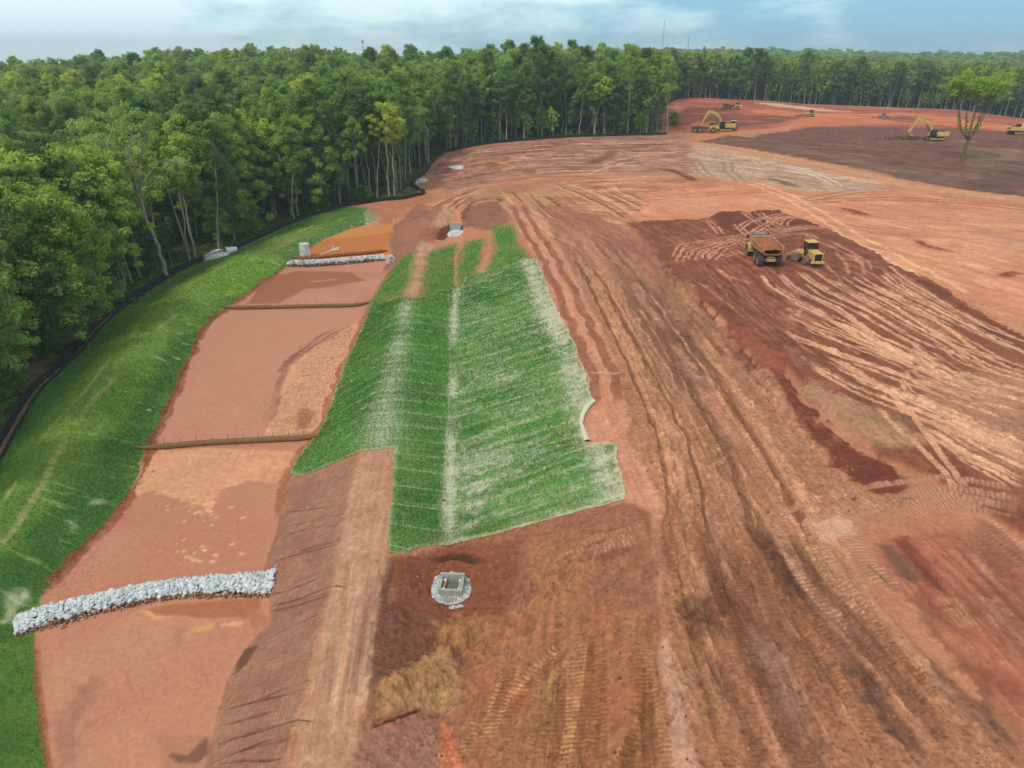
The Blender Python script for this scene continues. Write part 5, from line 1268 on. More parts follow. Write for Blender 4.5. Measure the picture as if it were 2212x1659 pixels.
# ------------------------------------------------------------------ fibre logs across the basin
m_log = pmat("coir_fibre", C(138, 106, 70), .95, dirt=C(104, 76, 48), dirt_amt=.8, dirt_scale=5, bump=.6)
m_logm = pmat("muddy_coir", C(156, 96, 58), .95, dirt=C(120, 76, 46), dirt_amt=.8, dirt_scale=4, bump=.6)
m_wood = pmat("stake_wood", C(128, 100, 70), .9)
def wattle(px, r, mat, label, flag=True):
    P = [G(*p) for p in px]
    L = smooth_line(np.array([[p.x, p.y] for p in P]), .5)
    root = empty("fiber_log", (float(L[len(L) // 2][0]), float(L[len(L) // 2][1]), float(zat(*L[len(L) // 2]))), 0, label, "fiber log", "fiber logs across the basin")
    lc = Vector(root.location)
    rl = np.random.default_rng(len(px) * 7)
    pts, rs = [], []
    for i, (x, y) in enumerate(L):
        e = min(1, .35 + min(i, len(L) - 1 - i) * .3)
        rr = r * (1 + .05 * rl.normal()) * e
        pts.append(Vector((x, y, float(zat(x, y)) + rr * .8)) - lc); rs.append(rr)
    mb = MB(); mb.tube(pts, rs, 12)
    # flattened tied ends
    mb.build("log", mat, root, smooth=True)
    d = np.concatenate([[0], np.cumsum(np.linalg.norm(np.diff(L, axis=0), axis=1))])
    t = np.gradient(L, axis=0); t /= np.linalg.norm(t, axis=1)[:, None]
    for s in np.arange(1.2, d[-1] - .8, 1.35):
        x, y = np.interp(s, d, L[:, 0]), np.interp(s, d, L[:, 1]); k = int(np.searchsorted(d, s)) - 1
        x += -t[k, 1] * r * .85; y += t[k, 0] * r * .85
        z = float(zat(x, y))
        MB().tube([Vector((x, y, z - .1)) - lc, Vector((x + rl.normal(0, .03), y + rl.normal(0, .03), z + r * 2 + .28)) - lc], .025, 5).build("stake", m_wood, root)
    return root
wattle([(288, 966), (312, 971), (335, 970.5), (367, 968), (430, 962), (494, 958), (558, 955), (643, 951), (678, 946), (694, 942)], .27, m_log, "brown fibre log with stakes across the basin, nearest of the three logs")
wattle([(474, 661), (487, 666), (500, 668), (555, 667), (611, 666), (690, 664), (751, 663), (780, 660), (798, 655)], .27, m_log, "brown fibre log across the basin between the wide mud floor and the rock dam")
wattle([(629, 556), (641, 561), (655, 562), (684, 559), (744, 553), (803, 548), (838, 543)], .30, m_logm, "mud soaked fibre log in the orange pond just behind the rock dam")

# ------------------------------------------------------------------ riser, skimmer, tub, end section
m_white = pmat("white_concrete", C(226, 234, 238), .8, dirt=C(160, 166, 166), dirt_amt=.7, dirt_scale=1.6)
m_pvc = pmat("white_pvc", C(236, 238, 236), .35, dirt=C(210, 190, 170), dirt_amt=.5)
m_dark = pmat("black_opening", C(30, 30, 30), .9)
p = G(660, 556)
rs_ = empty("riser_pipe", p, 0, "tall white concrete riser standing at the grass edge of the orange pond", "riser pipe")
mb = MB(); mb.lathe([(.80, -.6), (.80, .45), (.86, .45), (.86, 1.1), (.84, 1.1), (.84, 2.35), (.70, 2.35), (.70, 1.2)], n=28); mb.build("barrel", m_white, rs_, smooth=True)
MB().lathe([(.87, .38), (.90, .40), (.90, .56), (.87, .58)], n=28).build("joint_ring", m_white, rs_, smooth=True)
MB().box((.78, -.15, .62), (.34, .5, 1.3)).build("spillway_block", m_white, rs_, bevel=.03)
MB().lathe([(0, 2.3), (.78, 2.26), (.78, 2.2)], n=24).build("lid", m_white, rs_)
p0, p1, p2_ = G(692, 550), G(717, 544), G(731, 541)
sk = empty("pond_skimmer", p1, 0, "white plastic pipe skimmer floating on the orange pond", "skimmer")
lc = Vector(sk.location); up = Vector((0, 0, .22))
MB().tube([p0 + Vector((0, 0, .05)) - lc, p1 + up - lc], .08, 8).build("drain_pipe", m_pvc, sk, smooth=True)
dv = (p1 - p0).normalized(); sv_ = Vector((-dv.y, dv.x, 0)).normalized()
a_, b_, c_, d_ = p1 + sv_ * .1, p1 + dv * .8 + sv_ * .9, p1 + dv * 2.0 + sv_ * .6, p1 + dv * 1.2 - sv_ * .3
mb = MB()
for q0, q1 in ((a_, b_), (b_, c_), (c_, d_), (d_, a_)): mb.tube([q0 + up - lc, q1 + up - lc], .12, 8)
mb.build("float_frame", m_pvc, sk, smooth=True)
MB().tube([p1 + dv * .4 + up - lc, p1 + dv * .4 + Vector((0, 0, 1.1)) - lc], .09, 8).build("vent_stub", m_pvc, sk, smooth=True)
p = G(841, 570)
tb = empty("pipe_inlet", p, math.radians(-20), "white tapered tub with a loop handle at the right end of the far rock dam", "pipe inlet")
MB().lathe([(.42, 0), (.62, 1.25), (.66, 1.25), (.66, 1.32), (.57, 1.32), (.40, .2), (0, .2)], n=20).build("tub", m_white, tb, smooth=True)
MB().tube([(.5, 0, 1.25), (.85, 0, 1.2), (1.02, 0, .85), (.9, 0, .5), (.52, 0, .35)], .06, 8).build("handle", m_pvc, tb, smooth=True)
p = G(501, 545)
es = empty("pipe_end_section", p, math.radians(28), "short flared concrete pipe end beside the white outlet gravel", "pipe end")
mb = MB(); vs, fs = [], []
for i, (y_, rr_) in enumerate(((-.9, .78), (.1, .7), (.9, .62))):
    for k in range(11):
        a = math.pi * (-.08 + 1.16 * k / 10)
        for q in (1.0, .86): vs.append((y_, rr_ * q * math.cos(a), .2 + rr_ * q * math.sin(a)))
for i in range(2):
    for k in range(10):
        a = (i * 11 + k) * 2; b = a + 22
        fs += [(a, a + 2, b + 2, b), (a + 1, b + 1, b + 3, a + 3)]
for i in (0, 2):
    for k in range(10):
        a = (i * 11 + k) * 2; fs.append((a, a + 1, a + 3, a + 2))
mb.add(vs, fs).build("barrel", m_white, es)
MB().box((-1.25, 0, .1), (.9, 1.9, .2)).build("apron", m_conc, es, bevel=.03)

# ------------------------------------------------------------------ silt fence
m_fab = pmat("black_geotextile", C(34, 36, 38), .85, dirt=C(58, 56, 54), dirt_amt=.6, dirt_scale=1.2)
m_post = pmat("fence_post", C(70, 66, 60), .8)
def silt_fence(name, L, h, label, post_step, seed, maxpost=95):
    L = np.asarray(L); r = np.random.default_rng(seed)
    P = smooth_line(L, 1.2)
    mid = P[len(P) // 2]; root = empty(name, (float(mid[0]), float(mid[1]), float(zat(*mid))), 0, label, "silt fence", "black silt fences along the wood")
    lc = np.array(root.location)
    t = np.gradient(P, axis=0); t /= np.linalg.norm(t, axis=1)[:, None] + 1e-9
    nr = np.stack([-t[:, 1], t[:, 0]], 1)
    vs, fs = [], []
    for i, p in enumerate(P):
        z = float(zat(*p)); hh = h * (1 + .12 * r.normal()); sg = .10 * math.sin(i * .9 + seed) + .04 * r.normal()
        for q, o in ((0, .25), (.0, .02), (.45, sg), (1.0, sg * .6 + .04)):
            x, y = p + nr[i] * -o
            vs.append((x - lc[0], y - lc[1], z + q * hh + (.03 if q == 0 else 0) - lc[2]))
    for i in range(len(P) - 1):
        for k in range(3): fs.append((i * 4 + k, (i + 1) * 4 + k, (i + 1) * 4 + k + 1, i * 4 + k + 1))
    o = MB().add(vs, fs).build("fabric", m_fab, root)
    so_ = o.modifiers.new("thickness", 'SOLIDIFY'); so_.thickness = .03
    d = np.concatenate([[0], np.cumsum(np.linalg.norm(np.diff(P, axis=0), axis=1))])
    for s in np.linspace(0, d[-1], min(maxpost, int(d[-1] / post_step) + 1)):
        x, y = np.interp(s, d, P[:, 0]), np.interp(s, d, P[:, 1]); z = float(zat(x, y))
        MB().box((x - lc[0], y - lc[1], z + h * .6 - lc[2]), (.06, .06, h * 1.25)).build("post", m_post, root)
    return root
FW = np.array([(p[0], p[1]) for p in FENCE_W]); F2 = np.array([(p[0], p[1]) for p in FENCE2_W])
silt_fence("silt_fence", FW, .65, "long black silt fence curving along the wood behind the grass bank", 2.6, 2)
tt = np.gradient(FW[:10], axis=0); tt /= np.linalg.norm(tt, axis=1)[:, None]
silt_fence("silt_fence", FW[:10] + np.stack([tt[:, 1], -tt[:, 0]], 1) * 1.1, .42, "inner black silt fence row at the foot of the grass bank", 2.6, 3)
silt_fence("silt_fence", np.vstack([FW[-1:] + [[0.3, .6]], F2[:1]]), .95, "short black silt fence piece jutting at the corner below the trees", 2.0, 4)
silt_fence("silt_fence", F2, .75, "distant black silt fence along the wood beyond the bare ground", 3.2, 5)

# ------------------------------------------------------------------ machines
m_yel = pmat("machine_yellow", C(228, 194, 104), .5, dirt=C(190, 146, 100), dirt_amt=.8, dirt_scale=1.6)
m_yeld = pmat("dusty_yellow", C(200, 166, 116), .6, dirt=C(170, 112, 82), dirt_amt=.9, dirt_scale=1.2)
m_bed = pmat("worn_body_steel", C(206, 150, 112), .6, dirt=C(150, 96, 74), dirt_amt=.9, dirt_scale=.9)
m_tyre = pmat("dusty_tyre", C(70, 70, 68), .9, dirt=C(120, 88, 70), dirt_amt=.7, dirt_scale=1.5)
m_rim = pmat("muddy_rim", C(160, 134, 110), .8, dirt=C(120, 84, 66), dirt_amt=.8)
m_blk = pmat("black_paint", C(30, 31, 33), .5, dirt=C(70, 60, 52), dirt_amt=.4)
m_glass = pmat("dark_glass", C(28, 38, 42), .08, spec=.8)
m_roof = pmat("grey_cab_roof", C(120, 132, 142), .4, dirt=C(90, 84, 80), dirt_amt=.4)
m_steel = pmat("polished_steel", C(170, 150, 140), .5, metal=.3, dirt=C(130, 76, 60), dirt_amt=.9, dirt_scale=3)
m_soil = pmat("loose_soil", C(170, 106, 72), .95, dirt=C(136, 80, 54), dirt_amt=.9, dirt_scale=1.6, bump=.9)
m_soild = pmat("dark_soil", C(124, 70, 54), .95, dirt=C(96, 54, 42), dirt_amt=.9, dirt_scale=1.6, bump=.9)

def wheel(root, x, y, r, w, name="wheel"):
    e = bpy.data.objects.new(name, None); COL.objects.link(e); e.parent = root; e.location = (x, y, r)
    s = 1 if x > 0 else -1
    mb = MB(); mb.lathe([(r * .58, -w / 2), (r * .9, -w / 2), (r * .97, -w * .38), (r * .97, w * .38), (r * .9, w / 2), (r * .58, w / 2)], 'X', 28)
    n = 22
    for k in range(n):
        a = 2 * math.pi * k / n
        for sg in (-1, 1):
            c = (sg * w * .22, math.cos(a + sg * .08) * r * .985, math.sin(a + sg * .08) * r * .985)
            mb.box(c, (w * .42, .14 * r, .09 * r), Matrix.Rotation(a - math.pi / 2, 3, 'X') @ Matrix.Rotation(sg * .4, 3, 'Z'))
    mb.build("tyre", m_tyre, e)
    mb = MB(); mb.lathe([(0, -w * .36), (r * .3, -w * .36), (r * .5, -w * .3), (r * .6, -w * .46), (r * .6, w * .46), (r * .5, w * .3), (r * .3, w * .36), (0, w * .36)], 'X', 20)
    mb.build("rim", m_rim, e)
    return e

def dump_truck(label):
    r = empty("dump_truck", label=label, cat="dump truck", group="articulated dump trucks")
    for y in (-3.25, -1.35, 3.1):
        for x in (-1.32, 1.32): wheel(r, x, y, .93, .74)
    # tub: stations along y, each an outline of outer and inner wall
    st = [(-4.75, 2.05, 1.05, 2.55, 1.45, 2.95), (-4.2, 1.75, 1.1, 2.35, 1.6, 3.0), (-1.5, 1.62, 1.1, 2.25, 1.66, 3.12), (1.35, 1.62, 1.1, 2.25, 1.62, 3.3)]
    vs, fs = [], []
    for (y, zf, wf, zm, wt, zt) in st:
        out = [(-wt, zt), (-wt, zm), (-wf, zf), (wf, zf), (wt, zm), (wt, zt)]
        t_ = .09
        inn = [(-wt + t_, zt), (-wt + t_, zm + .05), (-wf + .04, zf + t_), (wf - .04, zf + t_), (wt - t_, zm + .05), (wt - t_, zt)]
        for x, z in out: vs.append((x, y, z))
        for x, z in inn: vs.append((x, y, z))
    for i in range(3):
        a = i * 12; b = a + 12
        for k in range(5):
            fs.append((a + k, a + k + 1, b + k + 1, b + k))
            fs.append((a + 6 + k, b + 6 + k, b + 7 + k, a + 7 + k))
        fs.append((a, b, b + 6, a + 6)); fs.append((a + 5, a + 11, b + 11, b + 5))
    for k in range(5): fs.append((k, k + 6, k + 7, k + 1))
    fs.append(tuple(range(36, 42))); fs.append(tuple(range(47, 41, -1)))
    mb = MB(); mb.add(vs, fs)
    for y in (-3.2, -1.8, -.4, .9):
        for s in (-1, 1): mb.box((s * 1.68, y, 2.65), (.1, .14, .85))
    for s in (-1, 1): mb.box((s * 1.64, -1.6, 3.12), (.14, 5.7, .12), Matrix.Rotation(.03, 3, 'X'))
    mb.box((0, 1.42, 2.7), (3.1, .12, 1.5)); mb.box((0, 1.75, 3.42), (2.6, .7, .08))
    body = mb.build("dump_body", m_bed, r)
    # load
    nx, ny = 16, 26; vs = []; rr = np.random.default_rng(3)
    for j in range(ny):
        for i in range(nx):
            u = i / (nx - 1) * 2 - 1; v = j / (ny - 1)
            y = -4.55 + v * 5.75; wv = 1.5 - .14 * max(0, (.12 - v) / .12)
            h = 2.62 + .25 * min(1, v * 4) + .95 * (1 - u * u) * math.sin(math.pi * min(1, max(0, v * 1.05 + .02))) ** .8
            vs.append((u * wv, y, h + .05 * rr.normal()))
    fs = [(j * nx + i, j * nx + i + 1, (j + 1) * nx + i + 1, (j + 1) * nx + i) for j in range(ny - 1) for i in range(nx - 1)]
    load = MB().add(vs, fs).build("soil_load", m_soil, r, smooth=True)
    ch = MB()
    for s in (-1, 1): ch.box((s * .5, -1.3, 1.2), (.22, 6.2, .42))
    ch.box((0, -4.25, 1.1), (1.5, .3, .35)); ch.box((0, -3.25, .95), (1.7, .35, .35)); ch.box((0, -1.35, .95), (1.7, .35, .35)); ch.box((0, 1.9, 1.25), (.8, 1.4, .6)); ch.box((0, 3.1, .95), (1.7, .4, .4))
    ch.box((0, -4.0, 1.5), (.9, .5, .3))
    ch.build("chassis", m_yeld, r, bevel=.03)
    for s in (-1, 1):
        MB().tube([(s * .62, .6, 1.35), (s * .62, -1.2, 1.75)], .09, 8).build("hoist_cylinder", m_steel, r)
    cb = MB(); cb.hexa([(-.85, 2.0, 1.75), (.85, 2.0, 1.75), (.85, 3.75, 1.75), (-.85, 3.75, 1.75), (-.8, 2.05, 3.55), (.8, 2.05, 3.55), (.76, 3.4, 3.55), (-.76, 3.4, 3.55)]); cab = cb.build("cab", m_yel, r, bevel=.05)
    MB().hexa([(-.9, 1.95, 3.55), (.9, 1.95, 3.55), (.86, 3.5, 3.55), (-.86, 3.5, 3.55), (-.8, 2.05, 3.72), (.8, 2.05, 3.72), (.76, 3.3, 3.72), (-.76, 3.3, 3.72)]).build("roof", m_roof, cab, bevel=.04)
    gl = MB()
    for s in (-1, 1): gl.hexa([(s * .84, 2.2, 2.5), (s * .865, 2.2, 2.5), (s * .865, 3.45, 2.5), (s * .84, 3.45, 2.5), (s * .80, 2.2, 3.42), (s * .83, 2.2, 3.42), (s * .81, 3.32, 3.42), (s * .79, 3.32, 3.42)])
    gl.box((0, 2.02, 2.98), (1.4, .03, .85)); gl.hexa([(-.74, 3.62, 2.5), (.74, 3.62, 2.5), (.74, 3.66, 2.5), (-.74, 3.66, 2.5), (-.7, 3.42, 3.45), (.7, 3.42, 3.45), (.7, 3.46, 3.45), (-.7, 3.46, 3.45)])
    gl.build("window", m_glass, cab)
    hd = MB(); hd.hexa([(-1.0, 3.7, 1.35), (1.0, 3.7, 1.35), (.85, 5.35, 1.3), (-.85, 5.35, 1.3), (-.95, 3.7, 2.45), (.95, 3.7, 2.45), (.78, 5.1, 2.1), (-.78, 5.1, 2.1)]); hd.build("hood", m_yel, r, bevel=.06)
    MB().box((0, 5.36, 1.55), (1.4, .06, .7)).build("grille", m_blk, r)
    for s in (-1, 1):
        pts = []
        f = MB(); n = 9; vs, fs = [], []
        for k in range(n):
            a = math.pi * (.02 + .96 * k / (n - 1))
            for q in (1.08, 1.2):
                for xx in (.92, 1.72): vs.append((s * xx, 3.1 + math.cos(a) * q, .93 + math.sin(a) * q))
        for k in range(n - 1):
            a = k * 4; b = a + 4
            fs += [(a, a + 1, b + 1, b), (a + 2, b + 2, b + 3, a + 3), (a, b, b + 2, a + 2), (a + 1, a + 3, b + 3, b + 1)]
        fs += [(0, 2, 3, 1), (n * 4 - 4, n * 4 - 3, n * 4 - 1, n * 4 - 2)]
        f.add(vs, fs).build("fender", m_yel, r)
        MB().box((s * 1.25, 2.25, 1.75), (.75, .9, .9)).build("tank", m_yel, r, bevel=.05)
        m_ = MB(); m_.tube([(s * .85, 3.5, 3.2), (s * 1.55, 3.75, 3.3), (s * 1.55, 3.75, 2.6)], .03, 6); m_.box((s * 1.55, 3.78, 2.9), (.28, .06, .55)); m_.build("mirror", m_blk, r)
        l_ = MB(); l_.tube([(s * 1.6, 2.7, 2.2), (s * 1.6, 2.7, 3.2), (s * 1.6, 3.5, 3.2), (s * 1.6, 3.5, 2.2)], .025, 6); l_.build("handrail", m_blk, r)
        MB().box((s * .7, -4.42, 1.15), (.22, .04, .14)).build("tail_light", pmat("red_lens", C(150, 30, 24), .3), r)
    MB().tube([(1.0, 2.0, 2.4), (1.0, 2.0, 3.9)], .08, 8).build("exhaust", m_blk, r)
    return r

def foot_drum(root, x, y, r, w, one=False):
    e = bpy.data.objects.new("drum_wheel", None); COL.objects.link(e); e.parent = root; e.location = (x, y, r)
    if one:    # the front drums are already sub-parts of the steered frame: a single mesh each
        bpy.data.objects.remove(e)
        mb = MB(); mb.lathe([(0, -w * .42), (r * .5, -w / 2), (r * .86, -w / 2), (r * .86, w / 2), (r * .5, w / 2), (0, w * .42)], 'X', 28)
        for j in range(4):
            for k in range(16):
                a = 2 * math.pi * (k + .5 * (j % 2)) / 16
                mb.box(((j - 1.5) * w / 4.2, math.cos(a) * r * .92, math.sin(a) * r * .92), (w * .15, .17 * r, .2 * r), Matrix.Rotation(a - math.pi / 2, 3, 'X'), taper=(.75, .75))
        mb.build("drum_wheel", m_steel, root, loc=(x, y, r)); return
    mb = MB(); mb.lathe([(r * .5, -w / 2), (r * .86, -w / 2), (r * .86, w / 2), (r * .5, w / 2)], 'X', 28); mb.build("drum", m_steel, e)
    ft = MB()
    for j in range(4):
        for k in range(16):
            a = 2 * math.pi * (k + .5 * (j % 2)) / 16
            ft.box(((j - 1.5) * w / 4.2, math.cos(a) * r * .92, math.sin(a) * r * .92), (w * .15, .17 * r, .2 * r), Matrix.Rotation(a - math.pi / 2, 3, 'X'), taper=(.75, .75))
    ft.build("padfoot", m_steel, e)["kind"] = "stuff"
    MB().lathe([(0, -w * .4), (r * .55, -w * .4), (r * .55, w * .4), (0, w * .4)], 'X', 20).build("hub", m_yeld, e)

def compactor(label):
    r = empty("soil_compactor", label=label, cat="compactor")
    ft = bpy.data.objects.new("front_frame", None); COL.objects.link(ft); ft.parent = r; ft.location = (0, .35, 0); ft.rotation_euler.z = math.radians(40)
    def fpart(mb, name, mat, bevel=0.0): return mb.build(name, mat, ft, bevel=bevel)
    for x in (-1.05, 1.05):
        foot_drum(r, x, -1.55, .72, .98); foot_drum(ft, x, 1.5, .72, .98, one=True)
    ch = MB(); ch.box((0, -1.55, .95), (1.1, 3.0, .7)); ch.box((0, .2, .95), (.7, .9, .5)); ch.build("frame", m_yeld, r, bevel=.04)
    ch = MB(); ch.box((0, 1.4, .95), (1.1, 1.9, .6)); fpart(ch, "front_chassis", m_yeld, .04)
    en = MB(); en.hexa([(-.82, -3.15, 1.0), (.82, -3.15, 1.0), (.82, -.9, 1.25), (-.82, -.9, 1.25), (-.78, -3.1, 2.15), (.78, -3.1, 2.15), (.78, -.9, 2.3), (-.78, -.9, 2.3)]); en.build("engine_hood", m_yel, r, bevel=.06)
    MB().box((0, -3.16, 1.55), (1.15, .08, 1.05)).build("radiator_grille", m_blk, r)
    bm_ = MB(); bm_.box((0, -3.2, .78), (2.2, .36, .42)); bm_.build("rear_bumper", m_yel, r, bevel=.05)
    cb = MB()
    for x, y in ((-.78, -.75), (.78, -.75), (-.78, .75), (.78, .75)): cb.box((x, y, 2.55), (.12, .12, 1.6))
    cb.box((0, 0, 1.6), (1.7, 1.65, .5)); cb.box((0, 0, 2.0), (1.66, 1.6, .34)); cab = cb.build("cab", m_blk, r, bevel=.02)
    MB().box((0, -.02, 3.42), (1.85, 1.85, .18), taper=(.92, .92)).build("roof", m_yel, cab, bevel=.05)
    g_ = MB(); g_.box((0, -.77, 2.72), (1.44, .03, 1.2)); g_.box((0, .77, 2.72), (1.44, .03, 1.2)); g_.box((-.8, 0, 2.72), (.03, 1.36, 1.2)); g_.box((.8, 0, 2.72), (.03, 1.36, 1.2)); g_.build("window", m_glass, cab)
    st_ = MB(); st_.box((0, .1, 2.2), (.5, .5, .2)); st_.box((0, -.2, 2.6), (.5, .12, .7)); st_.build("seat", m_blk, cab)
    fr = MB(); fr.hexa([(-.75, .5, 1.2), (.75, .5, 1.2), (.6, 2.1, 1.15), (-.6, 2.1, 1.15), (-.7, .5, 1.9), (.7, .5, 1.9), (.55, 2.05, 1.6), (-.55, 2.05, 1.6)]); fpart(fr, "front_hood", m_yel, .05)
    bl = MB(); vs, fs = [], []
    for k in range(6):
        a = -.55 + k * .22
        for x in (-1.85, 1.85):
            vs.append((x, 2.75 + .9 * (1 - math.cos(a)), .12 + k * .2)); vs.append((x, 2.85 + .9 * (1 - math.cos(a)), .12 + k * .2))
    for k in range(5):
        a = k * 4; b = a + 4
        fs += [(a, a + 2, b + 2, b), (a + 1, b + 1, b + 3, a + 3), (a, b, b + 1, a + 1), (a + 2, a + 3, b + 3, b + 2)]
    fs += [(0, 1, 3, 2), (20, 22, 23, 21)]
    bl.add(vs, fs)
    for x in (-.7, .7): bl.box((x, 2.35, .75), (.18, 1.2, .22))
    fpart(bl, "blade", m_yeld)
    MB().tube([(-.55, .95, 1.9), (-.55, .95, 3.3)], .03, 6).build("exhaust", m_blk, r)
    an = MB(); an.tube([(-1.0, 1.2, 1.4), (-1.0, 1.2, 3.9)], .03, 6); an.lathe([(0, 3.9), (.1, 3.92), (.1, 4.05), (0, 4.08)], n=10, loc=(-1.0, 1.2, 0)); an.build("antenna_mast", m_blk, r)
    for s in (-1, 1):
        h_ = MB(); h_.tube([(s * 1.05, -2.6, 1.4), (s * 1.05, -2.6, 2.5), (s * 1.05, -1.1, 2.5), (s * 1.05, -1.1, 1.4)], .025, 6); h_.build("handrail", m_yel, r)
        MB().box((s * .66, -3.14, 2.0), (.16, .05, .12)).build("light", pmat("pale_lens", C(230, 226, 210), .2), r)
    return r

def track_set(root, xs_, ln, h, w, mat=None):
    for x in xs_:
        mb = MB(); n = 12; prof = []
        rr = h / 2
        for k in range(n):
            a = math.pi / 2 + math.pi * k / (n - 1); prof.append((-ln / 2 + rr + math.cos(a) * rr, rr + math.sin(a) * rr))
        for k in range(n):
            a = -math.pi / 2 + math.pi * k / (n - 1); prof.append((ln / 2 - rr + math.cos(a) * rr, rr + math.sin(a) * rr))
        mb.prism(prof, x - w / 2, x + w / 2, 'YZ')
        for k in range(int(ln / .3)):
            for z in (.0, h): mb.box((x, -ln / 2 + rr + k * (ln - 2 * rr) / (ln / .3), z), (w * 1.02, .07, .08))
        t = mb.build("track", m_blk, root)
        m2 = MB()
        for y in (-ln / 2 + rr, ln / 2 - rr): m2.lathe([(0, -w * .52), (rr * .7, -w * .52), (rr * .7, w * .52), (0, w * .52)], 'X', 14, (x, y, rr))
        m2.box((x, 0, rr), (w * 1.04, ln - 2.6 * rr, rr * .8)); m2.build("track_frame", m_yeld, t)

def excavator(label, reach=5.6, swing=0.0, seed=0):
    r = empty("excavator", label=label, cat="excavator", group="yellow excavators")
    track_set(r, (-1.4, 1.4), 5.0, 1.1, .75)
    MB().box((0, 0, .8), (2.2, 2.4, .5)).build("undercarriage", m_blk, r)
    up_ = bpy.data.objects.new("upper_structure", None); COL.objects.link(up_); up_.parent = r; up_.location = (0, 0, 1.15); up_.rotation_euler.z = swing
    hs = MB(); hs.box((0, -1.5, .75), (3.2, 3.6, 1.3)); hs.box((0, -3.35, .8), (3.0, .6, 1.3)); hs.box((.9, .9, .7), (1.2, 1.8, 1.1)); hs.build("engine_house", m_yel, up_, bevel=.1)
    tp = MB(); tp.box((.4, -1.6, 1.5), (2.0, 2.4, .2)); tp.box((1.0, -2.4, 1.62), (.3, .3, .3)); tp.build("engine_cover", m_blk, up_, bevel=.03)
    cb = MB(); cb.hexa([(-1.55, .1, .2), (-.55, .1, .2), (-.55, 2.05, .2), (-1.55, 2.05, .2), (-1.5, .15, 2.1), (-.6, .15, 2.1), (-.6, 1.7, 2.1), (-1.5, 1.7, 2.1)]); cb.build("cab", m_blk, up_, bevel=.05)
    gw = MB(); gw.hexa([(-1.57, .4, .9), (-1.55, .4, .9), (-1.55, 1.85, .9), (-1.57, 1.85, .9), (-1.55, .4, 1.95), (-1.52, .4, 1.95), (-1.52, 1.65, 1.95), (-1.55, 1.65, 1.95)]); gw.hexa([(-1.45, 2.02, .5), (-.65, 2.02, .5), (-.65, 2.07, .5), (-1.45, 2.07, .5), (-1.42, 1.74, 1.95), (-.68, 1.74, 1.95), (-.68, 1.78, 1.95), (-1.42, 1.78, 1.95)]); gw.build("window", m_glass, up_)
    # boom in the YZ plane
    def arm(pts, ws, wd, name, mat):
        mb = MB(); vs, fs = [], []
        for i, (y, z) in enumerate(pts):
            a = pts[max(0, i - 1)]; b = pts[min(len(pts) - 1, i + 1)]
            t = Vector((b[0] - a[0], b[1] - a[1])).normalized(); nn = Vector((-t.y, t.x))
            for sx_ in (-wd / 2, wd / 2):
                for q in (-1, 1): vs.append((.25 + sx_, y + nn.x * q * ws[i] / 2, z + nn.y * q * ws[i] / 2))
        for i in range(len(pts) - 1):
            a = i * 4; b = a + 4
            fs += [(a, a + 1, b + 1, b), (a + 2, b + 2, b + 3, a + 3), (a + 1, a + 3, b + 3, b + 1), (a, b, b + 2, a + 2)]
        fs += [(0, 2, 3, 1), (len(pts) * 4 - 4, len(pts) * 4 - 3, len(pts) * 4 - 1, len(pts) * 4 - 2)]
        return mb.add(vs, fs).build(name, mat, up_)
    k = reach / 5.6
    arm([(1.0, .9), (2.0, 3.0), (3.2, 4.4), (4.6 * k, 5.0), (6.3 * k, 5.1)], [.6, .95, 1.0, .8, .55], .6, "boom", m_yel)
    arm([(5.6 * k, 5.55), (6.3 * k, 5.1), (7.4 * k, 3.0), (8.0 * k, 1.9)], [.5, .8, .5, .35], .42, "stick", m_yel)
    for s in (-.55, 1.05): MB().tube([(s, 1.6, .8), (s, 2.9, 3.7)], .12, 8).build("boom_cylinder", m_steel, up_)
    MB().tube([(.25, 3.0, 5.1), (.25, 5.6 * k, 5.75)], .11, 8).build("stick_cylinder", m_steel, up_)
    MB().tube([(.25, 6.2 * k, 5.7), (.25, 7.8 * k, 3.1)], .1, 8).build("bucket_cylinder", m_steel, up_)
    bk = MB(); prof = [(7.7, 2.0), (8.3, 2.0), (8.55, 1.3), (8.3, .55), (7.6, .2), (6.9, .45), (7.2, .6), (7.7, .7), (7.9, 1.1)]
    bk.prism([(y * k, z) for y, z in prof], -.55, 1.05, 'YZ')
    for i in range(4): bk.box((-.4 + i * .42, 6.85 * k, .42), (.14, .35, .1))
    bk.build("bucket", m_yeld, up_)
    MB().box((.25, -3.67, .9), (1.6, .04, .3)).build("rear_plate", m_blk, up_)
    return r

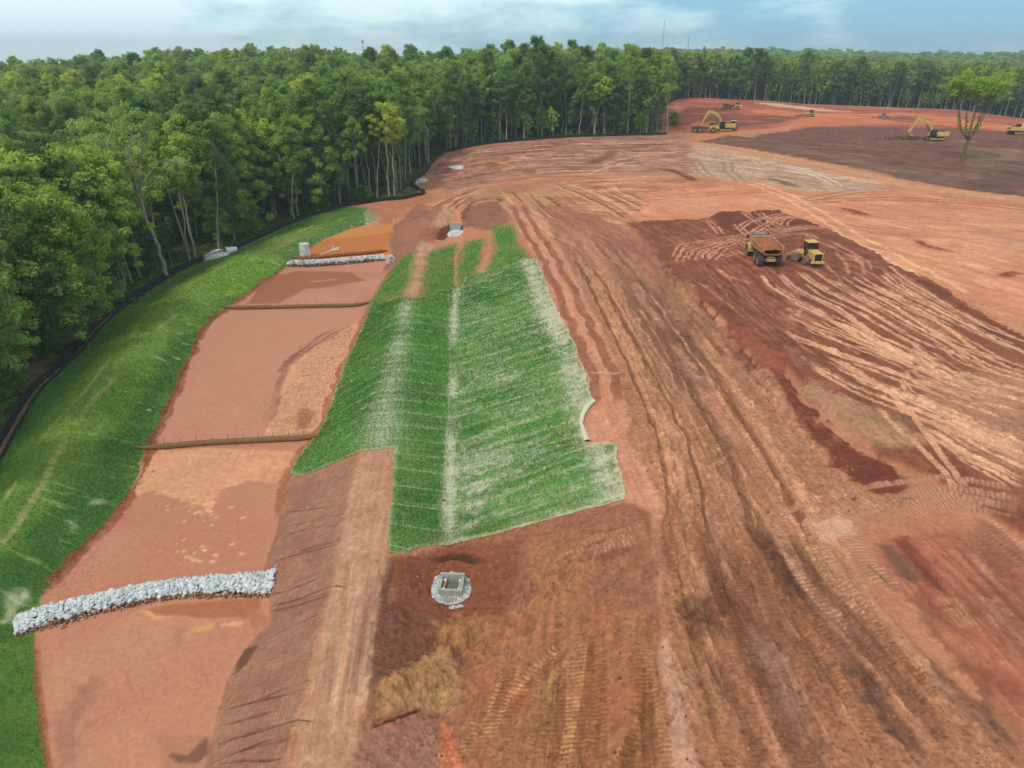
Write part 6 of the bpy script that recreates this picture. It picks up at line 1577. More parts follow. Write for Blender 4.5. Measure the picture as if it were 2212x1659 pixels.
def bulldozer(label):
    r = empty("bulldozer", label=label, cat="bulldozer")
    track_set(r, (-1.0, 1.0), 3.6, .95, .55)
    h = MB(); h.hexa([(-.65, .1, .7), (.65, .1, .7), (.55, 2.0, .75), (-.55, 2.0, .75), (-.6, .1, 1.75), (.6, .1, 1.75), (.5, 1.95, 1.6), (-.5, 1.95, 1.6)]); h.box((0, -.9, 1.1), (1.4, 1.7, .9)); h.build("hood", m_yel, r, bevel=.05)
    c = MB(); c.box((0, -.6, 2.15), (1.5, 1.3, 1.3), taper=(.9, .9)); cab = c.build("cab", m_glass, r, bevel=.04)
    MB().box((0, -.6, 2.88), (1.7, 1.5, .16)).build("roof", pmat("pale_roof", C(226, 214, 176), .5), cab, bevel=.04)
    p_ = MB()
    for x in (-.68, .68):
        for y in (-1.18, -.02): p_.box((x, y, 2.15), (.1, .1, 1.34))
    p_.build("post_frame", m_yel, cab)
    b_ = MB(); b_.hexa([(-1.6, 2.5, .05), (1.6, 2.5, .05), (1.6, 2.62, .05), (-1.6, 2.62, .05), (-1.6, 2.62, 1.2), (1.6, 2.62, 1.2), (1.6, 2.74, 1.2), (-1.6, 2.74, 1.2)]); b_.box((-1.15, 1.5, .5), (.16, 2.2, .2)); b_.box((1.15, 1.5, .5), (.16, 2.2, .2)); b_.build("blade", m_yeld, r)
    MB().tube([(.3, 1.1, 1.6), (.3, 1.1, 2.5)], .06, 8).build("exhaust", m_blk, r)
    return r

def place(o, px, py, rz):
    p = G(px, py); o.location = p; o.rotation_euler = (0, 0, rz)
    e = 1.2
    tx = float(zat(p.x + e, p.y) - zat(p.x - e, p.y)) / (2 * e); ty = float(zat(p.x, p.y + e) - zat(p.x, p.y - e)) / (2 * e)
    q = Vector((-tx, -ty, 1)).normalized()
    o.rotation_mode = 'QUATERNION'
    o.rotation_quaternion = Vector((0, 0, 1)).rotation_difference(q) @ Matrix.Rotation(rz, 3, 'Z').to_quaternion()
    return o
tk = dump_truck("articulated dump truck heaped with soil, seen from behind beside the compactor on dark red soil")
place(tk, 1646, 567, math.radians(-3)); tk.scale = (.9, .9, .9)
cp = compactor("yellow padfoot compactor with front blade, beside the loaded dump truck")
place(cp, 1745, 571, math.radians(3)); cp.scale = (.84, .84, .84)
t2 = copy_tree(tk); t2["label"] = "distant dump truck side on, on the red mound below the far trees"
place(t2, 1579, 238, math.radians(-112))
t3 = copy_tree(tk); t3["label"] = "dump truck parked under the bucket of the left excavator"
place(t3, 1520, 286, math.radians(-100))
ex1 = excavator("left excavator reaching its boom over a dump truck near the wood"); ex1.scale = (.92, .92, .92); place(ex1, 1563, 283, math.radians(95))
ex2 = excavator("excavator with arched boom beside the lone tree and brush pile"); ex2.scale = (.92, .92, .92); place(ex2, 2018, 303, math.radians(88))
ex3 = excavator("excavator cut by the right edge of the photo, boom to the right"); ex3.scale = (.92, .92, .92); place(ex3, 2196, 290, math.radians(-82))
bz = bulldozer("small yellow bulldozer right behind the left excavator"); place(bz, 1582, 281, math.radians(150))
b2 = copy_tree(bz); b2["label"] = "lone bulldozer pushing a low dark soil heap on the orange slope"; place(b2, 1748, 253, math.radians(95))
bz["group"] = b2["group"] = "bulldozers"
m_blue = pmat("blue_paint", C(52, 92, 140), .35); m_wht = pmat("white_paint", C(150, 150, 150), .5, dirt=C(120, 84, 70), dirt_amt=.8)
pk = empty("pickup_truck", label="tiny pickup truck with blue cab parked on the orange slope", cat="pickup truck")
MB().hexa([(-.95, -2.7, .5), (.95, -2.7, .5), (.95, 2.7, .5), (-.95, 2.7, .5), (-.92, -2.7, 1.1), (.92, -2.7, 1.1), (.88, 2.6, 1.05), (-.88, 2.6, 1.05)]).build("body", m_wht, pk, bevel=.06)
MB().hexa([(-.9, -.7, 1.1), (.9, -.7, 1.1), (.9, 1.4, 1.1), (-.9, 1.4, 1.1), (-.75, -.5, 1.85), (.75, -.5, 1.85), (.72, .7, 1.85), (-.72, .7, 1.85)]).build("cab", m_blue, pk, bevel=.05)
for x in (-.85, .85):
    for y in (-1.7, 1.75): MB().lathe([(0, -.13), (.38, -.13), (.38, .13), (0, .13)], 'X', 16, (x, y, .38)).build("wheel", m_tyre, pk)
place(pk, 1909, 255, math.radians(70)); pk.scale = (.85, .85, .95)

# brush heap dragged together by the middle excavator
bp_ = G(1960, 300); rr = np.random.default_rng(5); mb = MB()
for i in range(260):
    a = rr.uniform(0, 6.28); q = Vector((rr.normal(0, 3.6), rr.normal(0, 1.6), 0)); hz = max(0, .9 * math.exp(-(q.x / 4) ** 2 - (q.y / 2) ** 2)) * rr.random()
    z = float(zat(bp_.x + q.x, bp_.y + q.y)) - bp_.z
    d_ = Vector((math.cos(a), math.sin(a), rr.normal(0, .25))) * rr.uniform(.5, 1.8)
    mb.tube([q + Vector((0, 0, z + hz)) - d_, q + Vector((0, 0, z + hz + .1)) + d_], rr.uniform(.03, .1), 4, False)
bo = mb.build("brush_pile", pmat("grey_brush", C(128, 108, 88), .95, dirt=C(96, 92, 60), dirt_amt=.7), None, loc=bp_)
tag(bo, "low grey brush pile under the boom of the excavator near the lone tree", "brush pile")

# ------------------------------------------------------------------ masts on the horizon
m_mast = pmat("galvanised_mast", C(150, 160, 168), .6)
def mast(px, ytop, dist, w_, label, head=False):
    g = at_d(px, 140, dist); top = at_d(px, ytop, dist)[2]
    zb = float(zat(g[0], g[1])); r = empty("radio_mast", (g[0], g[1], zb), 0, label, "radio mast", "radio masts on the horizon")
    h = top - zb; mb = MB()
    for a in range(3):
        x_, y_ = w_ * math.cos(a * 2.094), w_ * math.sin(a * 2.094); mb.tube([(x_, y_, 0), (x_ * .6, y_ * .6, h)], w_ * .3, 5)
    n = int(h / (w_ * 4))
    for i in range(n):
        a = i * 2.094; z = h * i / n
        mb.tube([(w_ * .9 * math.cos(a), w_ * .9 * math.sin(a), z), (w_ * .9 * math.cos(a + 2.094), w_ * .9 * math.sin(a + 2.094), z + h / n)], w_ * .15, 4)
    mb.build("lattice", m_mast, r)
    MB().tube([(0, 0, h), (0, 0, h + w_ * 3)], w_ * .25, 5).build("antenna", m_mast, r)
    if head: MB().lathe([(w_ * .5, h * .94), (w_ * 2.6, h * .96), (w_ * 2.6, h), (w_ * .5, h * 1.01)], n=12).build("platform", m_mast, r)
mast(1428, 44, 1500, .75, "tallest thin radio mast above the wood on the right")
mast(1483, 80, 1500, .75, "short thin radio mast just right of the tallest mast")
mast(787, 88, 1300, .8, "small mast with a platform head above the wood left of centre", True)
mast(1202, 101, 1500, .6, "tiny mast tip beside the tall round tree on the skyline")
# ------------------------------------------------------------------ trees
def leaf_mat(name, c_dark, c_mid, c_bright, transl=.35):
    m = bpy.data.materials.new(name); m.use_nodes = True
    t = m.node_tree; t.nodes.clear(); n = t.nodes.new
    at = n("ShaderNodeAttribute"); at.attribute_name = "tint"
    oi = n("ShaderNodeObjectInfo")
    ad = n("ShaderNodeMath"); ad.operation = 'MULTIPLY_ADD'; ad.inputs[1].default_value = .6; t.links.new(oi.outputs["Random"], ad.inputs[0])
    h = n("ShaderNodeMath"); h.operation = 'MULTIPLY'; h.inputs[1].default_value = .55; t.links.new(at.outputs["Fac"], h.inputs[0]); t.links.new(h.outputs[0], ad.inputs[2])
    cr = n("ShaderNodeValToRGB"); e = cr.color_ramp.elements
    e[0].position = .1; e[1].position = 1.0
    e[0].color = (*map(float, c_dark), 1); e[1].color = (*map(float, c_bright), 1); k = e.new(.5); k.color = (*map(float, c_mid), 1)
    t.links.new(ad.outputs[0], cr.inputs[0])  # leaf tone runs dark to bright by random clump and tree value
    mu = n("ShaderNodeMix"); mu.data_type = 'RGBA'; mu.blend_type = 'MULTIPLY'; mu.inputs[0].default_value = 1
    t.links.new(cr.outputs[0], mu.inputs[6]); t.links.new(oi.outputs["Color"], mu.inputs[7])
    d = n("ShaderNodeBsdfDiffuse"); tr = n("ShaderNodeBsdfTranslucent"); ms = n("ShaderNodeMixShader"); ms.inputs[0].default_value = transl
    t.links.new(mu.outputs[2], d.inputs[0]); t.links.new(mu.outputs[2], tr.inputs[0])
    t.links.new(d.outputs[0], ms.inputs[1]); t.links.new(tr.outputs[0], ms.inputs[2])
    o = n("ShaderNodeOutputMaterial"); t.links.new(ms.outputs[0], o.inputs[0])
    return m
m_leaf = leaf_mat("broadleaf_foliage", (.075, .145, .036), (.235, .365, .080), (.420, .560, .135), .5)
m_leafy = leaf_mat("young_foliage", (.070, .160, .022), (.14, .28, .034), (.23, .38, .045), .42)
def bark(name, c):
    return pmat(name, c, .95, dirt=[x * .45 for x in c], dirt_amt=.8, dirt_scale=1.2, bump=.5)
m_barkp = bark("pale_bark", C(168, 158, 142)); m_barkd = bark("dark_bark", C(104, 92, 78)); m_barkm = bark("mossy_bark", C(112, 106, 78))

def tubes_mesh(name, segs, mat, n=6):
    """segs: list of (points, radii)"""
    V, Fq = [], []
    base = 0
    for pts, rs in segs:
        pts = np.asarray(pts, float); m = len(pts)
        t = np.gradient(pts, axis=0); t /= np.linalg.norm(t, axis=1)[:, None] + 1e-9
        ref = np.where(np.abs(t[:, 2:3]) < .9, np.array([[0, 0, 1.]]), np.array([[1., 0, 0]]))
        u = np.cross(t, ref); u /= np.linalg.norm(u, axis=1)[:, None] + 1e-9; v = np.cross(u, t)
        a = np.linspace(0, 2 * math.pi, n, endpoint=False)
        ring = pts[:, None] + (u[:, None] * np.cos(a)[None, :, None] + v[:, None] * np.sin(a)[None, :, None]) * np.asarray(rs)[:, None, None]
        V.append(ring.reshape(-1, 3))
        i = np.arange(m - 1)[:, None] * n; k = np.arange(n)[None]; k2 = (k + 1) % n
        Fq.append(np.stack([i + k, i + k2, i + n + k2, i + n + k], -1).reshape(-1, 4) + base)
        base += m * n
    return np.vstack(V), np.vstack(Fq)

def leaf_cloud(centers, rads, nq, size, r, up=.45, flat=.75):
    """leaf-sized quads spread through clumps; returns verts, quads, tint"""
    k = len(centers)
    c = np.repeat(centers, nq, 0); R = np.repeat(rads, nq)
    d = r.normal(0, 1, (k * nq, 3)); d[:, 2] += .25; d /= np.linalg.norm(d, axis=1)[:, None]
    p = c + d * (R * r.uniform(.35, 1.05, k * nq))[:, None] * np.array([1, 1, flat])
    nm = d * .9 + r.normal(0, .40, (k * nq, 3)); nm[:, 2] += up; nm /= np.linalg.norm(nm, axis=1)[:, None]
    a = np.cross(nm, r.normal(0, 1, (k * nq, 3))); a /= np.linalg.norm(a, axis=1)[:, None] + 1e-9
    b = np.cross(nm, a)
    s = size * r.uniform(.55, 1.3, k * nq)
    a *= (s * .5)[:, None]; b *= (s * .34)[:, None]
    v = np.stack([p - a, p + b - a * .1, p + a, p - b - a * .1], 1).reshape(-1, 3)
    q = np.arange(k * nq * 4).reshape(-1, 4)
    ct = np.repeat(r.random(k), nq) * .75 + r.random(k * nq) * .25
    return v, q, np.repeat(ct.astype(np.float32), 4)

def grow(seed, H, base, R, trunk_r, nl=26, spread=1.0, top=.0, shape='oval', lean=.02, sub=3):
    """trunk and limbs of a tree; returns wood segments and clump centres"""
    r = np.random.default_rng(seed)
    n = 9; hs = np.linspace(0, 1, n)
    wob = np.cumsum(r.normal(0, .012 * H, (n, 2)), 0) + np.outer(hs, r.normal(0, lean * H, 2))
    tr = np.column_stack([wob - wob[0], hs * H * .96]); rad = trunk_r * (1 - hs * .88) + .02; rad[0] *= 1.35
    tr[0, 2] = -.4
    segs = [(tr, rad)]; cen = []; crd = []
    for i in range(nl):
        f = base + (1 - base) * ((i + r.random()) / nl) ** .85
        z0 = max(.06, f - .10 - .08 * r.random()) * H
        p0 = np.array([np.interp(z0, tr[:, 2], tr[:, 0]), np.interp(z0, tr[:, 2], tr[:, 1]), z0])
        g = (f - base) / (1 - base)
        if shape == 'oval': env = R * math.sin(math.pi * min(.97, .16 + .80 * g)) ** .75
        elif shape == 'cone': env = R * (1.02 - g) ** .8
        elif shape == 'flat': env = R * (.55 + .6 * g) * (1 if g < .85 else .8)
        else: env = R * math.sin(math.pi * min(.96, .35 + .58 * g)) ** .6
        an = i * 2.399 + r.normal(0, .5)
        L = env * r.uniform(.55, 1.05)
        e = p0 + np.array([math.cos(an) * L, math.sin(an) * L, (f * H - z0) + r.normal(0, .03 * H)])
        e[2] = min(e[2], H * 1.0)
        mid = p0 * .5 + e * .5 + np.array([0, 0, .06 * L]) + r.normal(0, .05 * L, 3)
        r0 = np.interp(z0, tr[:, 2], rad) * r.uniform(.3, .5)
        segs.append((np.array([p0, mid, e]), np.array([r0, r0 * .6, .02])))
        cen.append(e); crd.append(r.uniform(.75, 1.25))
        for j in range(sub):
            q = mid * (1 - (j + .6) / (sub + .6)) + e * ((j + .6) / (sub + .6)) + r.normal(0, .20 * env + .25, 3) * np.array([1, 1, .6])
            cen.append(q); crd.append(r.uniform(.6, 1.15))
            if j < 2: segs.append((np.array([mid, (mid + q) / 2 + r.normal(0, .1, 3), q]), np.array([r0 * .4, r0 * .3, .015])))
    cen.append(tr[-1]); crd.append(1.0)
    return segs, np.array(cen), np.array(crd) * spread

TREE = {}
def proto(key, segs, cen, crd, nq, size, leaf, barkm, seed, up=.45, flat=.75, tube_n=6):
    r = np.random.default_rng(seed + 100)
    tv, tq = tubes_mesh(key, segs, barkm, tube_n)
    lv, lq, tint = leaf_cloud(cen, crd, nq, size, r, up, flat)
    mt = fast_mesh(key + "_trunk", tv, tq, 4, [barkm], smooth=True)
    mc = fast_mesh(key + "_crown", lv, lq, 4, [leaf])
    a = mc.attributes.new("tint", 'FLOAT', 'POINT'); a.data.foreach_set("value", tint)
    TREE[key] = (mt, mc)
def proto_far(key, segs, cen, crd, nq, size, leaf, barkm, seed, wood=1):
    r = np.random.default_rng(seed + 200)
    tv, tq = tubes_mesh(key, segs[:wood], barkm, 4)
    lv, lq, tint = leaf_cloud(cen, crd, nq, size, r, .5)
    v = np.vstack([tv, lv]); q = np.vstack([tq, lq + len(tv)])
    me = fast_mesh(key, v, q, 4, [barkm, leaf])
    mi = np.ones(len(q), np.int32); mi[:len(tq)] = 0
    me.polygons.foreach_set("material_index", mi)
    a = me.attributes.new("tint", 'FLOAT', 'POINT'); a.data.foreach_set("value", np.concatenate([np.zeros(len(tv), np.float32), tint]))
    TREE[key] = me
SPEC = []   # tall wood trees: (key, height)
for i, (H, b_, R, sh, nl) in enumerate([(23, .36, 5.6, 'oval', 36), (25, .44, 5.0, 'oval', 34), (21, .28, 6.2, 'round', 40), (24, .48, 4.8, 'oval', 32), (22, .36, 5.6, 'round', 36), (26, .52, 4.4, 'oval', 28)]):
    s, c, k = grow(40 + i, H, b_, R, .26, nl, 1.15, shape=sh)
    proto("tall%d" % i, s, c, k, 110, .44, m_leaf, m_barkp if i % 2 else m_barkd, i); SPEC.append(("tall%d" % i, H))
EDGE = []
for i, (H, b_, R, nl) in enumerate([(23, .62, 3.4, 18), (22, .58, 3.0, 16), (24, .66, 3.8, 18), (20, .55, 2.8, 15)]):
    s, c, k = grow(60 + i, H, b_, R, .2, nl, 1.0, shape='round', lean=.03)
    proto("edge%d" % i, s, c, k, 85, .42, m_leaf, m_barkp, 20 + i); EDGE.append(("edge%d" % i, H))
FULL = []
for i, (H, b_, R, nl) in enumerate([(18, .14, 5.8, 46), (16, .12, 5.0, 40), (20, .2, 6.0, 46)]):
    s, c, k = grow(80 + i, H, b_, R, .2, nl, 1.15, shape='oval')
    proto("full%d" % i, s, c, k, 95, .40, m_leaf, m_barkd, 40 + i, up=.5); FULL.append(("full%d" % i, H))
YOUNG = []
for i, (H, b_, R, nl) in enumerate([(9, .3, 1.7, 14), (11, .35, 1.8, 15), (7, .22, 1.6, 13)]):
    s, c, k = grow(90 + i, H, b_, R, .07, nl, .62, shape='oval', lean=.05, sub=2)
    proto("young%d" % i, s, c, k, 40, .34, m_leafy if i == 2 else m_leaf, m_barkp, 50 + i); YOUNG.append(("young%d" % i, H))
SHRUB = []
for i, (H, R, nl) in enumerate([(3.6, 1.9, 16), (2.6, 1.6, 13)]):
    s, c, k = grow(95 + i, H, .12, R, .05, nl, .6, shape='round', sub=2)
    proto("shrub%d" % i, s, c, k, 60, .3, m_leafy, m_barkd, 60 + i); SHRUB.append(("shrub%d" % i, H))
MIDK, FARK = [], []
for i, (H, b_, R, sh, nl) in enumerate([(23, .34, 6.0, 'oval', 30), (24, .40, 5.4, 'round', 28), (21, .28, 6.6, 'round', 32), (25, .46, 5.0, 'oval', 26), (22, .2, 5.4, 'oval', 28)]):
    s, c, k = grow(120 + i, H, b_, R, .25, nl, 1.25, shape=sh, sub=2)
    proto_far("mid%d" % i, s, c, k, 46, .62, m_leaf, m_barkp, i, wood=9); MIDK.append("mid%d" % i)
    proto_far("far%d" % i, s, c[::2], k[::2] * 1.3, 20, 1.25, m_leaf, m_barkd, i); FARK.append("far%d" % i)

# hero tree with pale forked trunk; lone vase-shaped tree
def hero():
    r = np.random.default_rng(5)
    segs, cen, crd = [], [], []
    def limb(p, q, r0, r1, bow=.4, leaf=True, nsub=3):
        p, q = np.array(p, float), np.array(q, float)
        pts = np.array([p * (1 - t) + q * t + np.array([0, 0, bow * math.sin(math.pi * t)]) + (r.normal(0, .12, 3) if 0 < t < 1 else 0) for t in np.linspace(0, 1, 6)])
        segs.append((pts, np.linspace(r0, r1, 6)))
        if leaf:
            for j in range(nsub):
                b = pts[3 + j % 3]; e = q + r.normal(0, 1.3, 3) + np.array([0, 0, .8])
                segs.append((np.array([b, (b + e) / 2 + r.normal(0, .2, 3), e]), np.array([r1 * 1.3, r1, .02]))); cen.append(e); crd.append(r.uniform(.8, 1.2)); cen.append((b + e) / 2 + r.normal(0, .5, 3)); crd.append(.8)
        return pts[-1]
    a = limb((0, 0, -.4), (-.9, 0, 6), .36, .3, 0, False); b = limb(a, (-2.0, .2, 12.5), .3, .22, 0, False)
    c1 = limb(b, (-4.6, -.5, 19.5), .18, .08, .3); c2 = limb(b, (-2.6, .5, 20.5), .18, .08, 0); c3 = limb(b, (.2, .4, 20), .16, .07, .3); c4 = limb(b, (3.4, -.4, 17.5), .14, .06, .8)
    limb(a + np.array([-.9, 0, 4.5]), (-5.2, -.6, 14.5), .1, .04, .6); limb(b, (-.6, -2, 21.5), .14, .06, 0); limb(b + np.array([.3, 0, -1.0]), (2.2, .6, 15), .08, .03, .5, True, 2)
    limb(c1, (-6.2, 0, 21.5), .07, .03, .2); limb(c3, (1.8, -.4, 22.5), .06, .03, .2); limb(c2, (-3.4, .8, 23), .07, .03, 0)
    return segs, np.array(cen), np.array(crd)
s, c, k = hero(); proto("hero", s, c, k, 75, .36, m_leaf, m_barkp, 7, tube_n=8)
def lone():
    r = np.random.default_rng(9); segs, cen, crd = [], [], []
    segs.append((np.array([[0, 0, -.4], [.05, 0, 1.5], [.2, .1, 4.0], [.35, 0, 5.6]]), np.array([.46, .34, .31, .30])))
    for i, (x, y, rr_) in enumerate([(-5.2, .5, .2), (-2.6, -2.5, .2), (-.6, 2.0, .22), (1.8, -1.5, .24), (4.6, .5, .22), (3.4, 3.0, .18), (-3.6, 3.2, .16), (.8, -4.0, .16)]):
        p0 = np.array([.3, 0, 4.6 + .8 * r.random()]); z1 = 11 + 2 * r.random()
        pts = np.array([p0, [x * .42, y * .4, 7.6], [x * .62 + r.normal(0, .2), y * .6, z1], [x * .85 + r.normal(0, .3), y * .85, 15.2], [x * 1.05, y * 1.1, 18.6]])
        segs.append((pts, np.array([rr_, rr_ * .8, rr_ * .6, rr_ * .35, .03]) * .72))
        for j in range(7):
            t = r.uniform(.5, .95); b = pts[2] * (1 - t) + pts[3] * t if j < 4 else pts[3]
            a = r.uniform(0, 6.28); e = b + np.array([math.cos(a) * r.uniform(.8, 2.6), math.sin(a) * r.uniform(.8, 2.6), r.uniform(1.5, 4.0)])
            segs.append((np.array([b, (b + e) / 2 + r.normal(0, .15, 3), e]), np.array([.05, .035, .015])))
            if e[2] > 14.2: cen.append(e); crd.append(r.uniform(.7, 1.25))
        for j in range(12):
            e = pts[4] + r.normal(0, 1.4, 3) * np.array([1.2, 1.2, .9]); cen.append(e); crd.append(r.uniform(.8, 1.25))
        # epicormic sprigs low on the limbs
        for j in range(4):
            q = pts[1] * (1 - j / 4) + pts[2] * j / 4; cen.append(q + r.normal(0, .12, 3)); crd.append(.22)
    return segs, np.array(cen), np.array(crd)
s, c, k = lone(); proto("lone", s, c, k, 75, .42, m_leaf, m_barkm, 8, up=.6, flat=.6, tube_n=8)

def plant(name, key, x, y, sc, rz, label, cat, group, tone=(1, 1, 1), scz=None, z=None):
    mt, mc = TREE[key]
    zz = float(zat(x, y)) if z is None else z
    r = empty(name, (x, y, zz), rz, label, cat, group)
    r.scale = (sc, sc, scz or sc)
    a = link("trunk", mt, r); b = link("crown", mc, r)
    b.color = (*tone, 1); a.color = (1, 1, 1, 1)
    return r

# ---- where trees stand
def project(x, y, z):
    v = np.stack([np.asarray(x, float), np.asarray(y, float), np.asarray(z, float) - CAMZ], -1)
    f = v[..., 1] * CP - v[..., 2] * SP; u = v[..., 1] * SP + v[..., 2] * CP
    f = np.maximum(f, .1)
    return CX + FPX * v[..., 0] / f, CY - FPX * u / f, f
def site_sd(x, y): return poly_sd(SITE, np.asarray(x), np.asarray(y))
rt = np.random.default_rng(31)
def jitter_grid(x0, x1, y0, y1, s):
    gx, gy = np.meshgrid(np.arange(x0, x1, s), np.arange(y0, y1, s * .87))
    gx = gx + (np.arange(gx.shape[0]) % 2)[:, None] * s / 2
    p = np.stack([gx.ravel(), gy.ravel()], 1)
    return p + rt.uniform(-.36 * s, .36 * s, p.shape)
P = jitter_grid(-420, 420, 26, 470, 6.6)
P = P[(np.abs(P[:, 0]) < FA * P[:, 1] + FB - 2)]
sdp = site_sd(P[:, 0], P[:, 1])
P = P[sdp < -2.6]; sdp = sdp[sdp < -2.6]
Pe = jitter_grid(-420, 420, 26, 440, 3.0)
Pe = Pe[(np.abs(Pe[:, 0]) < FA * Pe[:, 1] + FB - 2)]
se = site_sd(Pe[:, 0], Pe[:, 1]); ke = (se < -2.2) & (se > -9) & (rt.random(len(Pe)) < .52)
Pe, se = Pe[ke], se[ke]
zP = zat(P[:, 0], P[:, 1]); zE = zat(Pe[:, 0], Pe[:, 1])

HEROES = [("hero", 363, 598, 1.02, 0.0, "tall pale forked trunk standing alone in front of the dark wood, leaning left", (1, 1, 1)),
          ("full0", 185, 742, 1.0, .5, "bright green bushy tree at the left, its foliage reaching low", (1.7, 1.6, 1.3)),
          ("full2", 95, 760, .95, 1.9, "leafy green tree at the left edge overlapping the bright bushy tree", (1.5, 1.4, 1.1)),
          ("full1", 20, 800, 1.0, 2.6, "yellowish green tree cut by the left edge of the photo", (1.5, 1.25, .9)),
          ("tall2", 250, 640, .96, 1.1, "big broad leafy tree right behind the bright bushy tree", (1.4, 1.35, 1.05)),
          ("full0", 480, 525, 1.12, 3.0, "large rounded leafy tree above the white outlet gravel", (1.05, 1.1, .9)),
          ("edge0", 506, 520, .95, .3, "dark straight trunk just right of the outlet gravel", (.9, .95, .9)),
          ("edge2", 985, 318, 1.0, 1.2, "pale straight trunk tree at the bend of the far fence", (.95, 1, .9)),
          ("edge1", 925, 352, 1.05, 2.0, "thin pale trunk with small dark crown by the fence corner", (.9, .95, .9)),
          ("edge2", 815, 425, .9, 2.6, "bare branched grey tree left of the yellow shrub", (.7, .75, .7)),
          ("tall1", 1170, 296, 1.12, .8, "broad dark tree in the middle of the wood front", (.9, .95, .9)),
          ("edge2", 1355, 290, 1.1, .2, "forked pale tree in the wood front left of the red mound", (.95, 1, .95)),
          ("edge3", 1440, 285, 1.1, 1.7, "twin stemmed tree at the corner between wood and red mound", (.95, 1.05, .9))]
hx = []
for key, px, py, sc, rz, lab, tone in HEROES:
    p = W(px, py); hx.append((p.x, p.y))
    plant("tree", key, p.x, p.y, sc, rz, lab, "tree", "trees of the wood", tone)
lp = G(2078, 347)
plant("tree", "lone", lp.x, lp.y, 1.1, .3, "lone vase shaped tree with bare mossy limbs and flat green crown on open ground", "tree", None, (.85, .92, .6), scz=.93)
hx = np.array(hx)
def clear(Q, d): return np.min(np.hypot(Q[:, None, 0] - hx[None, :, 0], Q[:, None, 1] - hx[None, :, 1]), 1) > d
kk = clear(P, 2.6); P, sdp, zP = P[kk], sdp[kk], zP[kk]
kk = clear(Pe, 1.5); Pe, se, zE = Pe[kk], se[kk], zE[kk]

# choose the trees that show most: coarse visibility buffer, front to back
Q = np.vstack([np.column_stack([P, zP, sdp, np.zeros(len(P))]), np.column_stack([Pe, zE, se, np.ones(len(Pe))])])
nQ = len(Q)
hgt = rt.uniform(.72, .98, nQ)
front = Q[:, 3] > -11
typ = np.empty(nQ, object); Hq = np.zeros(nQ)
for i in range(nQ):
    if Q[i, 4] == 1:
        k, H = (YOUNG[rt.integers(3)] if rt.random() < .38 else EDGE[rt.integers(4)])
    elif front[i] and Q[i, 1] > 120: k, H = (EDGE[rt.integers(4)] if rt.random() < .4 else SPEC[rt.integers(6)])
    elif Q[i, 1] < 120 and rt.random() < .45: k, H = FULL[rt.integers(3)]
    else: k, H = SPEC[rt.integers(6)]
    typ[i] = k; Hq[i] = H * hgt[i]
order = np.argsort(Q[:, 1])
bw, bh = 553, 415
buf = np.zeros((bh, bw), bool); vis = np.zeros(nQ)
rad = np.array([{'t': 5.2, 'e': 3.0, 'f': 5.4, 'y': 1.6}[t[0]] for t in typ])
cb0 = np.array([{'t': .4, 'e': .58, 'f': .16, 'y': .28}[t[0]] for t in typ])
for i in order:
    x, y, z = Q[i, :3]
    sx0, sy_t, f = project(x, y, z + Hq[i]); _, sy_b, _ = project(x, y, z + Hq[i] * cb0[i]); _, sy_g, _ = project(x, y, z)
    hw = FPX * rad[i] / f * .95
    x0, x1 = int((sx0 - hw) / 4), int((sx0 + hw) / 4) + 1; y0, y1 = int(sy_t / 4), int(sy_b / 4) + 1
    x0, x1, y0, y1 = max(0, x0), min(bw, x1), max(0, y0), min(bh, y1)
    if x1 > x0 and y1 > y0:
        yy, xx = np.mgrid[y0:y1, x0:x1]
        el = ((xx * 4 - sx0) / hw) ** 2 + ((yy * 4 - (sy_t + sy_b) / 2) / max(2, (sy_b - sy_t) / 2)) ** 2 < 1
        bsub = buf[y0:y1, x0:x1]; vis[i] = (el & ~bsub).sum(); bsub |= el
    if typ[i][0] == 'e': vis[i] += max(0, (sy_g - sy_b)) / 4 * .5
NSOLO = 282
pick = np.argsort(-vis)[:NSOLO]; picked = np.zeros(nQ, bool); picked[pick] = True
LM = [(60, "at the photo's left edge"), (190, "near the bright bushy tree"), (330, "beside the forked pale trunk"), (470, "above the white outlet gravel"), (590, "left of the white riser"), (680, "above the white riser"), (800, "above the grass bank's far end"), (905, "above the silt fence corner"), (1000, "above the pale gravel patch"), (1110, "above mid far silt fence"), (1250, "above the right far silt fence"), (1400, "at the corner by the red mound"), (1530, "above the left excavator"), (1600, "above the distant dump truck"), (1750, "above the lone bulldozer"), (1910, "above the pickup truck"), (2010, "above the middle excavator"), (2090, "behind the lone tree"), (2200, "above the rightmost excavator")]
def where(px): return min(LM, key=lambda q: abs(q[0] - px))[1]
TONES = [((.58, .66, .68), "dark green"), ((.95, 1, .92), "mid green"), ((1.3, 1.25, 1.0), "bright green"), ((1.45, 1.2, .8), "yellowish green"), ((.75, .92, .95), "bluish green")]
used = {}
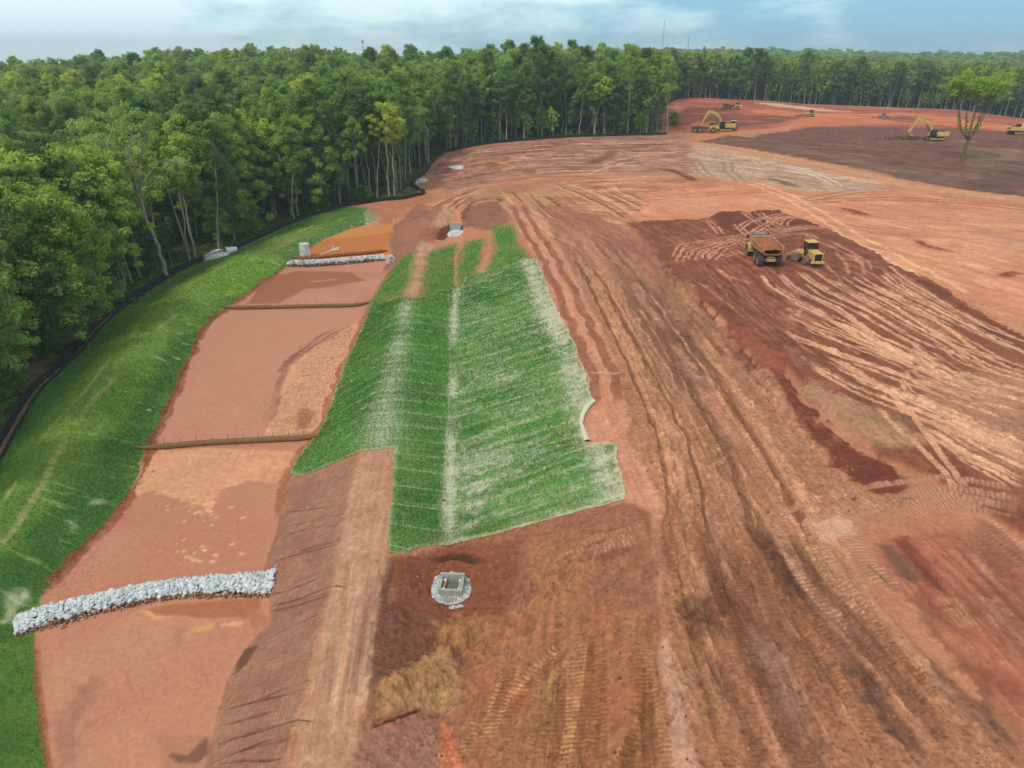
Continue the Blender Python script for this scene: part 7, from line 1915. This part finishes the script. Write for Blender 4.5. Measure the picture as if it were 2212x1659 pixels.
for i in sorted(pick, key=lambda j: Q[j, 1]):
    x, y, z, sd_, e = Q[i]
    px, py, f = project(x, y, z + Hq[i] * .8)
    near = y < 130
    ti = rt.choice(5, p=[.2, .3, .28, .12, .1] if near else [.34, .34, .14, .06, .12])
    tone, tn = TONES[ti]
    t0 = typ[i][0]
    row = "front row" if sd_ > -6 else ("second row" if sd_ > -12 else ("deep in the wood" if sd_ > -40 else "far back in the wood"))
    kind = {'t': "tall %s tree", 'e': "slender %s tree", 'f': "bushy %s tree", 'y': "thin %s young tree"}[t0] % tn
    lab = f"{kind}, {row}, {where(px)}"
    if lab in used and t0 != 'y':
        hn = "shorter" if hgt[i] < 1 else "taller"
        lab2 = lab.replace("tree", hn + " tree", 1)
        lab = lab2
    if t0 == 'f': tone = tuple(c * 1.3 for c in tone)
    used[lab] = used.get(lab, 0) + 1
    base_h = dict(SPEC + EDGE + FULL + YOUNG)[typ[i]]
    s_ = hgt[i] * rt.uniform(.95, 1.08)
    plant("young_tree" if t0 == 'y' else "tree", typ[i], x, y, s_, rt.uniform(0, 6.28), lab, "young tree" if t0 == 'y' else "tree", "young trees at the wood edge" if t0 == 'y' else "trees of the wood", tone, scz=hgt[i])

# ---- shrubs at the wood edge
SH = [(850, 400, 0, 1.15, "bright yellow green shrub by the silt fence corner"), (785, 432, 1, 1.1, "small light green shrub left of the fence corner"), (1340, 288, 0, 1.2, "yellow green shrub in the wood front left of the red mound"), (1372, 288, 0, 1.0, "light green shrub just right of the yellow green one in the wood front"), (1455, 268, 0, 1.1, "yellowish shrub at the wood corner by the red mound"), (325, 560, 1, 1.2, "low green shrub left of the forked pale trunk"), (545, 505, 1, 1.1, "small green shrub right of the outlet gravel"), (95, 770, 0, .8, "light green shrub under the trees at the left edge"), (245, 660, 1, 1.0, "green shrub behind the fence under the big leafy tree"), (18, 850, 1, 1.0, "leafy shrub beside the bare strip at the left edge"), (1075, 304, 1, 1.2, "dark leafy shrub behind the far silt fence"), (690, 455, 1, 1.2, "green shrub under the wood above the white riser")]
for i, (px, py, k, sc, lab) in enumerate(SH):
    p = W(px, py); plant("shrub", SHRUB[k][0], p.x, p.y, sc, i * 1.3, lab, "shrub", "shrubs along the wood edge", (1.15, 1.1, .8) if "yellow" in lab else (.8, .9, .8))

# ---- all other trees: one object of instances
rest = Q[~picked]; rh = hgt[~picked]; rtyp = typ[~picked]
pts, scs, idx = [], [], []
for q, h, t in zip(rest, rh, rtyp):
    if t[0] == 'y': s_ = (.42 * h, .42 * h, .45 * h)
    elif t[0] == 'e': s_ = (.7 * h, .7 * h, 1.0 * h)
    else: s_ = (h * 1.05, h * 1.05, h)
    pts.append((q[0], q[1], q[2])); scs.append(s_); idx.append(rt.integers(0, 5))
y = 455.0
while y < 2700:
    s_ = max(6.5, y / 95.0)
    hw = FA * y + FB
    for x in np.arange(-hw, hw, s_):
        xx, yy = x + rt.uniform(-.4, .4) * s_, y + rt.uniform(-.4, .4) * s_
        k = rt.uniform(.62, 1.0) + .12 * float(fbm(np.array([xx / 90]), np.array([yy / 90]), 2, 77)[0]); wv = k * 1.15 * max(1.0, s_ / 8.5)
        pts.append((xx, yy, float(zat(xx, yy)))); scs.append((wv, wv, k * rt.uniform(.9, 1.1))); idx.append(5 + rt.integers(0, 5))
    y += s_ * .87
pts = np.array(pts, np.float32); scs = np.array(scs, np.float32); idx = np.array(idx, np.int32)
pm = bpy.data.meshes.new("distant_forest"); pm.vertices.add(len(pts)); pm.vertices.foreach_set("co", pts.ravel())
a = pm.attributes.new("sc", 'FLOAT_VECTOR', 'POINT'); a.data.foreach_set("vector", scs.ravel())
a = pm.attributes.new("idx", 'INT', 'POINT'); a.data.foreach_set("value", idx)
a = pm.attributes.new("rz", 'FLOAT', 'POINT'); a.data.foreach_set("value", rt.uniform(0, 6.28, len(pts)).astype(np.float32))
fo = link("distant_forest", pm)
tag(fo, "dense green woodland canopy running back to the horizon behind the front trees", "forest", kind="stuff")
ng = bpy.data.node_groups.new("scatter_trees", 'GeometryNodeTree')
ng.interface.new_socket("Geometry", in_out='INPUT', socket_type='NodeSocketGeometry')
ng.interface.new_socket("Geometry", in_out='OUTPUT', socket_type='NodeSocketGeometry')
gi = ng.nodes.new("NodeGroupInput"); go = ng.nodes.new("NodeGroupOutput")
mp_ = ng.nodes.new("GeometryNodeMeshToPoints")
ip = ng.nodes.new("GeometryNodeInstanceOnPoints"); ip.inputs["Pick Instance"].default_value = True
jn = ng.nodes.new("GeometryNodeJoinGeometry")
for key in (MIDK + FARK)[::-1]:
    po = bpy.data.objects.new(key, TREE[key])
    oi = ng.nodes.new("GeometryNodeObjectInfo"); oi.inputs["Object"].default_value = po; oi.inputs["As Instance"].default_value = True
    ng.links.new(oi.outputs["Geometry"], jn.inputs[0])
def named(nm, ty):
    n = ng.nodes.new("GeometryNodeInputNamedAttribute"); n.data_type = ty; n.inputs["Name"].default_value = nm
    return n
na, nb, nc = named("sc", 'FLOAT_VECTOR'), named("idx", 'INT'), named("rz", 'FLOAT')
cx_ = ng.nodes.new("ShaderNodeCombineXYZ")
ng.links.new(nc.outputs["Attribute"], cx_.inputs[2])
ng.links.new(gi.outputs[0], mp_.inputs[0]); ng.links.new(mp_.outputs[0], ip.inputs["Points"])
ng.links.new(jn.outputs[0], ip.inputs["Instance"]); ng.links.new(nb.outputs["Attribute"], ip.inputs["Instance Index"])
ng.links.new(cx_.outputs[0], ip.inputs["Rotation"]); ng.links.new(na.outputs["Attribute"], ip.inputs["Scale"])
ng.links.new(ip.outputs[0], go.inputs[0])
md = fo.modifiers.new("scatter", 'NODES'); md.node_group = ng

# ---- undergrowth on the woodland floor near its edge
n = 26000
q = np.column_stack([rt.uniform(-130, 60, n * 5), rt.uniform(25, 300, n * 5)])
sq = site_sd(q[:, 0], q[:, 1])
dens_ = np.clip(.45 + fbm(q[:, 0] / 6, q[:, 1] / 6, 3, 71), .03, 1)
pr = np.where(q[:, 1] < 120, 1.0, .35)
kq = (sq < -1.3) & (sq > -16) & (rt.random(n * 5) < dens_ * pr) & (np.abs(q[:, 0]) < FA * q[:, 1] + FB - 1)
q = q[kq]
cen = np.column_stack([q, zat(q[:, 0], q[:, 1]) + .25])
lv, lq, tint = leaf_cloud(cen, rt.uniform(.3, .8, len(q)), 9, .34, rt, .7, .55)
me = fast_mesh("undergrowth", lv, lq, 4, [m_leafy]); a = me.attributes.new("tint", 'FLOAT', 'POINT'); a.data.foreach_set("value", tint)
ug = link("undergrowth", me); ug.color = (.8, .9, .7, 1)
tag(ug, "low green undergrowth on the woodland floor behind the silt fence", "undergrowth", kind="stuff")

# ---- grass blades
def blades(name, n, fn, x0, x1, y0, y1, h, label, wfac=1.0, ndens=None):
    q = np.column_stack([rt.uniform(x0, x1, n), rt.uniform(y0, y1, n)])
    r = np.clip(np.round(np.interp(q[:, 1], YR, np.arange(NR))).astype(int), 0, NR - 1)
    c = np.clip(np.round((q[:, 0] / (FA * q[:, 1] + FB) + 1) / 2 * (NC - 1)).astype(int), 0, NC - 1)
    d, col, zz = fn(r, c)
    k = rt.random(n) < d * np.clip((46 / np.maximum(q[:, 1], 20)) ** 1.2, .12, 1)
    q, col, zz = q[k], col[k], zz[k]; m = len(q)
    dist = np.maximum(q[:, 1], 30)
    hh = h * rt.uniform(.6, 1.3, m); wd = wfac * .0011 * dist
    a = rt.uniform(0, 6.28, m); u = np.stack([np.cos(a), np.sin(a), 0 * a], 1)
    ln = np.stack([rt.normal(0, .35, m), rt.normal(0, .35, m), np.ones(m)], 1) * hh[:, None]
    p = np.column_stack([q, zz])
    v = np.stack([p - u * (wd * .5)[:, None], p + u * (wd * .5)[:, None], p + ln], 1).reshape(-1, 3)
    me = fast_mesh(name, v, np.arange(m * 3), 3, [m_blade])
    at = me.attributes.new("soil", 'FLOAT_COLOR', 'POINT')
    cc = np.ones((m, 3, 4), np.float32); cc[:, :, :3] = (col * rt.uniform(.7, 1.35, (m, 1)))[:, None, :]; cc[:, 2, :3] *= 1.15
    dry = rt.random(m) < .07; cc[dry, :, :3] = C(176, 170, 110)
    at.data.foreach_set("color", cc.ravel())
    o = link(name, me); tag(o, label, "grass", kind="stuff"); return o
m_blade = bpy.data.materials.new("grass_blade"); m_blade.use_nodes = True
t = m_blade.node_tree; b_ = t.nodes["Principled BSDF"]; at = t.nodes.new("ShaderNodeAttribute"); at.attribute_name = "soil"
t.links.new(at.outputs["Color"], b_.inputs["Base Color"]); b_.inputs["Roughness"].default_value = .8; b_.inputs["Specular IOR Level"].default_value = .1
bw_ = w2(BERM)
blades("grass", 900000, lambda r, c: (np.clip(GRS[r, c], 0, 1) * (SITE_SD[r, c] > .3), ALB[r, c], Z[r, c]), bw_[:, 0].min(), 12, bw_[:, 1].min(), 150, .16, "short green grass on the bank between the silt fence and the muddy basin")
gp = np.clip(green, 0, 1); GALB = np.zeros((NR, NC, 3), np.float32); GALB[bb] = gp
blades("grass", 500000, lambda r, c: (DENS[r, c] * .8, GALB[r, c], Z[r, c] + .05), BP[:, 0].min(), BP[:, 0].max(), BP[:, 1].min(), BP[:, 1].max(), .12, "green grass sprouting through the straw erosion blanket")

# ---- loose clods on the worked soil
n = 42000
q = np.column_stack([rt.uniform(-16, 75, n), 20 + 75 * rt.random(n) ** 1.6])
sdq = np.maximum(poly_sd(w2(ROAD), q[:, 0], q[:, 1]), poly_sd(w2([(830, 1205), (1350, 1085), (1440, 1659), (1480, 1950), (700, 1950), (760, 1659)]), q[:, 0], q[:, 1]))
wl = dist_line(WR, q[:, 0].astype(np.float32), q[:, 1].astype(np.float32))
k = ((sdq > 0) & (rt.random(n) < .28 + .5 * (fbm(q[:, 0] / 3, q[:, 1] / 3, 3, 81) > .25))) | ((wl < 2.2) & (rt.random(n) < .9))
k &= poly_sd(BP, q[:, 0], q[:, 1]) < -.3
q = q[k]
m_clod = stone_mat("soil_clod", C(120, 74, 56), C(190, 134, 104), C(150, 98, 74))
so_ = stones("soil_clods", np.column_stack([q, zat(q[:, 0], q[:, 1]) + .02]), np.minimum(.5, rt.lognormal(-2.75, .5, len(q))), m_clod, None, seed=77)
so_["kind"] = "stuff"; so_["label"] = "loose brown soil clods scattered over the haul road"

# ------------------------------------------------------------------ haze
hb = MB(); hb.box((0, 1950, 35), (6400, 4400, 130))
hm = bpy.data.materials.new("haze"); hm.use_nodes = True
t = hm.node_tree; t.nodes.clear()
pv = t.nodes.new("ShaderNodeVolumePrincipled"); pv.inputs["Color"].default_value = (.72, .88, .98, 1); pv.inputs["Density"].default_value = .00028; pv.inputs["Anisotropy"].default_value = .2
oo = t.nodes.new("ShaderNodeOutputMaterial"); t.links.new(pv.outputs[0], oo.inputs["Volume"])
hz = hb.build("haze", hm); hz["kind"] = "stuff"; hz["label"] = "thin blue summer haze over the woodland"
